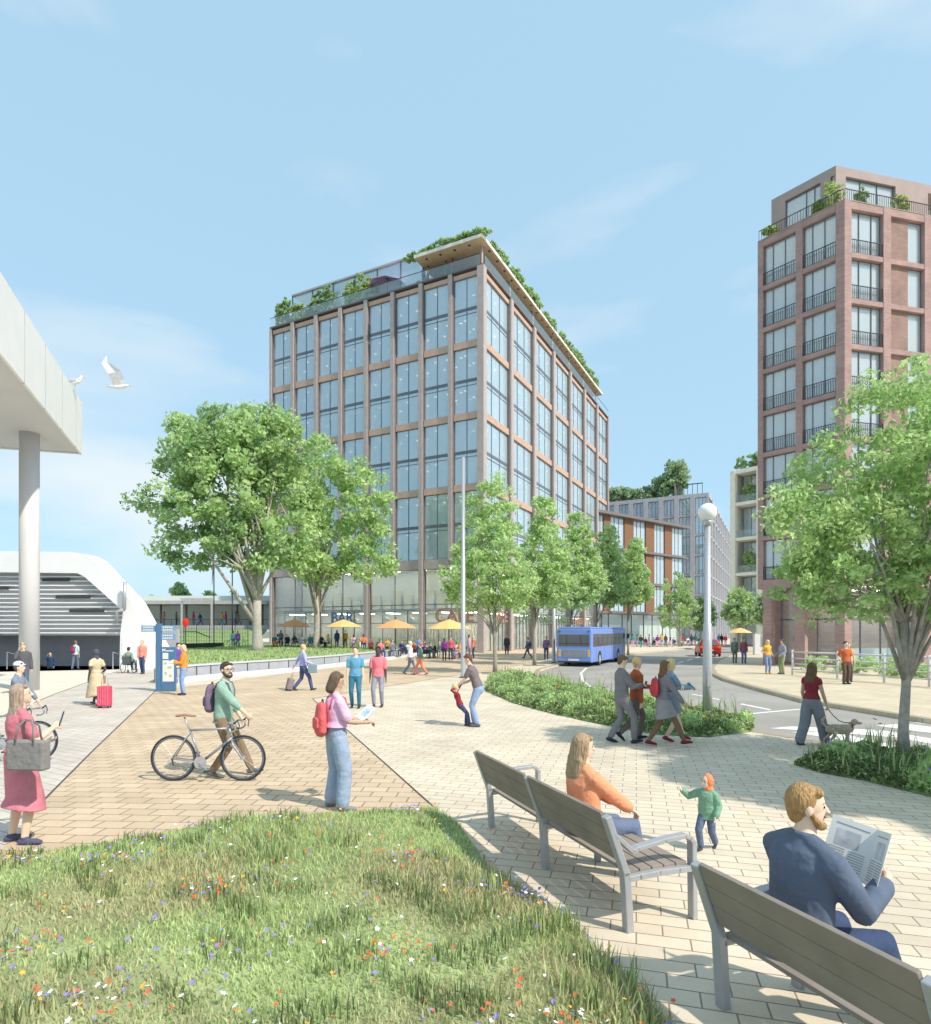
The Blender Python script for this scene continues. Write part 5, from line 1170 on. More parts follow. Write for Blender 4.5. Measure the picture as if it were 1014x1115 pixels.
# ------------------------------------------------ bicycles (local y forward)
def bicycle(loc, rz, label, framec, saddle_c, R_=.345, wb=1.04):
    root = empty('bicycle', loc, rz, label, 'bicycle', None); fm = framec
    W0 = Vector((0,0,R_)); W1_ = Vector((0,wb,R_))
    for c in (W0, W1_):
        b = MB(); b.torus(c, R_-.016, .016, 'x', 56, 8); wh = b.build('wheel', M['black'], root, True); b = MB(); b.torus(c, R_-.045, .011, 'x', 56, 6); b.build('rim', mat('rim_blue_grey', (.12,.14,.2), .4), wh, True)
        b = MB()
        for k in range(20):
            a = 2*math.pi*k/20; b.tube([c, c+Vector((0,math.cos(a),math.sin(a)))*(R_-.04)], .0011, 4)
        b.build('spokes', M['steel'], wh); b = MB(); b.tube([c-Vector((.05,0,0)), c+Vector((.05,0,0))], .022, 10); b.build('hub', M['steel'], wh)
    BBk = Vector((0,.42,.285)); ST = Vector((0,.25,.76)); HT = Vector((0,.83,.79)); HB = Vector((0,.88,.65)); SP = Vector((0,.16,.96))
    b = MB(); t = .017
    b.tube([BBk, ST], t, 8); b.tube([ST, HT], t*.95, 8); b.tube([BBk, HB], t*1.25, 8); b.tube([HT+Vector((0,-.012,.04)), HB+Vector((0,.012,-.04))], t*1.2, 8)
    for s__ in (-1,1): b.tube([W0+Vector((s__*.05,0,0)), ST+Vector((s__*.02,0,-.03))], .009, 6); b.tube([W0+Vector((s__*.05,0,0)), BBk+Vector((s__*.03,0,0))], .01, 6)
    b.build('frame', fm, root, True)
    b = MB(); 
    for s__ in (-1,1): b.tube([HB+Vector((s__*.03,.0,-.02)), HB+Vector((s__*.045,.03,-.12)), W1_+Vector((s__*.05,0,0))], [.014,.012,.009], 8)
    b.build('fork', fm, root, True)
    b = MB(); b.tube([ST, SP], .013, 8); b.build('seat_post', M['steel'], root, True)
    b = MB(); b.rtube([SP+Vector((0,-.1,.02)), SP+Vector((0,0,.03)), SP+Vector((0,.17,.015))], [(.07,.02),(.045,.02),(.016,.014)], 10, (1,0,0)); b.build('saddle', saddle_c, root, True)
    hb = MB(); stp = HT+Vector((0,-.02,.08)); cl = stp+Vector((0,.09,.015)); hb.tube([HT, stp, cl], .015, 8); hb.tube([cl+Vector((-.2,0,0)), cl+Vector((.2,0,0))], .013, 8)
    for s__ in (-1,1):
        c0 = cl+Vector((s__*.2,0,0)); hb.tube([c0, c0+Vector((0,.06,.005)), c0+Vector((0,.105,-.03)), c0+Vector((0,.1,-.09)), c0+Vector((0,.04,-.125)), c0+Vector((0,-.03,-.125))], .014, 8)
    hb.build('handlebar', fm, root, True)
    b = MB()
    for s__ in (-1,1): c0 = cl+Vector((s__*.2,.1,0)); b.tube([c0+Vector((0,-.02,.0)), c0+Vector((0,.03,.05)), c0+Vector((0,.06,-.02)), c0+Vector((0,.045,-.1))], [.016,.014,.008,.006], 6)
    b.build('brake_lever', M['dark'], root, True)
    b = MB(); b.tube([BBk+Vector((.045,0,0)), BBk+Vector((.05,0,0))], .095, 28); b.tube([BBk+Vector((-.05,0,0)), BBk+Vector((.06,0,0))], .025, 10); ck = b.build('chainring', M['steel'], root)
    b = MB(); b.tube([BBk+Vector((.07,0,0)), BBk+Vector((.075,.12,-.115))], .011, 6); b.tube([BBk+Vector((-.07,0,0)), BBk+Vector((-.075,-.12,.115))], .011, 6); b.build('crank', fm, root)
    for s__ in (1,-1): b = MB(); c0 = BBk+Vector((s__*.115,s__*.12,-s__*.115)); b.box(c0.x-.045,c0.x+.045,c0.y-.03,c0.y+.03,c0.z-.012,c0.z+.012); b.build('pedal', M['dark'], root)
    b = MB(); b.tube([BBk+Vector((.048,0,.093)), W0+Vector((.048,0,.04))], .004, 4); b.tube([BBk+Vector((.048,0,-.093)), W0+Vector((.048,.01,-.1))], .004, 4); b.tube([W0+Vector((.048,0,-.0)), W0+Vector((.05,.02,-.1))], .012, 6); b.build('chain', M['dark'], root); return root
bf = mat('bike_frame_grey', (.33,.35,.39), .35, .03, 8, metal=.3); sadd = mat('saddle_brown', (.36,.2,.16), .6); 
p = G(189,850.5); bicycle((p[0],p[1],0), R(-90), 'grey racing bicycle with drop handlebars wheeled by the bearded man', bf, sadd)
p = G(43,828); bicycle((p[0]-1.06,p[1],0), R(-90), 'bicycle with dark tyres half hidden behind the woman in the pink dress', bf, M['dark'])
# ================================================================== PEOPLE
def ik(a, c, l1, l2, hint):
    a = Vector(a); c = Vector(c); d = c-a; L_ = d.length
    mx_ = (l1+l2)*.999
    if L_ > mx_: c = a+d*(mx_/L_); d = c-a; L_ = mx_
    x = (l1*l1-l2*l2+L_*L_)/(2*L_); h = math.sqrt(max(l1*l1-x*x, 0)); u = d.normalized(); hn = Vector(hint); hn = hn-u*hn.dot(u)
    if hn.length < 1e-4: hn = u.orthogonal()
    return a+u*x+hn.normalized()*h, c
SKC = {'l': 'skin', 't': 'skin2', 'd': 'skin3'}
def person(loc, face, label, H=1.75, skin='l', top=None, bottom=None, shoes=(60,60,65), hair=None, hips=.955, lean=0, side=0, head=(0,0), hands=None, feet=None,
           det=1, fem=False, beard=None, glasses=False, hat=None, group=None, knee=None, elbow=None, grip=(0,0), toe=(0,0), lift=(0,0), kid=False, armhint=None, tights=None):
    """top=(rgb, sleeve 0..1, hem, looseness); bottom=('trousers',rgb,width)|('skirt',rgb,hem,flare)|('shorts',rgb)"""
    root = empty('person', loc, -R(face), label, 'person', group); k = H/1.75; root.scale = (k,k,k)
    hw = .155 if fem else .178; hp = .095 if fem else .088
    la = R(lean); U = Vector((math.sin(R(side)), math.sin(la), math.cos(la))).normalized(); Rt = Vector((1,0,0)); Fw = U.cross(Rt)*-1; Fw = Rt.cross(U)*-1 if Fw.y < 0 else Fw
    Fw = U.cross(Rt); Fw = Fw if Fw.y > 0 else -Fw
    P0 = Vector((0,0,hips)); sp = lambda up, f=0, r=0: P0+U*up+Fw*f+Rt*r
    tor = [(-.05,(.135,.1)),(.03,(.16,.112)),(.10,(.155,.105)),(.20,(.128,.092)),(.31,(.15,.108)),(.41,(.162,.106)),(.485,(.135,.08)),(.53,(.09,.065))]
    if fem: tor = [(-.05,(.14,.11)),(.03,(.165,.12)),(.10,(.15,.11)),(.20,(.112,.085)),(.31,(.135,.108)),(.40,(.145,.11)),(.48,(.135,.08)),(.52,(.075,.06))]
    neck0 = sp(.52); neck1 = sp(.60, .012)
    yaw, pitch = R(head[0]), R(head[1])
    HM = Matrix.Rotation(-yaw,3,'Z') @ Matrix.Rotation(pitch,3,'X'); hs = 1.28 if kid else 1.0
    hc = neck1+Vector((0,.012,.105*hs)); hd = lambda x, y, z: hc+HM @ (Vector((x,y,z))*hs)
    sh = {s__: sp(.455, 0, s__*hw) for s__ in (-1,1)}; hj = {s__: sp(-.02, 0, s__*hp) for s__ in (-1,1)}
    ft = feet or [(-.1,.0,.0),(.1,.02,.0)]; hn = hands or [(-.235,.05,.80),(.235,.04,.80)]
    vox = {2:.0075,1:.012,0:.026}[det]; vc = {2:.0105,1:.014,0:.026}[det]
    legs = {}; arms = {}
    for i, s__ in enumerate((-1,1)):
        f = Vector(ft[i]); ty = toe[i]; an = f+Vector((0,0,.085)); kh = Vector(knee[i]) if knee else Vector((s__*.12,1,.1))
        kn, an = ik(hj[s__], an, .435, .425, kh); legs[s__] = (hj[s__], kn, an, ty, lift[i])
        h = Vector(hn[i]); eh = Vector(elbow[i]) if elbow else Vector((s__*.4,-.55,-.9)); el_, h = ik(sh[s__], h, .285, .255, eh); arms[s__] = (sh[s__], el_, h)
    b = MB()
    for up, r in ():
        pass
    b.rtube([sp(u) for u,_ in tor], [r for _,r in tor], 20, Rt)
    for s__ in (-1,1): b.rtube([sp(.55,-.008,s__*.02), sp(.5,-.004,s__*.09), sh[s__]], [.045,.045,.042], 10)
    b.rtube([neck0-U*.03, neck1+Vector((0,.008,.03))], [(.058,.06),(.052,.055)], 14, Rt)
    fr_h = HM
    b.ell(hd(0,-.008,.02), (.073*hs,.092*hs,.095*hs), 20, 14, fr_h); b.ell(hd(0,.012,-.035), (.06*hs,.072*hs,.082*hs), 18, 12, fr_h); b.ell(hd(0,.055,-.082), (.03*hs,.03*hs,.027*hs), 10, 8, fr_h)
    b.rtube([hd(0,.076,.02), hd(0,.101,-.02)], [.010*hs,.0135*hs], 8); b.ell(hd(0,.07,-.055), (.026*hs,.018*hs,.018*hs), 10, 8, fr_h)
    if det:
        for s__ in (-1,1): b.ell(hd(s__*.075,-.008,-.01), (.012*hs,.02*hs,.032*hs), 10, 8, fr_h)
    for s__ in (-1,1):
        a, e, h = arms[s__]; b.rtube([a-Rt*s__*.03, a.lerp(e,.35), e, e.lerp(h,.35), h], [(.05,.052),(.046,.046),(.037,.038),(.036,.036),(.023,.028)], 12)
        d = (h-e).normalized(); up = Vector((0,0,1)); pn = d.cross(Rt) if abs(d.x) < .9 else d.cross(Fw)
        if pn.length < .1: pn = Fw
        pn.normalize(); wd = d.cross(pn).normalized()   # across the palm; pn: palm normal
        if det == 0: b.rtube([h, h+d*.12], [(.03,.02),(.025,.016)], 8); 
        else:
            # palm across wd if arm hangs: fingers spread front-back
            ac = Fw-d*Fw.dot(d); ac = ac.normalized() if ac.length > .3 else wd
            if armhint: ac = Vector(armhint[0 if s__ < 0 else 1]); ac = (ac-d*ac.dot(d)).normalized()
            pn = ac.cross(d).normalized(); inward = -Rt*s__; 
            if pn.dot(inward) < 0 and abs(pn.dot(inward)) > .2: pn = -pn
            g = grip[0 if s__ < 0 else 1]; b.rtube([h+d*.012, h+d*.05, h+d*.082], [(.026,.019),(.038,.016),(.037,.014)], 10, ac)
            for q_ in range(4):
                o_ = (q_-1.5)*.0195; ln = [.068,.08,.075,.058][q_]; r_ = [.0088,.0092,.009,.008][q_]; c = .25+1.25*g
                p0 = h+d*.082+ac*o_; dd = (d*math.cos(c*.45)+pn*math.sin(c*.45)); d2_ = (d*math.cos(c*1.25)+pn*math.sin(c*1.25)); d3_ = (d*math.cos(c*1.8)+pn*math.sin(c*1.8))
                p1 = p0+dd*ln*.42; p2 = p1+d2_*ln*.34; p3 = p2+d3_*ln*.24; b.rtube([p0-d*.02, p1, p2, p3], [r_*1.05,r_,r_*.92,r_*.8], 8)
            t0 = h+d*.03+ac*.03; t1_ = t0+(ac*.7+d*.7).normalized()*.035+pn*.008; t2_ = t1_+(d*.85+ac*.15+pn*.35*(1+g)).normalized()*.03; b.rtube([t0-ac*.012, t1_, t2_], [.0125,.0105,.0085], 8)
        j, kn, an, ty, lf = legs[s__]; b.rtube([j, j.lerp(kn,.4), kn, kn.lerp(an,.35), an], [(.083,.085),(.072,.078),(.052,.055),(.05,.056),(.034,.038)], 14, Rt)
        b.rtube([an, an+Vector((0,0,-.045))], [.034,.03], 10)
    bd = b.blob('body', M[SKC[skin]], root, vox)
    if tights:
        b = MB()
        for s__ in (-1,1):
            j, kn, an, ty, lf = legs[s__]; b.rtube([j.lerp(kn,.3), kn, kn.lerp(an,.35), an], [(.079,.084),(.058,.061),(.056,.062),(.039,.043)], 14, Rt)
        b.blob('tights', cloth(tights), root, vc*.8)
    # trousers, skirt
    if bottom:
        bm_ = cloth(bottom[1]); kd = bottom[0]
        if kd in ('trousers','shorts'):
            wf = bottom[2] if len(bottom) > 2 else 1.0; b = MB(); e_ = .014
            b.rtube([sp(-.06),sp(.03),sp(.11)], [(tor[0][1][0]+e_+.01,tor[0][1][1]+e_),(tor[1][1][0]+e_,tor[1][1][1]+e_+.004),(tor[2][1][0]+e_*.7,tor[2][1][1]+e_*.7)], 20, Rt)
            for s__ in (-1,1):
                j, kn, an, ty, lf = legs[s__]
                if kd == 'trousers': 
                    c_ = kn.lerp(an,.93); b.rtube([j, j.lerp(kn,.4), kn, kn.lerp(an,.5), c_], [(.1,.104),(.088*(.5+.5*wf),.094*(.5+.5*wf)),(.068*wf,.072*wf),(.062*wf,.068*wf),(.054*wf*wf**.3,.062*wf*wf**.3)], 16, Rt)
                else: b.rtube([j, j.lerp(kn,.45), j.lerp(kn,.8)], [(.1,.104),(.094,.1),(.09,.096)], 16, Rt)
            b.blob('trousers' if kd == 'trousers' else 'shorts', bm_, root, vc)
        else:
            hem, fl_ = bottom[2], bottom[3]; km = (legs[-1][1]+legs[1][1])/2; am = (legs[-1][2]+legs[1][2])/2
            span = abs(legs[-1][1].y-legs[1][1].y)/2; sx = abs(legs[-1][1].x-legs[1][1].x)/2
            ph = sp(0); pts = [sp(.16), sp(.03), ph.lerp(km,.45), km.lerp(am, 0) if hem > .9 else km.lerp(am, 0)]
            if hem <= .9: pts = [sp(.16), sp(.03), ph.lerp(km, hem*.6), ph.lerp(km, hem)]
            else: pts = [sp(.16), sp(.03), ph.lerp(km,.5), km, km.lerp(am, hem-1)]
            r0 = [(tor[3][1][0]+.02,tor[3][1][1]+.02),(tor[1][1][0]+.02,tor[1][1][1]+.018)]
            r1 = [(max(.16,sx+.1)*(1+(fl_-1)*.5), .13*(1+(fl_-1)*.5)+span*.5), (max(.15,sx+.1)*fl_, (.13+span)*fl_)]
            if hem > .9: r1.append((max(.15,sx+.11)*fl_*1.12, (.14+span*1.2)*fl_*1.1))
            b = MB(); b.tube(pts, r0+r1, 24, True, Rt); b.blob('skirt', bm_, root, vc, 1)
    if top:
        rgb, slv, hem, lo_ = (list(top)+[.5,.0,.014][len(top)-1:])[:4]; b = MB(); e_ = lo_
        tt = [(u,r) for u, r in tor if u >= hem-.001]
        if not tt or tt[0][0] > hem+.005: tt = [(hem,(tor[1][1][0]+.012,tor[1][1][1]+.012))]+tt
        tt = tt[:-1]+[(tt[-1][0]-.012,(tt[-1][1][0]*.95,tt[-1][1][1]))]
        rr_ = [(r[0]+e_,r[1]+e_) for _, r in tt]
        if lo_ > .02: rr_ = [(max(a_,.15+e_),max(c_,.1+e_)) if tt[i][0] < .35 else (a_,c_) for i,(a_,c_) in enumerate(rr_)]
        rr_[-1] = (rr_[-1][0]-e_*.6, rr_[-1][1]-e_*.5)
        b.tube([sp(u) for u,_ in tt], rr_, 24, True, Rt)
        if slv > 0:
            for s__ in (-1,1): b.rtube([sp(.538,-.012,s__*.035), sp(.5,-.004,s__*.09), sh[s__]], [.04+e_*.3,.046+e_*.6,.045+e_*.6], 10)
        if slv > .6:
            b.ell(sp(.5,-.035), (.085,.05,.055), 12, 8); cr_ = [sp(.55+.012*math.cos(t*math.pi/5), -.055*math.cos(t*math.pi/5)-.002, .066*math.sin(t*math.pi/5)) for t in range(11)]; b.tube(cr_, [(.014,.02)]*11, 8, True)
        for s__ in (-1,1):
            a, e, h = arms[s__]; pts = [a-Rt*s__*.04, a+Rt*s__*.005, a.lerp(e,.4)]; rs = [(.05+e_*.6,.052+e_*.6),(.052+e_*.7,.052+e_*.7),(.047+e_,.047+e_)]
            if slv <= 0: pts = pts[:1]; rs = rs[:1]
            elif slv <= .5: pts[2] = a.lerp(e, max(.2,slv*1.6)); rs[2] = (.046+e_,.046+e_)
            else: pts += [e, e.lerp(h, max(.1,(slv-.5)*1.9))]; rs += [(.042+e_,.043+e_),(.034+e_*.8,.036+e_*.8)]
            if len(pts) > 1: b.rtube(pts, rs, 14)
        b.blob('jacket' if lo_ > .019 else 'shirt', cloth(rgb), root, vc)
    # shoes
    if shoes:
        for s__ in (-1,1):
            j, kn, an, ty, lf = legs[s__]; dr = Vector((math.sin(R(ty)), math.cos(R(ty)), 0)); sd_ = Vector((dr.y,-dr.x,0)); up = Vector((0,0,1)); c = math.cos(R(lf)); s2_ = math.sin(R(lf)); dr2 = dr*c-up*s2_; 
            b = MB(); o_ = an-up*.045*c-dr*s2_*.03
            b.rtube([o_-dr2*.045, o_+dr2*.03, o_+dr2*.12, o_+dr2*.165-up*.006], [(.034,.036),(.038,.038),(.043,.03),(.034,.022)], 12, sd_)
            b.rtube([an+up*.0, o_], [.04,.036], 10); b.blob('shoe', cloth(shoes), root, vc*.8)
    # hair
    if hair:
        hc_, st_ = hair[0], hair[1]; hm = hairm(hc_); b = MB()
        b.ell(hd(0,-.026,.03), (.083*hs,.09*hs,.1*hs), 18, 12, fr_h)
        b.rtube([hd(-.045,.045,.085), hd(.045,.045,.085)], [.024*hs,.024*hs], 10)
        if st_ == 'short': b.rtube([hd(0,-.055,.0), hd(0,-.052,-.07)], [(.072*hs,.042*hs),(.052*hs,.03*hs)], 12, Rt)
        if st_ in ('long','bob','vlong'):
            z1 = {'bob':-.13,'long':-.27,'vlong':-.42}[st_]; wdt = {'bob':.095,'long':.105,'vlong':.11}[st_]
            b.rtube([hd(0,-.05,.02), hd(0,-.055,-.08), hd(0,-.06,-.12)], [(.085*hs,.06*hs),(.09*hs,.062*hs),(wdt*hs,.058*hs)], 16, Rt)
            if z1 < -.2:
                q0 = hd(0,-.06,-.12); q1_ = q0+Vector((0,-.035,0))-U*(abs(z1)-.14); b.rtube([q0, q0.lerp(q1_,.5)+Vector((0,-.02,0)), q1_], [(wdt,.05),(wdt*1.02,.045),(wdt*.75,.03)], 14, Rt)
            for s__ in (-1,1): b.rtube([hd(s__*.07,.0,.05), hd(s__*.082,-.005,-.05), hd(s__*.08,-.02,max(z1,-.2)+.02)], [.022*hs,.026*hs,.02*hs], 8)
        if st_ == 'bun': b.ell(hd(0,-.1,.07), (.045,.045,.045), 12, 8)
        if st_ == 'tail':
            b.rtube([hd(0,-.09,.05), hd(0,-.14,.0)+Vector((0,0,0)), hd(0,-.13,-.14)], [.03,.035,.018], 10)
        b.blob('hair', hm, root, {2:.008,1:.012,0:.024}[det], 2)
    if beard:
        b = MB(); b.rtube([hd(-.07,-.002,-.01), hd(-.062,.022,-.05), hd(-.042,.055,-.088), hd(0,.075,-.098), hd(.042,.055,-.088), hd(.062,.022,-.05), hd(.07,-.002,-.01)], [.01,.017,.024,.027,.024,.017,.01], 10); b.rtube([hd(-.028,.084,-.042), hd(.028,.084,-.042)], [.009,.009], 8); b.blob('beard', hairm(beard), root, .008, 1)
    if det:
        for s__ in (-1,1):
            b = MB(); b.ell(hd(s__*.03,.0745,.012), (.0105*hs,.005*hs,.007*hs), 8, 6, fr_h); b.build('eye', M['eye'], root, True)
            if det == 2: b = MB(); b.rtube([hd(s__*.014,.0795,.031), hd(s__*.044,.066,.032)], [.0036,.003], 6); b.build('eyebrow', cloth(hair[0]) if hair else M['eye'], root, True)
        b = MB(); b.rtube([hd(-.02,.076,-.055), hd(0,.0815,-.056), hd(.02,.076,-.055)], [(.003,.004),(.004,.005),(.003,.004)], 8); b.build('mouth', M['lip'] if skin != 'd' else M['skin3'], root, True)
    if glasses:
        b = MB()
        for s__ in (-1,1):
            c = hd(s__*.033,.096,.01); m_ = Matrix.Rotation(-yaw,3,'Z')
            for t in range(14):
                a0, a1 = 2*math.pi*t/14, 2*math.pi*(t+1)/14; b.tube([c+HM @ Vector((.027*math.cos(a0),0,.024*math.sin(a0))), c+HM @ Vector((.027*math.cos(a1),0,.024*math.sin(a1)))], .003, 5)
            b.tube([hd(s__*.06,.09,.015), hd(s__*.076,.0,.012)], .003, 5)
        b.tube([hd(-.008,.1,.014), hd(.008,.1,.014)], .003, 5); b.build('glasses', M['dark'], root)
    if hat:
        rgb, st_ = hat; b = MB()
        if st_ == 'cap': b.ell(hd(0,-.022,.068), (.086,.1,.075), 16, 10, fr_h); b.rtube([hd(-.03,.085,.062), hd(.03,.085,.062)], [(.03,.008),(.03,.008)], 8, (0,1,0))
        if st_ == 'beanie': b.ell(hd(0,-.012,.05), (.088,.1,.095), 16, 10, fr_h)
        if st_ == 'hood': b.ell(hd(0,-.04,.012), (.1*hs,.1*hs,.13*hs), 18, 12, fr_h); b.rtube([hd(0,-.03,-.1), hd(0,-.02,-.15)], [(.08*hs,.07*hs),(.1*hs,.08*hs)], 14, Rt)
        if st_ == 'scarf': b.ell(hd(0,-.02,.02), (.09,.1,.11), 16, 10, fr_h); b.rtube([hd(0,-.03,-.08), hd(0,-.02,-.15)], [(.07,.06),(.09,.07)], 12, Rt)
        b.blob({'cap':'cap','beanie':'beanie','hood':'hood','scarf':'headscarf'}[st_], cloth(rgb), root, vc, 1)
    root['_j'] = 0; del root['_j']
    W = Matrix.Translation(Vector(loc)) @ Matrix.Rotation(-R(face),4,'Z') @ Matrix.Scale(k,4)
    J = dict(W=W, hc=hc, sp=sp, arms=arms, legs=legs, U=U, Fw=Fw, root=root, face=face, k=k, hd=hd); return J
def wpt(J, p): return J['W'] @ Vector(p)

# held and worn things (top-level)
def backpack(J, rgb, label, size=(.28,.15,.42), up=.29, straps=True):
    c = wpt(J, J['sp'](up, -(.135+size[1]/2))); root = empty('backpack', c, -R(J['face']), label, 'backpack'); k = J['k']; root.scale = (k,k,k)
    w_, d_, h_ = size; m = cloth(rgb)
    b = MB(); b.rtube([(0,0,-h_*.38),(0,0,0),(0,.01,h_*.36)], [(w_*.5,d_*.5),(w_*.5,d_*.5),(w_*.42,d_*.4)], 16, (1,0,0)); b.blob('bag', m, root, .014, 2)
    b = MB(); b.rtube([(0,-d_*.45,-h_*.25),(0,-d_*.45,0)], [(w_*.36,d_*.22),(w_*.36,d_*.2)], 14, (1,0,0)); b.blob('front_pocket', m, root, .014, 2)
    b = MB(); b.rtube([(-.03,.03,h_*.47),(-.02,.03,h_*.55),(.02,.03,h_*.55),(.03,.03,h_*.47)], .008, 8); b.build('handle', M['dark'], root, True)
    if straps:
        for s__ in (-1,1):
            f = lambda up_, fw: Vector((s__*.09, fw+(.135+d_/2), up_-up)); 
            b = MB(); b.tube([f(.36,-.12), f(.5,-.08), f(.545,.0), f(.5,.09), f(.38,.13), f(.25,.12), f(.16,-.02), f(.14,-.12)], [(.022,.007)]*8, 8, True, (1,0,0)); b.build('strap', m, root, True)
    return root
def held(name, label, cat, loc, rz=0, tilt=(0,0)):
    r = empty(name, loc, rz, label, cat); r.rotation_euler = (tilt[0], tilt[1], rz); return r
def suitcase(loc, rz, rgb, label, h=.5, w_=.36, d_=.24, handle=.55, tilt=0, ribs=True, lean=0):
    r = empty('suitcase', loc, rz, label, 'suitcase'); r.rotation_euler = (tilt, lean, rz); m = cloth(rgb, .5)
    b = MB(); b.box(-w_/2,w_/2,-d_/2,d_/2,.06,.06+h); b.build('shell', m, r, bevel=.03)
    if ribs:
        b = MB()
        for i in range(5): x = -w_*.38+i*w_*.19; b.box(x-.012,x+.012,-d_/2-.008,d_/2+.008,.1,.02+h)
        b.build('rib', cloth(tuple(min(255,c+30) for c in rgb), .5), r, bevel=.004)
    b = MB(); 
    for s__ in (-1,1): b.tube([(s__*.09,0,.06+h),(s__*.09,0,.06+h+handle)], .009, 6)
    b.tube([(-.1,0,.06+h+handle),(.1,0,.06+h+handle)], .015, 8); b.build('handle', M['steel'], r, True)
    for x in (-w_*.38,w_*.38):
        for y in (-d_*.3,d_*.3): b = MB(); b.tube([(x-.015,y,.03),(x+.015,y,.03)], .03, 12); b.build('wheel', M['black'], r)
    return r
def phone(J, s__, label, col=(50,60,75), size=(.075,.012,.15), rz=None, off=(0,0,0)):
    a, e, h = J['arms'][s__]; d = (h-e).normalized(); c = wpt(J, h+d*.1+Vector(off)); k = J['k']
    r = held('phone', label, 'phone', c, -R(J['face']) if rz is None else rz, (R(-15),0)); b = MB(); b.box(-size[0]/2,size[0]/2,-size[1]/2,size[1]/2,-size[2]/2,size[2]/2); b.build('case', cloth(col,.4), r, bevel=.004)
    b = MB(); b.box(-size[0]/2+.005,size[0]/2-.005,-size[1]/2-.002,-size[1]/2-.0003,-size[2]/2+.008,size[2]/2-.008); b.build('screen', bglass, r); return r
def paper(J, label, cat='leaflet', size=(.3,.22), name='leaflet', rot_=(R(50),0,0), col=(.8,.8,.76), off=(0,.07,.03), printed=False, rz=None, fold=R(20)):
    a = (J['arms'][1][2]+J['arms'][-1][2])/2; c = wpt(J, a+Vector(off)); r = held(name, label, cat, c); r.rotation_euler = (rot_[0], rot_[1], (-R(J['face']) if rz is None else rz)+rot_[2])
    m = mat('paper_sheet', (.82,.82,.8), .7, .03, 5); W_, H_ = size
    for s__ in (-1,1):
        b = MB(); dx, dy = W_/2*math.cos(fold), W_/2*math.sin(fold); q = [(0,0,-H_/2),(s__*dx,-dy,-H_/2),(s__*dx,-dy,H_/2),(0,0,H_/2)]; b.poly3(q, (0,.002,0)); f = b.build('page', m, r)
        if printed:
            ink = mat('print_grey', (.33,.34,.36), .8); b = MB(); uu = lambda t, z, o_=-.0015: (s__*dx*t, -dy*t+o_, z)
            def patch(t0,t1_,z0,z1): b.add([uu(t0,z0),uu(t1_,z0),uu(t1_,z1),uu(t0,z1)], [(0,1,2,3)])
            for l in range(9):
                zl = -H_*.42+l*H_*.045; patch(.1,.47,zl,zl+H_*.014); patch(.54,.92,zl,zl+H_*.014)
            patch(.12,.88,H_*.38,H_*.4); b.build('print', ink, f)
            b = MB(); patch(.28,.82,.0,H_*.3); b.build('picture', mat('print_pale', (.55,.57,.6), .8, .3, 12), f)
        else:
            b = MB(); uu = lambda t, z: (s__*dx*t, -dy*t-.0015, z); b.add([uu(.15,-.06),uu(.85,-.05),uu(.8,.06),uu(.2,.07)], [(0,1,2,3)]); b.build('picture', mat('print_colour', (.4,.6,.75), .8, .4, 20), f)
    return r
def handbag(loc, rz, rgb, label, size=(.4,.14,.28), drop=.28, name='handbag'):
    r = empty(name, loc, rz, label, 'bag'); m = cloth(rgb); w_, d_, h_ = size
    b = MB(); b.prism([(-w_/2,-d_/2),(w_/2,-d_/2),(w_/2,d_/2),(-w_/2,d_/2)], -h_, 0); b.build('bag', m, r, bevel=.02)
    for y in (-d_/2,d_/2): b = MB(); b.tube([(-w_*.25,y,-.04),(-w_*.22,y*.6,drop*.7),(-w_*.08,0,drop),(w_*.08,0,drop),(w_*.22,y*.6,drop*.7),(w_*.25,y,-.04)], [(.014,.005)]*6, 6); b.build('strap', m, r, True)
    return r
# ------------------------------------------------ people placed where they stand
def g3(px, py, z=0.0): x, y = G(px, py, z); return (x,y,z)
WALK = dict(feet=[(-.09,-.33,.03),(.09,.33,.0)], hands=[(-.24,.22,.84),(.24,-.2,.82)], hips=.90, lift=(25,-12))
WALK2 = dict(feet=[(-.09,.33,.0),(.09,-.33,.03)], hands=[(-.24,-.2,.82),(.24,.22,.84)], hips=.90, lift=(-12,25))
# woman in pink dress, back three-quarter
J = person(g3(21,918), 32, 'woman in a dusty-pink dress with long fair hair holding up a phone', 1.66, top=((192,112,126),.45,.08,.016), bottom=('skirt',(196,118,132),1.28,1.22), shoes=(78,80,108), hair=((172,150,134),'vlong'), fem=True, det=2,
   hands=[(-.06,.27,1.1),(.17,.27,1.27)], feet=[(-.13,-.02,0),(.13,.0,0)], toe=(20,55), head=(25,5), grip=(.6,.9))
phone(J, 1, 'dark blue-grey phone raised by the woman in the pink dress', (60,78,104), (.11,.012,.16), R(-60), (.0,.02,.04))
tb_ = at(31,6.2); handbag((tb_[0],tb_[1],1.15), R(-6), (132,128,128), 'large grey tote bag hanging behind the woman in the pink dress', (.4,.12,.3), .2, 'tote_bag')
# hidden cyclist behind her
J = person(g3(20,813), 75, 'cyclist with a pale cap mostly hidden behind the woman in the pink dress', 1.62, top=((120,130,150),.9,.0,.016), bottom=('trousers',(70,75,90),1.0), shoes=(50,50,60), hair=((90,80,70),'short'), hat=((205,215,235),'cap'), det=1, hands=[(-.2,.3,.9),(.2,.3,.9)])
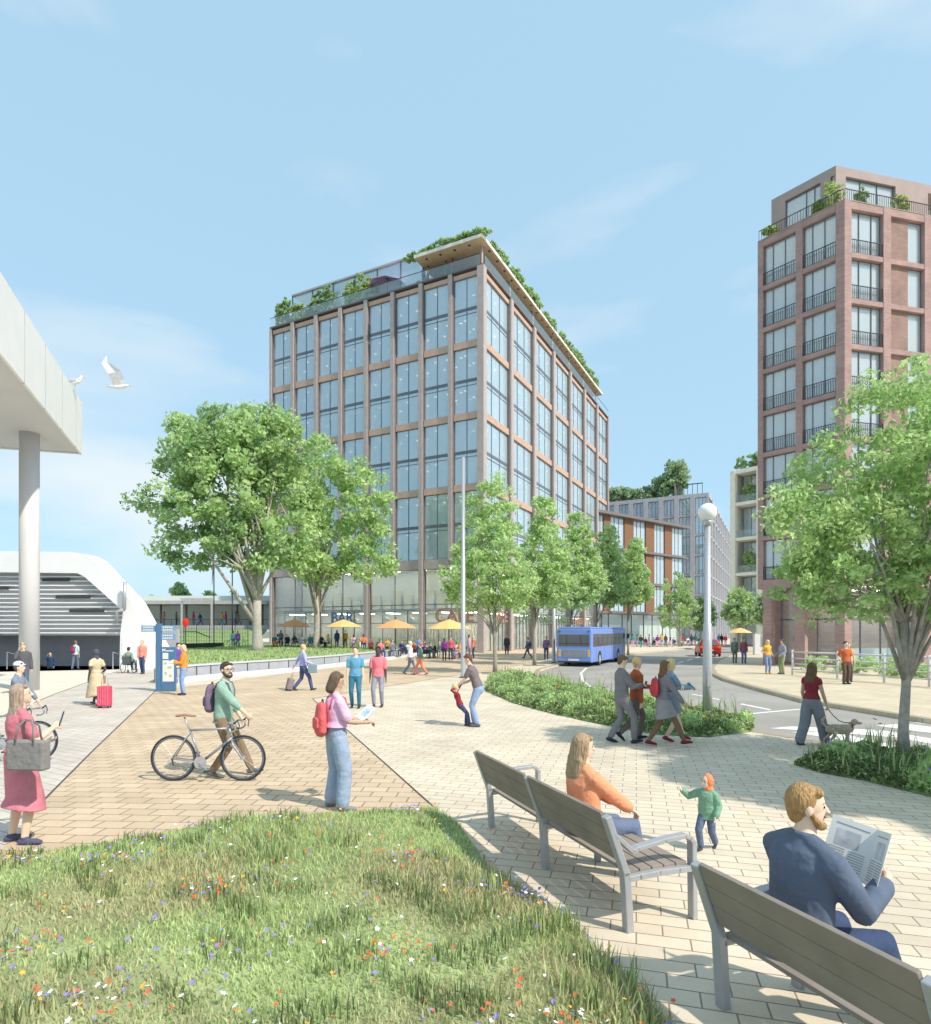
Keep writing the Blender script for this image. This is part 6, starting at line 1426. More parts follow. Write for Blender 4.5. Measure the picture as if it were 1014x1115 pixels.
# woman with map and red backpack
J = person(g3(366,881), 58, 'woman in a pink T-shirt and wide blue trousers reading a leaflet, with a red backpack', 1.70, skin='t', top=((222,178,212),.48,.12,.022), bottom=('trousers',(146,162,188),1.35), shoes=(128,128,134), hair=((108,88,74),'bob'), fem=True, det=2,
   hands=[(-.02,.34,1.14),(.2,.34,1.13)], feet=[(-.15,-.02,0),(.16,.03,0)], toe=(0,30), head=(20,-16), grip=(.7,.7), lean=-1)
backpack(J, (214,98,102), 'red backpack worn by the woman reading a leaflet', (.27,.14,.44), .24)
paper(J, 'unfolded cream and blue leaflet held by the woman with the red backpack', off=(0,.09,.07), size=(.34,.24), rot_=(R(-50),0,R(0)))
# bearded man walking with the bicycle
J = person(g3(243,846), 88, 'bearded man in an open green shirt and glasses walking beside a grey bicycle', 1.80, top=((138,170,155),.72,-.08,.022), bottom=('trousers',(128,110,88),.92), shoes=(96,98,94), hair=((70,60,54),'short'), beard=(62,54,50), glasses=True, det=2,
   hands=[(-.2,.2,.86),(.2,.44,.93)], feet=[(-.1,.40,.0),(.1,-.12,.03)], lift=(-6,14), head=(35,-2), hips=.9, grip=(.5,1), lean=3)
backpack(J, (112,98,120), 'mauve-grey backpack worn by the bearded man with the bicycle', (.3,.14,.42), .28)
# man with wheeled case, back view walking right
J = person(g3(330,752), 62, 'fair-haired man in a pale blue shirt pulling a small grey suitcase', 1.78, top=((164,168,214),1,.02,.016), bottom=('trousers',(72,86,128),1.0), shoes=(55,50,50), hair=((205,178,132),'short'), det=1, feet=[(-.09,-.3,.03),(.1,.3,0)], hands=[(-.26,-.3,.86),(.3,.28,.98)], hips=.9, lift=(28,-8))
h = wpt(J, J['arms'][-1][2]); suitcase((h.x-.16,h.y-.18,0), -R(62), (128,120,124), 'small grey wheeled suitcase pulled by the man in the pale blue shirt', .42, .34, .22, .5, R(-14), False)
c = wpt(J, J['arms'][1][2]); handbag((c.x,c.y,c.z-.02), R(10), (118,142,150), 'grey-green bag carried by the man with the small suitcase', (.34,.12,.3), .04)
J = person(g3(387,771), 176, 'brown-haired man in a blue T-shirt and teal trousers walking towards us', 1.80, top=((92,150,182),.4,-.02,.016), bottom=('trousers',(52,112,140),.95), shoes=(50,52,60), hair=((95,72,62),'short'), det=1, feet=[(-.11,.02,0),(.1,-.1,0)], hips=.92)
J = person(g3(412,770), 184, 'dark-skinned man in a coral T-shirt and grey trousers walking towards us', 1.80, skin='d', top=((230,122,134),.5,-.04,.02), bottom=('trousers',(140,142,156),.95), shoes=(60,60,66), hair=((38,36,38),'short'), det=1, feet=[(-.1,-.06,0),(.11,.06,0)], hips=.92)
# man swinging a child
J = person(g3(521,791), -78, 'man in a mauve-grey T-shirt and pale jeans bending to hold a child by both hands', 1.76, top=((116,106,110),.4,.0,.016), bottom=('trousers',(140,162,196),1.0), shoes=(92,96,104), hair=((110,76,58),'short'), det=1, lean=22, head=(0,-32), hands=[(-.12,.5,.93),(.12,.44,.97)], feet=[(-.12,-.0,0),(.12,.12,0)], grip=(1,1), hips=.92)
hL = wpt(J, J['arms'][-1][2])
x, y, _ = g3(501,791)
kk = 1.04/1.75; inv = lambda v: tuple((Matrix.Translation(Vector((x,y,0))) @ Matrix.Rotation(-R(78),4,'Z') @ Matrix.Scale(kk,4)).inverted() @ v)
person((x,y,0), 78, 'blonde child in a red top leaning back while held by the hands', 1.04, top=((140,44,54),1,.0,.018), bottom=('trousers',(62,70,112),1.0), shoes=(92,80,70), hair=((226,208,150),'tail'), det=1, fem=True, kid=True, hips=.86, lean=-18, head=(0,8), feet=[(-.1,.26,0),(.1,.36,0)], hands=[inv(wpt(J, J['arms'][1][2])), inv(hL)], knee=[(0,1,.3),(0,1,.3)])
# four walking by the verge
J = person(g3(677,809), 80, 'dark-haired man in a grey suit walking right and looking at his phone', 1.78, top=((112,112,116),1,-.1,.022), bottom=('trousers',(120,120,124),1.0), shoes=(52,52,58), hair=((108,88,64),'short'), det=2, feet=[(-.1,-.2,.02),(.1,.22,0)], lift=(18,-6), hands=[(-.12,.36,1.16),(.1,.38,1.14)], head=(5,-25), hips=.91, grip=(.8,.8))
phone(J, 1, 'phone held by the man in the grey suit', (60,60,66))
J = person(g3(693,806), 80, 'blond man in a rust-brown jacket and dark trousers, second in the group walking right', 1.72, top=((164,88,54),1,-.08,.02), bottom=('trousers',(104,94,90),.95), shoes=(44,44,48), hair=((226,194,128),'short'), det=2, feet=[(-.1,.12,.0),(.12,-.42,.1)], lift=(-4,45), hands=[(-.15,.38,1.1),(.22,.0,.82)], head=(6,-5), hips=.91, grip=(.9,.3))
J = person(g3(730,807), 86, 'blonde woman half hidden behind the woman in the grey skirt suit, reading a sheet', 1.68, top=((130,150,168),1,.04,.018), bottom=('skirt',(128,136,150),.76,.96), shoes=(122,40,56), hair=((224,200,142),'bob'), fem=True, det=1, feet=[(-.08,.32,.02),(.08,-.12,.03)], lift=(10,18), hands=[(-.08,.42,1.14),(.1,.4,1.14)], hips=.93, grip=(.8,.8))
paper(J, 'white sheet held by the hidden blonde woman', size=(.24,.18), off=(0,.08,.05))
J = person(g3(722,813), 84, 'long-haired woman in a grey jacket and skirt with tights and dark red heels, walking right', 1.68, top=((118,118,126),1,.04,.018), bottom=('skirt',(134,134,140),.74,.96), tights=(116,92,74), skin='t', shoes=(120,38,50), hair=((114,86,56),'long'), fem=True, det=2, feet=[(-.09,-.26,.035),(.1,.42,.02)], lift=(12,-2), hands=[(-.1,.34,1.16),(.26,.34,.86)], hips=.92, head=(10,0), grip=(.8,.3), lean=3)
backpack(J, (178,62,70), 'dark red backpack on the woman in the grey skirt suit', (.3,.12,.38), .28, False)
phone(J, -1, 'white cup raised by the woman in the grey skirt suit', (230,230,232), (.07,.06,.1))
# woman with dog
J = person(g3(884,811), 62, 'long-haired woman in a red top and wide grey trousers walking a dog', 1.64, top=((130,44,56),.02,.06,.014), bottom=('trousers',(122,126,138),1.55), shoes=(70,72,82), hair=((104,84,60),'vlong'), fem=True, skin='t', det=2, feet=[(-.1,-.26,.0),(.1,.3,0)], hands=[(-.2,.1,.85),(.24,.14,.84)], hips=.91, lift=(12,-4), grip=(.4,1))
hdog = wpt(J, J['arms'][1][2]+Vector((0,.03,-.07)))
dp = g3(914,813); dog = empty('dog', dp, R(-8), 'small curly grey-brown dog on a lead at the crossing', 'dog')
fur = mat('dog_fur', (.5,.42,.33), .9, .2, 25, .9, bscale=80); b = MB()
b.rtube([(-.2,0,.33),(-.12,0,.335),(.02,0,.33),(.14,0,.34),(.2,0,.36)], [(.055,.07),(.07,.08),(.075,.095),(.08,.1),(.065,.08)], 14, (0,1,0))
b.rtube([(.18,0,.37),(.25,0,.46)], [.055,.05], 12); b.ell((.28,0,.49), (.062,.055,.058)); b.rtube([(.31,0,.475),(.38,0,.46)], [.036,.026], 10)
for s__ in (-1,1): b.rtube([(.26,s__*.05,.51),(.245,s__*.068,.45)], [(.02,.012),(.028,.012)], 8)
for (x_, s__, dx) in ((.15,.05,.05),(.14,-.05,-.06)): b.rtube([(x_,s__,.32),(x_+dx*.3,s__,.2),(x_+dx*.8,s__,.1),(x_+dx*1.1,s__,.025),(x_+dx*1.1+.04,s__,.022)], [.045,.03,.024,.026,.02], 10)
for (x_, s__, dx) in ((-.17,.05,-.07),(-.16,-.05,.05)): b.rtube([(x_,s__,.33),(x_+.05+dx*.3,s__,.23),(x_-.045+dx*.6,s__,.13),(x_-.02+dx,s__,.025),(x_+.02+dx,s__,.022)], [(.06,.045),.036,.022,.025,.02], 10)
b.rtube([(-.22,0,.37),(-.3,0,.44),(-.31,0,.52),(-.27,0,.56)], [.024,.03,.034,.026], 10)
for i in range(70):
    t = rng.uniform(-.2,.2); a = rng.uniform(0,math.pi); b.ell((t,math.cos(a)*.075,.335+math.sin(a)*.085), (.022,.02,.02), 6, 5)
b.blob('body', fur, dog, .011, 1)
b = MB(); b.ell((.405,0,.468), (.013,.013,.011), 8, 6); b.build('nose', M['eye'], dog, True)
b = MB(); b.torus((.215,0,.41), .062, .009, 'x', 20, 6); b.build('collar', cloth((120,40,40)), dog, True)
dv = Matrix.Translation(Vector(dp)) @ Matrix.Rotation(R(-8),4,'Z') @ Vector((.2,0,.47)); mid = (hdog+dv)/2+Vector((0,0,-.1)); ld = MB(); ld.tube([hdog, hdog.lerp(mid,.5)+Vector((0,0,-.02)), mid, mid.lerp(dv,.5)+Vector((0,0,-.02)), dv], .009, 6); tag(ld.build('dog_lead', M['dark'], None, True), 'thin dark lead between the woman and the small dog', 'lead')
# toddler in orange hood
J = person(g3(770,925), 222, 'toddler in a green coat with an orange hood stretching one arm out', .76, top=((118,158,134),1,-.14,.05), bottom=('trousers',(92,104,128),1.25), shoes=(62,64,62), hat=((246,132,90),'hood'), det=2, kid=True, feet=[(-.1,-.28,.03),(.08,.16,0)], lift=(30,-6), hands=[(-.26,.12,.86),(.5,.22,1.36)], hips=.88, head=(25,-8))
# seated woman and man (bench frame)
def on_bench(bl, s, f): n = Vector((.935,.353)); p = Vector(bl)+bdir*s+n*f; return (p.x,p.y,0)
BF = 90-math.degrees(math.atan2(.353,.935))
SEAT = dict(hips=.56)
B1 = (.273,7.03); B2 = (1.513,3.67)
J = person(on_bench(B1, 1.72, .2), BF-4, 'long-haired woman in an orange jumper sitting on the bench, seen from behind', 1.72, top=((244,150,112),.95,-.04,.028), bottom=('trousers',(96,110,138),1.1), shoes=(98,74,52), hair=((166,142,112),'vlong'), fem=True, det=2, hips=.535, lean=-4, head=(16,-6), feet=[(-.09,.62,0),(.12,.52,0)], hands=[(-.1,.42,.66),(.14,.40,.66)], grip=(.5,.5), armhint=[(1,0,0),(-1,0,0)])
J = person(on_bench(B2, .35, .24), BF+2, 'bearded man in a navy jacket sitting on the near bench and reading a newspaper', 1.80, top=((84,96,116),1,-.06,.03), bottom=('trousers',(50,66,98),1.1), shoes=(60,54,50), hair=((168,134,88),'short'), beard=(158,124,80), det=2, hips=.53, lean=3, head=(36,-3), feet=[(-.14,.6,0),(.16,.56,0)], hands=[(-.15,.4,.83),(.17,.4,.82)], grip=(1,1), armhint=[(0,.3,1),(0,.3,1)])
for q_ in range(4):
    a, e, h = J['arms'][1]; p = e.lerp(h, .74+q_*.05)+Vector((.045,0,-.028)); b = MB(); b.ell(p, (.006,.007,.007), 8, 6); b.build('cuff_button', M['dark'], J['root'])
paper(J, 'open newspaper with a picture held by the man on the near bench', 'newspaper', (.46,.32), 'newspaper', (R(-20),0,R(-4)), off=(.03,.07,.1), printed=True, fold=R(34))

# station side people
J = person(g3(25,756), 150, 'man in a dark suit and cap telephoning beside the white column', 1.80, top=((86,86,92),1,-.08,.022), bottom=('trousers',(84,96,108),1.0), shoes=(50,50,56), hair=((90,80,70),'short'), hat=((176,160,120),'cap'), det=1, hands=[(-.25,.0,.86),(.12,.16,1.5)], feet=[(-.1,0,0),(.1,.08,0)])
J = person(g3(105,768), -60, 'woman in a headscarf and a long beige dress with a pink striped suitcase', 1.72, skin='d', top=((190,178,150),.3,.1,.016), bottom=('skirt',(190,178,150),1.55,1.05), shoes=(84,84,112), hat=((78,78,98),'scarf'), fem=True, det=1, feet=[(-.1,-.34,.02),(.1,.32,0)], lift=(18,-6), hands=[(-.26,-.05,.86),(.24,.16,.95)], hips=.9)
p = g3(114,771); suitcase((p[0],p[1],0), R(6), (196,74,98), 'pink striped suitcase beside the woman in the beige dress', .58, .34, .24, .38)
c = wpt(J, J['arms'][1][2]); handbag((c.x,c.y,c.z-.06), R(0), (150,126,106), 'small brown handbag carried by the woman with the pink suitcase', (.24,.1,.24), .06)
J = person((at(88,36.1)[0],36.05,0.0), 10, 'man in a pale blue shirt with a crimson backpack entering the underpass', 1.66, skin='t', top=((176,208,218),.5,-.02,.018), bottom=('trousers',(98,110,134),1.0), shoes=(60,60,70), hair=((120,100,88),'short'), det=1, feet=[(-.1,-.15,0.0),(.1,.1,0)])
J['root'].location.y = 35.6; J['W'] = Matrix.Translation((0,-.45,0)) @ J['W']; backpack(J, (140,50,84), 'crimson backpack on the man entering the underpass', (.32,.16,.42))
person((at(55,37.0)[0],37.0,-.75-.0), 170, 'dark-haired man in a navy suit telephoning on the underpass steps', 1.72, top=((46,66,92),1,-.1,.022), bottom=('trousers',(46,62,84),1.0), shoes=(40,40,46), hair=((40,36,36),'short'), det=1, hands=[(-.25,.1,.9),(.13,.14,1.5)])
# wheelchair user
p = g3(140,733); wc = empty('wheelchair', p, R(4), 'dark wheelchair seen from behind next to the station pier', 'wheelchair')
for s__ in (-1,1):
    b = MB(); b.torus((s__*.28,0,.3), .285, .016, 'x', 32, 8); wh = b.build('wheel', M['black'], wc, True); b = MB(); [b.tube([(s__*.28,0,.3),(s__*.28,.28*math.cos(a),.3+.28*math.sin(a))], .003, 4) for a in [2*math.pi*i/12 for i in range(12)]]; b.build('spokes', M['steel'], wh)
    b = MB(); b.torus((s__*.22,.42,.08), .06, .02, 'x', 16, 6); b.build('castor', M['black'], wc, True)
    b = MB(); b.tube([(s__*.22,.42,.14),(s__*.22,.36,.45),(s__*.22,-.2,.47),(s__*.22,-.24,.95),(s__*.22,-.34,.95)], .013, 8); b.build('side_frame', M['dark'], wc, True)
b = MB(); b.box(-.21,.21,-.2,.26,.45,.49); b.build('seat', M['dark'], wc, bevel=.01); b = MB(); b.box(-.21,.21,-.245,-.215,.5,.9); b.build('backrest', cloth((80,88,92)), wc)
person((p[0],p[1]+.0,.03), -4+8, 'wheelchair user in a grey-green shirt seen from behind', 1.72, top=((130,150,134),1,.0,.018), bottom=('trousers',(90,100,120),1), shoes=(60,60,66), hair=((60,52,48),'short'), det=1, hips=.56, feet=[(-.1,.5,.1),(.1,.5,.1)], hands=[(-.3,.1,.62),(.3,.1,.62)])
person(g3(155,734), 185, 'fair-haired person in a salmon shirt and dark jeans beside the wheelchair user', 1.74, top=((230,140,124),1,-.06,.02), bottom=('trousers',(60,78,118),.95), shoes=(86,66,76), hair=((205,178,132),'short'), det=1, feet=[(-.08,0,0),(.08,-.1,0)], hands=[(-.2,.06,.82),(.2,.06,.82)])
J = person(g3(200,757), -120, 'fair-haired woman in an orange jumper reading a leaflet beside the blue totem', 1.74, top=((224,140,58),.9,.02,.022), bottom=('trousers',(132,158,200),.9), shoes=(58,62,84), hair=((214,190,160),'bob'), fem=True, det=1, hands=[(-.1,.34,1.15),(.1,.34,1.2)], head=(0,-10))
paper(J, 'white leaflet held by the woman in orange at the totem', size=(.26,.2))
person(g3(194,741), 100, 'person in a purple jumper walking behind the blue totem', 1.74, top=((98,74,148),.9,.02,.018), bottom=('trousers',(70,76,84),1), shoes=(50,50,56), hair=((40,36,36),'short'), det=1, **{k: v for k, v in WALK.items()})
# walking pair and people by the bar
person(g3(447,734), 80, 'white-haired person in a white shirt and grey trousers walking right', 1.74, top=((222,224,228),.9,-.02,.018), bottom=('trousers',(128,132,146),1), shoes=(170,96,110), hair=((225,225,225),'short'), det=1, **WALK)
person(g3(458,735), -84, 'person in a green-grey top, orange cap and orange trousers walking left', 1.66, top=((104,138,128),.9,.0,.018), bottom=('trousers',(222,130,104),1), shoes=(80,84,96), hair=((170,90,60),'short'), hat=((226,108,84),'cap'), det=1, **WALK2)
person(g3(484,719.5), 176, 'person in a purple jacket and dark trousers standing at the café', 1.68, skin='d', top=((124,56,132),.9,.0,.02), bottom=('trousers',(60,56,70),1), shoes=(40,40,46), hair=((40,36,36),'short'), det=1)
person(g3(491,719), 184, 'person in a rose-red jumper standing at the café next to the purple jacket', 1.78, top=((196,98,112),.9,-.04,.02), bottom=('trousers',(66,72,92),1), shoes=(40,40,46), hair=((90,60,50),'short'), det=1)
person(g3(511,716), 100, 'tall person in a mauve-pink coat under the parasol edge by the pole', 1.9, top=((196,158,186),1,-.2,.03), bottom=('trousers',(150,130,160),1), shoes=(80,70,80), hair=((80,60,56),'bob'), det=0)
person(g3(516,717), -80, 'white-haired person in a coral waistcoat and navy trousers near the slim pole', 1.78, top=((226,92,84),.1,-.02,.02), bottom=('trousers',(58,66,92),1), shoes=(40,40,46), hair=((225,228,232),'short'), det=0)
person(g3(552,713), 180, 'bald person in a long black coat carrying white bags by the café corner', 1.85, skin='t', top=((62,62,70),1,-.22,.03), bottom=('trousers',(50,50,56),1), shoes=(40,40,44), hair=((60,54,50),'short'), det=1)
J = person(g3(575,717), -78, 'person in slate blue with a dark backpack walking left past the street trees', 1.75, top=((96,104,122),1,-.02,.02), bottom=('trousers',(84,90,112),1), shoes=(50,46,60), hair=((60,54,50),'short'), det=1, **WALK); backpack(J, (70,78,92), 'slate backpack on the person walking left past the street trees', straps=False)
person(g3(595,718.5), 190, 'person in a violet shirt and navy trousers standing just left of the bus', 1.8, skin='t', top=((132,96,146),.9,-.04,.02), bottom=('trousers',(66,72,104),1), shoes=(50,50,56), hair=((170,110,60),'short'), det=1, hands=[(-.1,.3,1.3),(.24,.05,.82)])
# people on the right pavement
person(g3(800,722), 178, 'grey-green figure walking left of its companion on the far right pavement', 1.74, skin='t', top=((112,124,108),1,-.04,.02), bottom=('trousers',(96,104,112),1), shoes=(60,60,60), hair=((70,62,56),'short'), det=1, group=None)
person(g3(810,722.5), 182, 'figure in a plum jumper with blue jeans on the far right pavement', 1.74, skin='t', top=((134,80,88),1,-.02,.02), bottom=('trousers',(88,96,140),1), shoes=(60,60,60), hair=((70,62,56),'short'), det=1)
person(g3(836,734), 170, 'blonde woman in a mustard vest, jeans and yellow boots by the tower column', 1.76, top=((220,166,60),.15,.02,.02), bottom=('trousers',(120,140,180),.9), shoes=(214,170,50), hair=((226,196,110),'long'), fem=True, det=1, hands=[(-.2,.1,1.0),(.22,.12,1.1)])
person(g3(852,734), -95, 'dark-haired man in a grey hoodie and olive trousers facing the blonde woman', 1.78, skin='t', top=((140,148,162),1,-.04,.022), bottom=('trousers',(140,150,112),1.05), shoes=(60,60,60), hair=((56,50,48),'short'), det=1, hands=[(-.22,.2,.98),(.22,.2,.98)])
person(g3(921,745), 176, 'dark-haired man in a rust polo shirt and brown trousers by the pale fence', 1.78, top=((180,92,60),.45,-.02,.018), bottom=('trousers',(96,78,68),1), shoes=(46,44,46), hair=((56,46,42),'short'), det=1, hands=[(-.24,.05,.85),(.3,.1,1.0)])
p = g3(926,743); person((p[0]+.02,p[1]+.15,.0), 200, 'woman in an orange top with long hair close behind the man at the fence', 1.70, top=((232,164,96),.3,.0,.016), bottom=('trousers',(96,84,78),1), shoes=(46,44,46), hair=((150,110,70),'long'), fem=True, det=1)

# ------------------------------------------------ crowd built from a few poses, each recoloured
def proto(**kw):
    J = person((0,0,0), 0, 'x', det=0, **kw); return J['root']
PR = {'stand': proto(top=((100,100,100),.9,-.04,.02), bottom=('trousers',(90,90,90),1), shoes=(50,50,55), hair=((60,50,45),'short')),
      'walk': proto(top=((100,100,101),.9,-.04,.02), bottom=('trousers',(90,90,91),1), shoes=(50,50,55), hair=((60,50,45),'short'), **WALK),
      'sit': proto(top=((100,100,102),.9,.0,.02), bottom=('trousers',(90,90,92),1), shoes=(50,50,55), hair=((60,50,45),'short'), hips=.54, feet=[(-.1,.48,0),(.1,.46,0)], hands=[(-.18,.36,.72),(.18,.36,.74)], lean=5),
      'sitw': proto(top=((100,100,103),.4,.0,.02), bottom=('trousers',(90,90,93),1), shoes=(50,50,55), hair=((110,80,50),'long'), fem=True, hips=.54, feet=[(-.1,.5,0),(.1,.42,0)], hands=[(-.15,.36,.78),(.2,.3,.95)], lean=-3)}
usedp = set()
def crowd(kind, x, y, z, face, topc, botc, label, group, H=1.72, hairc=None, skin=None):
    src = PR[kind]; first = kind not in usedp; usedp.add(kind); o = src if first else copy_tree(src)
    o.location = (x,y,z); o.rotation_euler.z = -R(face); o.scale = (H/1.75,)*3; tag(o, label, 'person', group)
    for c in o.children:
        n = c.name.split('.')[0]; m = {'shirt': topc, 'jacket': topc, 'trousers': botc, 'hair': hairc}.get(n)
        if n == 'body' and skin: c.material_slots[0].link = 'OBJECT'; c.material_slots[0].material = M[SKC[skin]]
        if m: c.material_slots[0].link = 'OBJECT'; c.material_slots[0].material = cloth(m)
    return o
CN = {'black':(50,52,60),'teal':(70,130,140),'white':(225,226,230),'orange':(222,128,60),'navy':(60,70,124),'yellow':(220,160,60),'pink':(230,170,196),'red':(190,60,66),'green':(96,130,110),'grey':(120,122,132),'salmon':(226,116,120),'lilac':(170,150,200),'brown':(130,92,66),'purple':(112,66,140),'blue':(104,146,206)}
SEATS = [(299,62,.6,'sit',150,'teal','orange','far left edge of the bar terrace'),(302,63,.6,'sitw',210,'white','orange','behind the leftmost seat of the bar terrace'),(313,62,.6,'sit',170,'black','black','left of the orange parasol pole'),(321,61.5,.6,'sit',190,'black','grey','under the first orange parasol'),(329,62,.6,'sitw',180,'white','white','right of the first orange parasol pole'),(338,62,.6,'sit',170,'teal','grey','just left of the lawn tree trunk'),
 (350,59,.6,'sit',110,'black','black','just right of the lawn tree trunk'),(358,60,.6,'sit',250,'yellow','grey','left of the yellow parasol pole under BAR'),(367,59,.6,'stand',180,'navy','navy','standing beside the BAR parasol pole'),(376,59.5,.6,'stand',175,'yellow','brown','standing right of the BAR parasol pole'),(385,58,.6,'sitw',200,'pink','grey','below the letter R of BAR'),(396,57,.6,'sit',160,'orange','navy','right of the BAR lettering'),(395,59,.6,'sitw',190,'pink','white','behind, right of the BAR lettering'),
 (404,54,.25,'sit',170,'salmon','red','left of the second column of the bar front'),(413,53,.25,'sit',170,'teal','black','at the bar column'),(438,50,.2,'sit',200,'navy','black','right end of the planter wall'),
 (462,53,0,'sit',90,'purple','black','left table under the CAFE parasol'),(468,52,0,'sit',120,'grey','black','middle table under the CAFE parasol'),(474,51,0,'sit',260,'black','teal','right side of the table under the CAFE parasol'),(500,50,0,'sitw',240,'yellow','lilac','by the slim pole under the CAFE parasol'),(445,54,0,'sitw',170,'white','navy','right of the second column'),(451,55,0,'sit',200,'orange','black','left of the CAFE lettering'),(456,54.5,0,'stand',180,'blue','navy','standing left of the CAFE parasol'),(479,54,0,'sit',190,'green','grey','behind the CAFE parasol pole'),(505,53,0,'sit',170,'black','brown','just right of the slim pole'),(422,56,0.3,'sitw',180,'yellow','grey','under the orange parasol by the wall'),(342,63,.6,'sit',190,'brown','black','behind the lawn tree trunk'),(306,64,.6,'stand',175,'grey','black','standing behind the leftmost seats'),(497,52,0,'sit',120,'pink','grey','behind the slim pole at the café')]
for i, (px, Y, z, kd, fc, a, c, where) in enumerate(SEATS):
    x, y = at(px, Y); nm = 'seated' if kd != 'stand' else 'standing'
    crowd(kd, x, y, z, fc, CN[a], CN[c], '%s guest in %s, %s' % (nm, a, where), 'guests of the café terrace', 1.7, random.choice([(50,42,40),(110,80,56),(200,170,120)]), random.choice(['l','t','d']))
    if kd != 'stand':
        f = R(fc); put('c', x, y, z, -f, 'chair under the %s guest, %s' % (a, where))
for (px, Y, z, w_) in ((308,61,.6,'at the left edge of the terrace'),(325,60.6,.6,'beneath the first orange parasol'),(354,58.4,.6,'right of the lawn tree trunk'),(390,57.2,.6,'right of the BAR parasol'),(409,52.6,.25,'beside the bar column'),(466,51.6,0,'beneath the CAFE parasol'),(500,49,0,'next to the slim pole')):
    x, y = at(px, Y); put('t', x, y, z, 0, 'small round café table '+w_)
# two people sitting on the planter wall
for (px, i0, tc_, bc_, lb) in ((414,0,'salmon','navy','person in coral and navy reclining on the planter wall'),(427,0,'grey','grey','person in grey sitting on the planter wall next to the coral one')):
    Yw = 47.5 if px < 420 else 49.5; x, y = at(px, Yw); crowd('sit', x, y, .17, 140, CN[tc_], CN[bc_], lb, 'people on the planter wall', 1.8)
# far plaza crowd in front of the terracotta building
cols = list(CN); pl_ = ['beside the planter','near the kerb','below the terracotta panels','close to the street tree','in front of the shop window','behind the others','by the far entrance']
tlist = [(668,88,'walk'),(672,84,'stand'),(678,83,'stand'),(684,90,'walk'),(689,85,'stand'),(694,88,'stand'),(698,84,'walk'),(703,92,'sit'),(707,86,'stand'),(712,90,'sit'),(716,86,'walk'),(720,94,'stand'),(725,88,'stand'),(730,86,'walk'),(734,92,'sit'),(739,90,'sit'),(744,95,'stand'),(749,92,'sit'),(753,97,'stand'),(757,94,'walk'),(762,98,'sit'),(786,96,'stand'),(790,90,'walk'),(783,100,'stand')]
for i, (px, Y, kd) in enumerate(tlist):
    x, y = at(px, Y); a = cols[(i*7+3)%len(cols)]; c = cols[(i*5+1)%len(cols)]
    o = crowd(kd, x, y, 0, random.choice([90,-90,170,10,200]), CN[a], CN[c], '%s figure in %s and %s, %s, far street, %s' % ({'walk':'walking','stand':'standing','sit':'seated'}[kd], a, c, pl_[i%7], 'left part' if i < 12 else 'right part'), 'crowd in the far street', 1.75)
    if kd == 'sit': put('c', x, y, 0, 0, 'dark chair under the seated figure in %s and %s in the far street' % (a, c))
# platform passengers
for i, (px, a, c, kd) in enumerate(((179,'orange','grey','stand'),(192,'green','black','stand'),(211,'red','grey','stand'),(218,'navy','navy','walk'),(242,'yellow','teal','walk'),(246,'red','purple','stand'),(257,'blue','navy','stand'),(260,'orange','grey','walk'),(273,'orange','purple','stand'))):
    x, y = at(px, 80.6); crowd(kd, x, y, 3.0, 90 if i%2 else -90, CN[a], CN[c], 'passenger in %s and %s on the railway platform, %s' % (a, c, ['far left','left of the red sign','right of the red sign','between the red sign and the gantry','left of the yellow pair','right of the yellow pair','in blue near the trunk','beside the passenger in blue','nearest the plane tree trunk'][i]), 'passengers on the platform', 1.75)
# cyclists behind the lawn
for i, (px, a) in enumerate(((254,'teal'),(259,'purple'))):
    p = at(px, 61); crowd('stand', p[0], p[1], .6, 170, CN[a], CN['navy'], 'person in %s with a bicycle behind the lawn' % a, 'cyclists behind the lawn', 1.65)
for i, px in enumerate((252,262)):
    p = at(px, 60.4); r = empty('bicycle', (p[0]-.5,p[1],.6), R(-90), 'distant green bicycle behind the lawn, %s one' % ('left' if i == 0 else 'right'), 'bicycle'); 
    for y in (0,1.0): b = MB(); b.torus((0,y,.34), .32, .03, 'x', 24, 6); b.build('wheel', cloth((110,150,100)), r)
    b = MB(); b.tube([(0,0,.34),(0,.35,.8),(0,.8,.8),(0,.4,.32),(0,.35,.8)], .025, 6); b.tube([(0,.8,.8),(0,1.0,.34)], .025, 6); b.tube([(-.2,.75,1.0),(.2,.75,1.0)], .02, 6); b.tube([(0,.8,.8),(0,.75,1.0)], .02, 6); b.build('frame', M['dark'], r)
# terrace guests and office workers behind the glass
for i, (y, a) in enumerate(((7.2,'blue'),(6.6,'yellow'),(4.4,'green'),(3.6,'red'))):
    p = on_main(.3, y); crowd('stand', p[0], p[1], ZT+.42, -60, CN[a], CN['grey'], 'rooftop guest in %s under the timber canopy' % a, 'guests on the roof terrace', 1.8)
k_ = 0
random.seed(11)
bayn = ['first','second','third','fourth','fifth','sixth','seventh','eighth']
for k in range(8):
    for i in range(NL):
        if (i*3+k*5)%4 == 0:
            u = (i+.5)*LL/NL; p = on_main(.8+random.random()*.5, u+random.uniform(-.6,.6)); a = cols[(i*3+k)%len(cols)]
            crowd('stand' if (i+k)%3 else 'walk', p[0], p[1], ZG+k*FH, 180+random.choice([60,-60,0]), CN[a], CN['grey'], 'worker in %s behind bar-side glass, %s floor up, %s bay from the corner' % (a, bayn[k], bayn[i]), 'office workers behind the glass', 1.8)
for k in range(8):
    for i in range(4):
        if (i*3+k*5)%3 == 0:
            u = (i+.4)*LR/NR; p = on_main(u, .8+random.random()*.4); a = cols[(i*3+k+4)%len(cols)]
            crowd('stand', p[0], p[1], ZG+k*FH, 150, CN[a], CN['lilac'], 'worker in %s behind street-side glass, %s floor up, %s bay from the corner' % (a, bayn[k], bayn[i]), 'office workers behind the glass', 1.8)

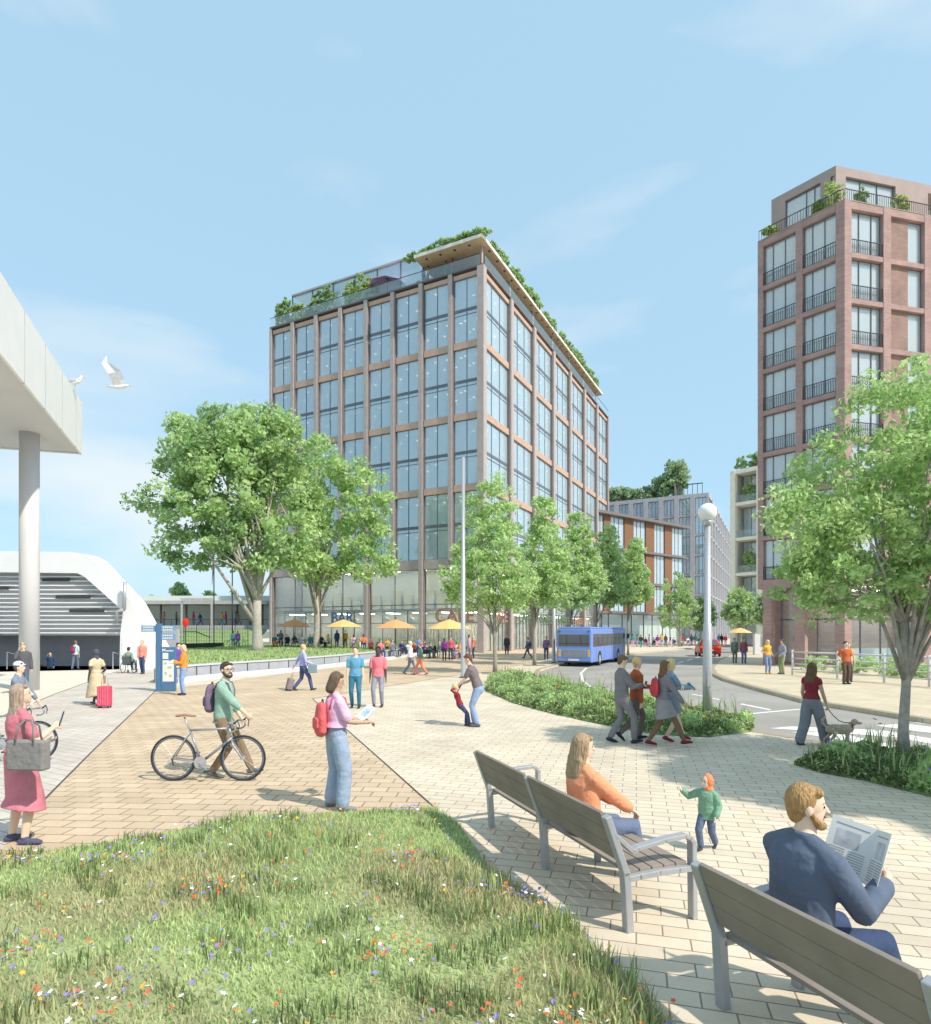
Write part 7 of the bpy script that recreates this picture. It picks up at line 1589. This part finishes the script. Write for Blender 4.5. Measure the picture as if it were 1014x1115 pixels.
# ------------------------------------------------ gulls
gw = mat('gull_white', (.82,.82,.84), .7, .04, 10); gg = mat('gull_grey', (.45,.46,.5), .7, .08, 10); beak = mat('gull_beak', (.7,.45,.08), .5)
Yg = 22; x, y = at(128, Yg); z = CAMH+(HY-421)/F*Yg
gu = empty('gull', (x,y,z), 0, 'white gull in flight with raised wings to the right of the canopy', 'gull')
b = MB(); b.rtube([(-.38,0,.0),(-.25,0,.0),(-.05,0,-.01),(.15,0,.0),(.3,0,.04),(.38,0,.04)], [(.05,.012),(.07,.04),(.085,.08),(.075,.075),(.05,.05),(.03,.032)], 12, (0,1,0)); b.blob('body', gw, gu, .012, 2)
b = MB(); b.rtube([(.4,0,.04),(.5,0,.01)], [.015,.008], 6); b.build('beak', beak, gu, True)
for s__ in (-1,1):
    pts = [(.05,s__*.05,.04),(-.02,s__*.3,.38),(-.22+.05*s__,s__*.34,.72),(-.46+.22*(s__<0),s__*.28,1.0)]; wdt = [.13,.12,.09,.012]
    b = MB(); vs = []
    for (p, w_) in zip(pts, wdt):
        p = Vector(p); vs += [tuple(p+Vector((w_,0,.0))), tuple(p+Vector((-w_*1.2,0,-.04))), tuple(p+Vector((-w_*1.2,.01,-.055))), tuple(p+Vector((w_,.02,-.02)))]
    fs = [(i*4+j, i*4+(j+1)%4, (i+1)*4+(j+1)%4, (i+1)*4+j) for i in range(3) for j in range(4)]+[(0,1,2,3),(12,13,14,15)]; b.add(vs, fs); b.build('wing', gg if s__ > 0 else gw, gu)
pt = T+da*1.6; x, y = pt.x, pt.y
g2_ = empty('gull', (x+.1,y-.1,11.9), R(10), 'gull perched on the tip of the white canopy', 'gull')
b = MB(); b.rtube([(-.42,0,.2),(-.2,0,.2),(.0,0,.22),(.15,0,.28),(.24,0,.4),(.26,0,.44)], [(.03,.015),(.08,.06),(.1,.1),(.08,.09),(.05,.055),(.055,.055)], 12, (0,1,0)); b.blob('body', gw, g2_, .012, 2)
b = MB(); b.rtube([(.3,0,.44),(.42,0,.41)], [.016,.008], 6); b.build('beak', beak, g2_, True)
for s__ in (-1,1):
    b = MB(); b.rtube([(-.45,s__*.05,.22),(-.1,s__*.1,.25),(.08,s__*.09,.28)], [(.02,.012),(.07,.018),(.05,.018)], 10, (0,0,1)); b.build('wing', gg, g2_, True)
    b = MB(); b.tube([(0,s__*.04,.14),(0,s__*.04,-.02)], .01, 6); b.build('leg', beak, g2_)
for o in list(bpy.data.objects):
    if o.type == 'MESH' and 'label' in o and o.parent is None: pass
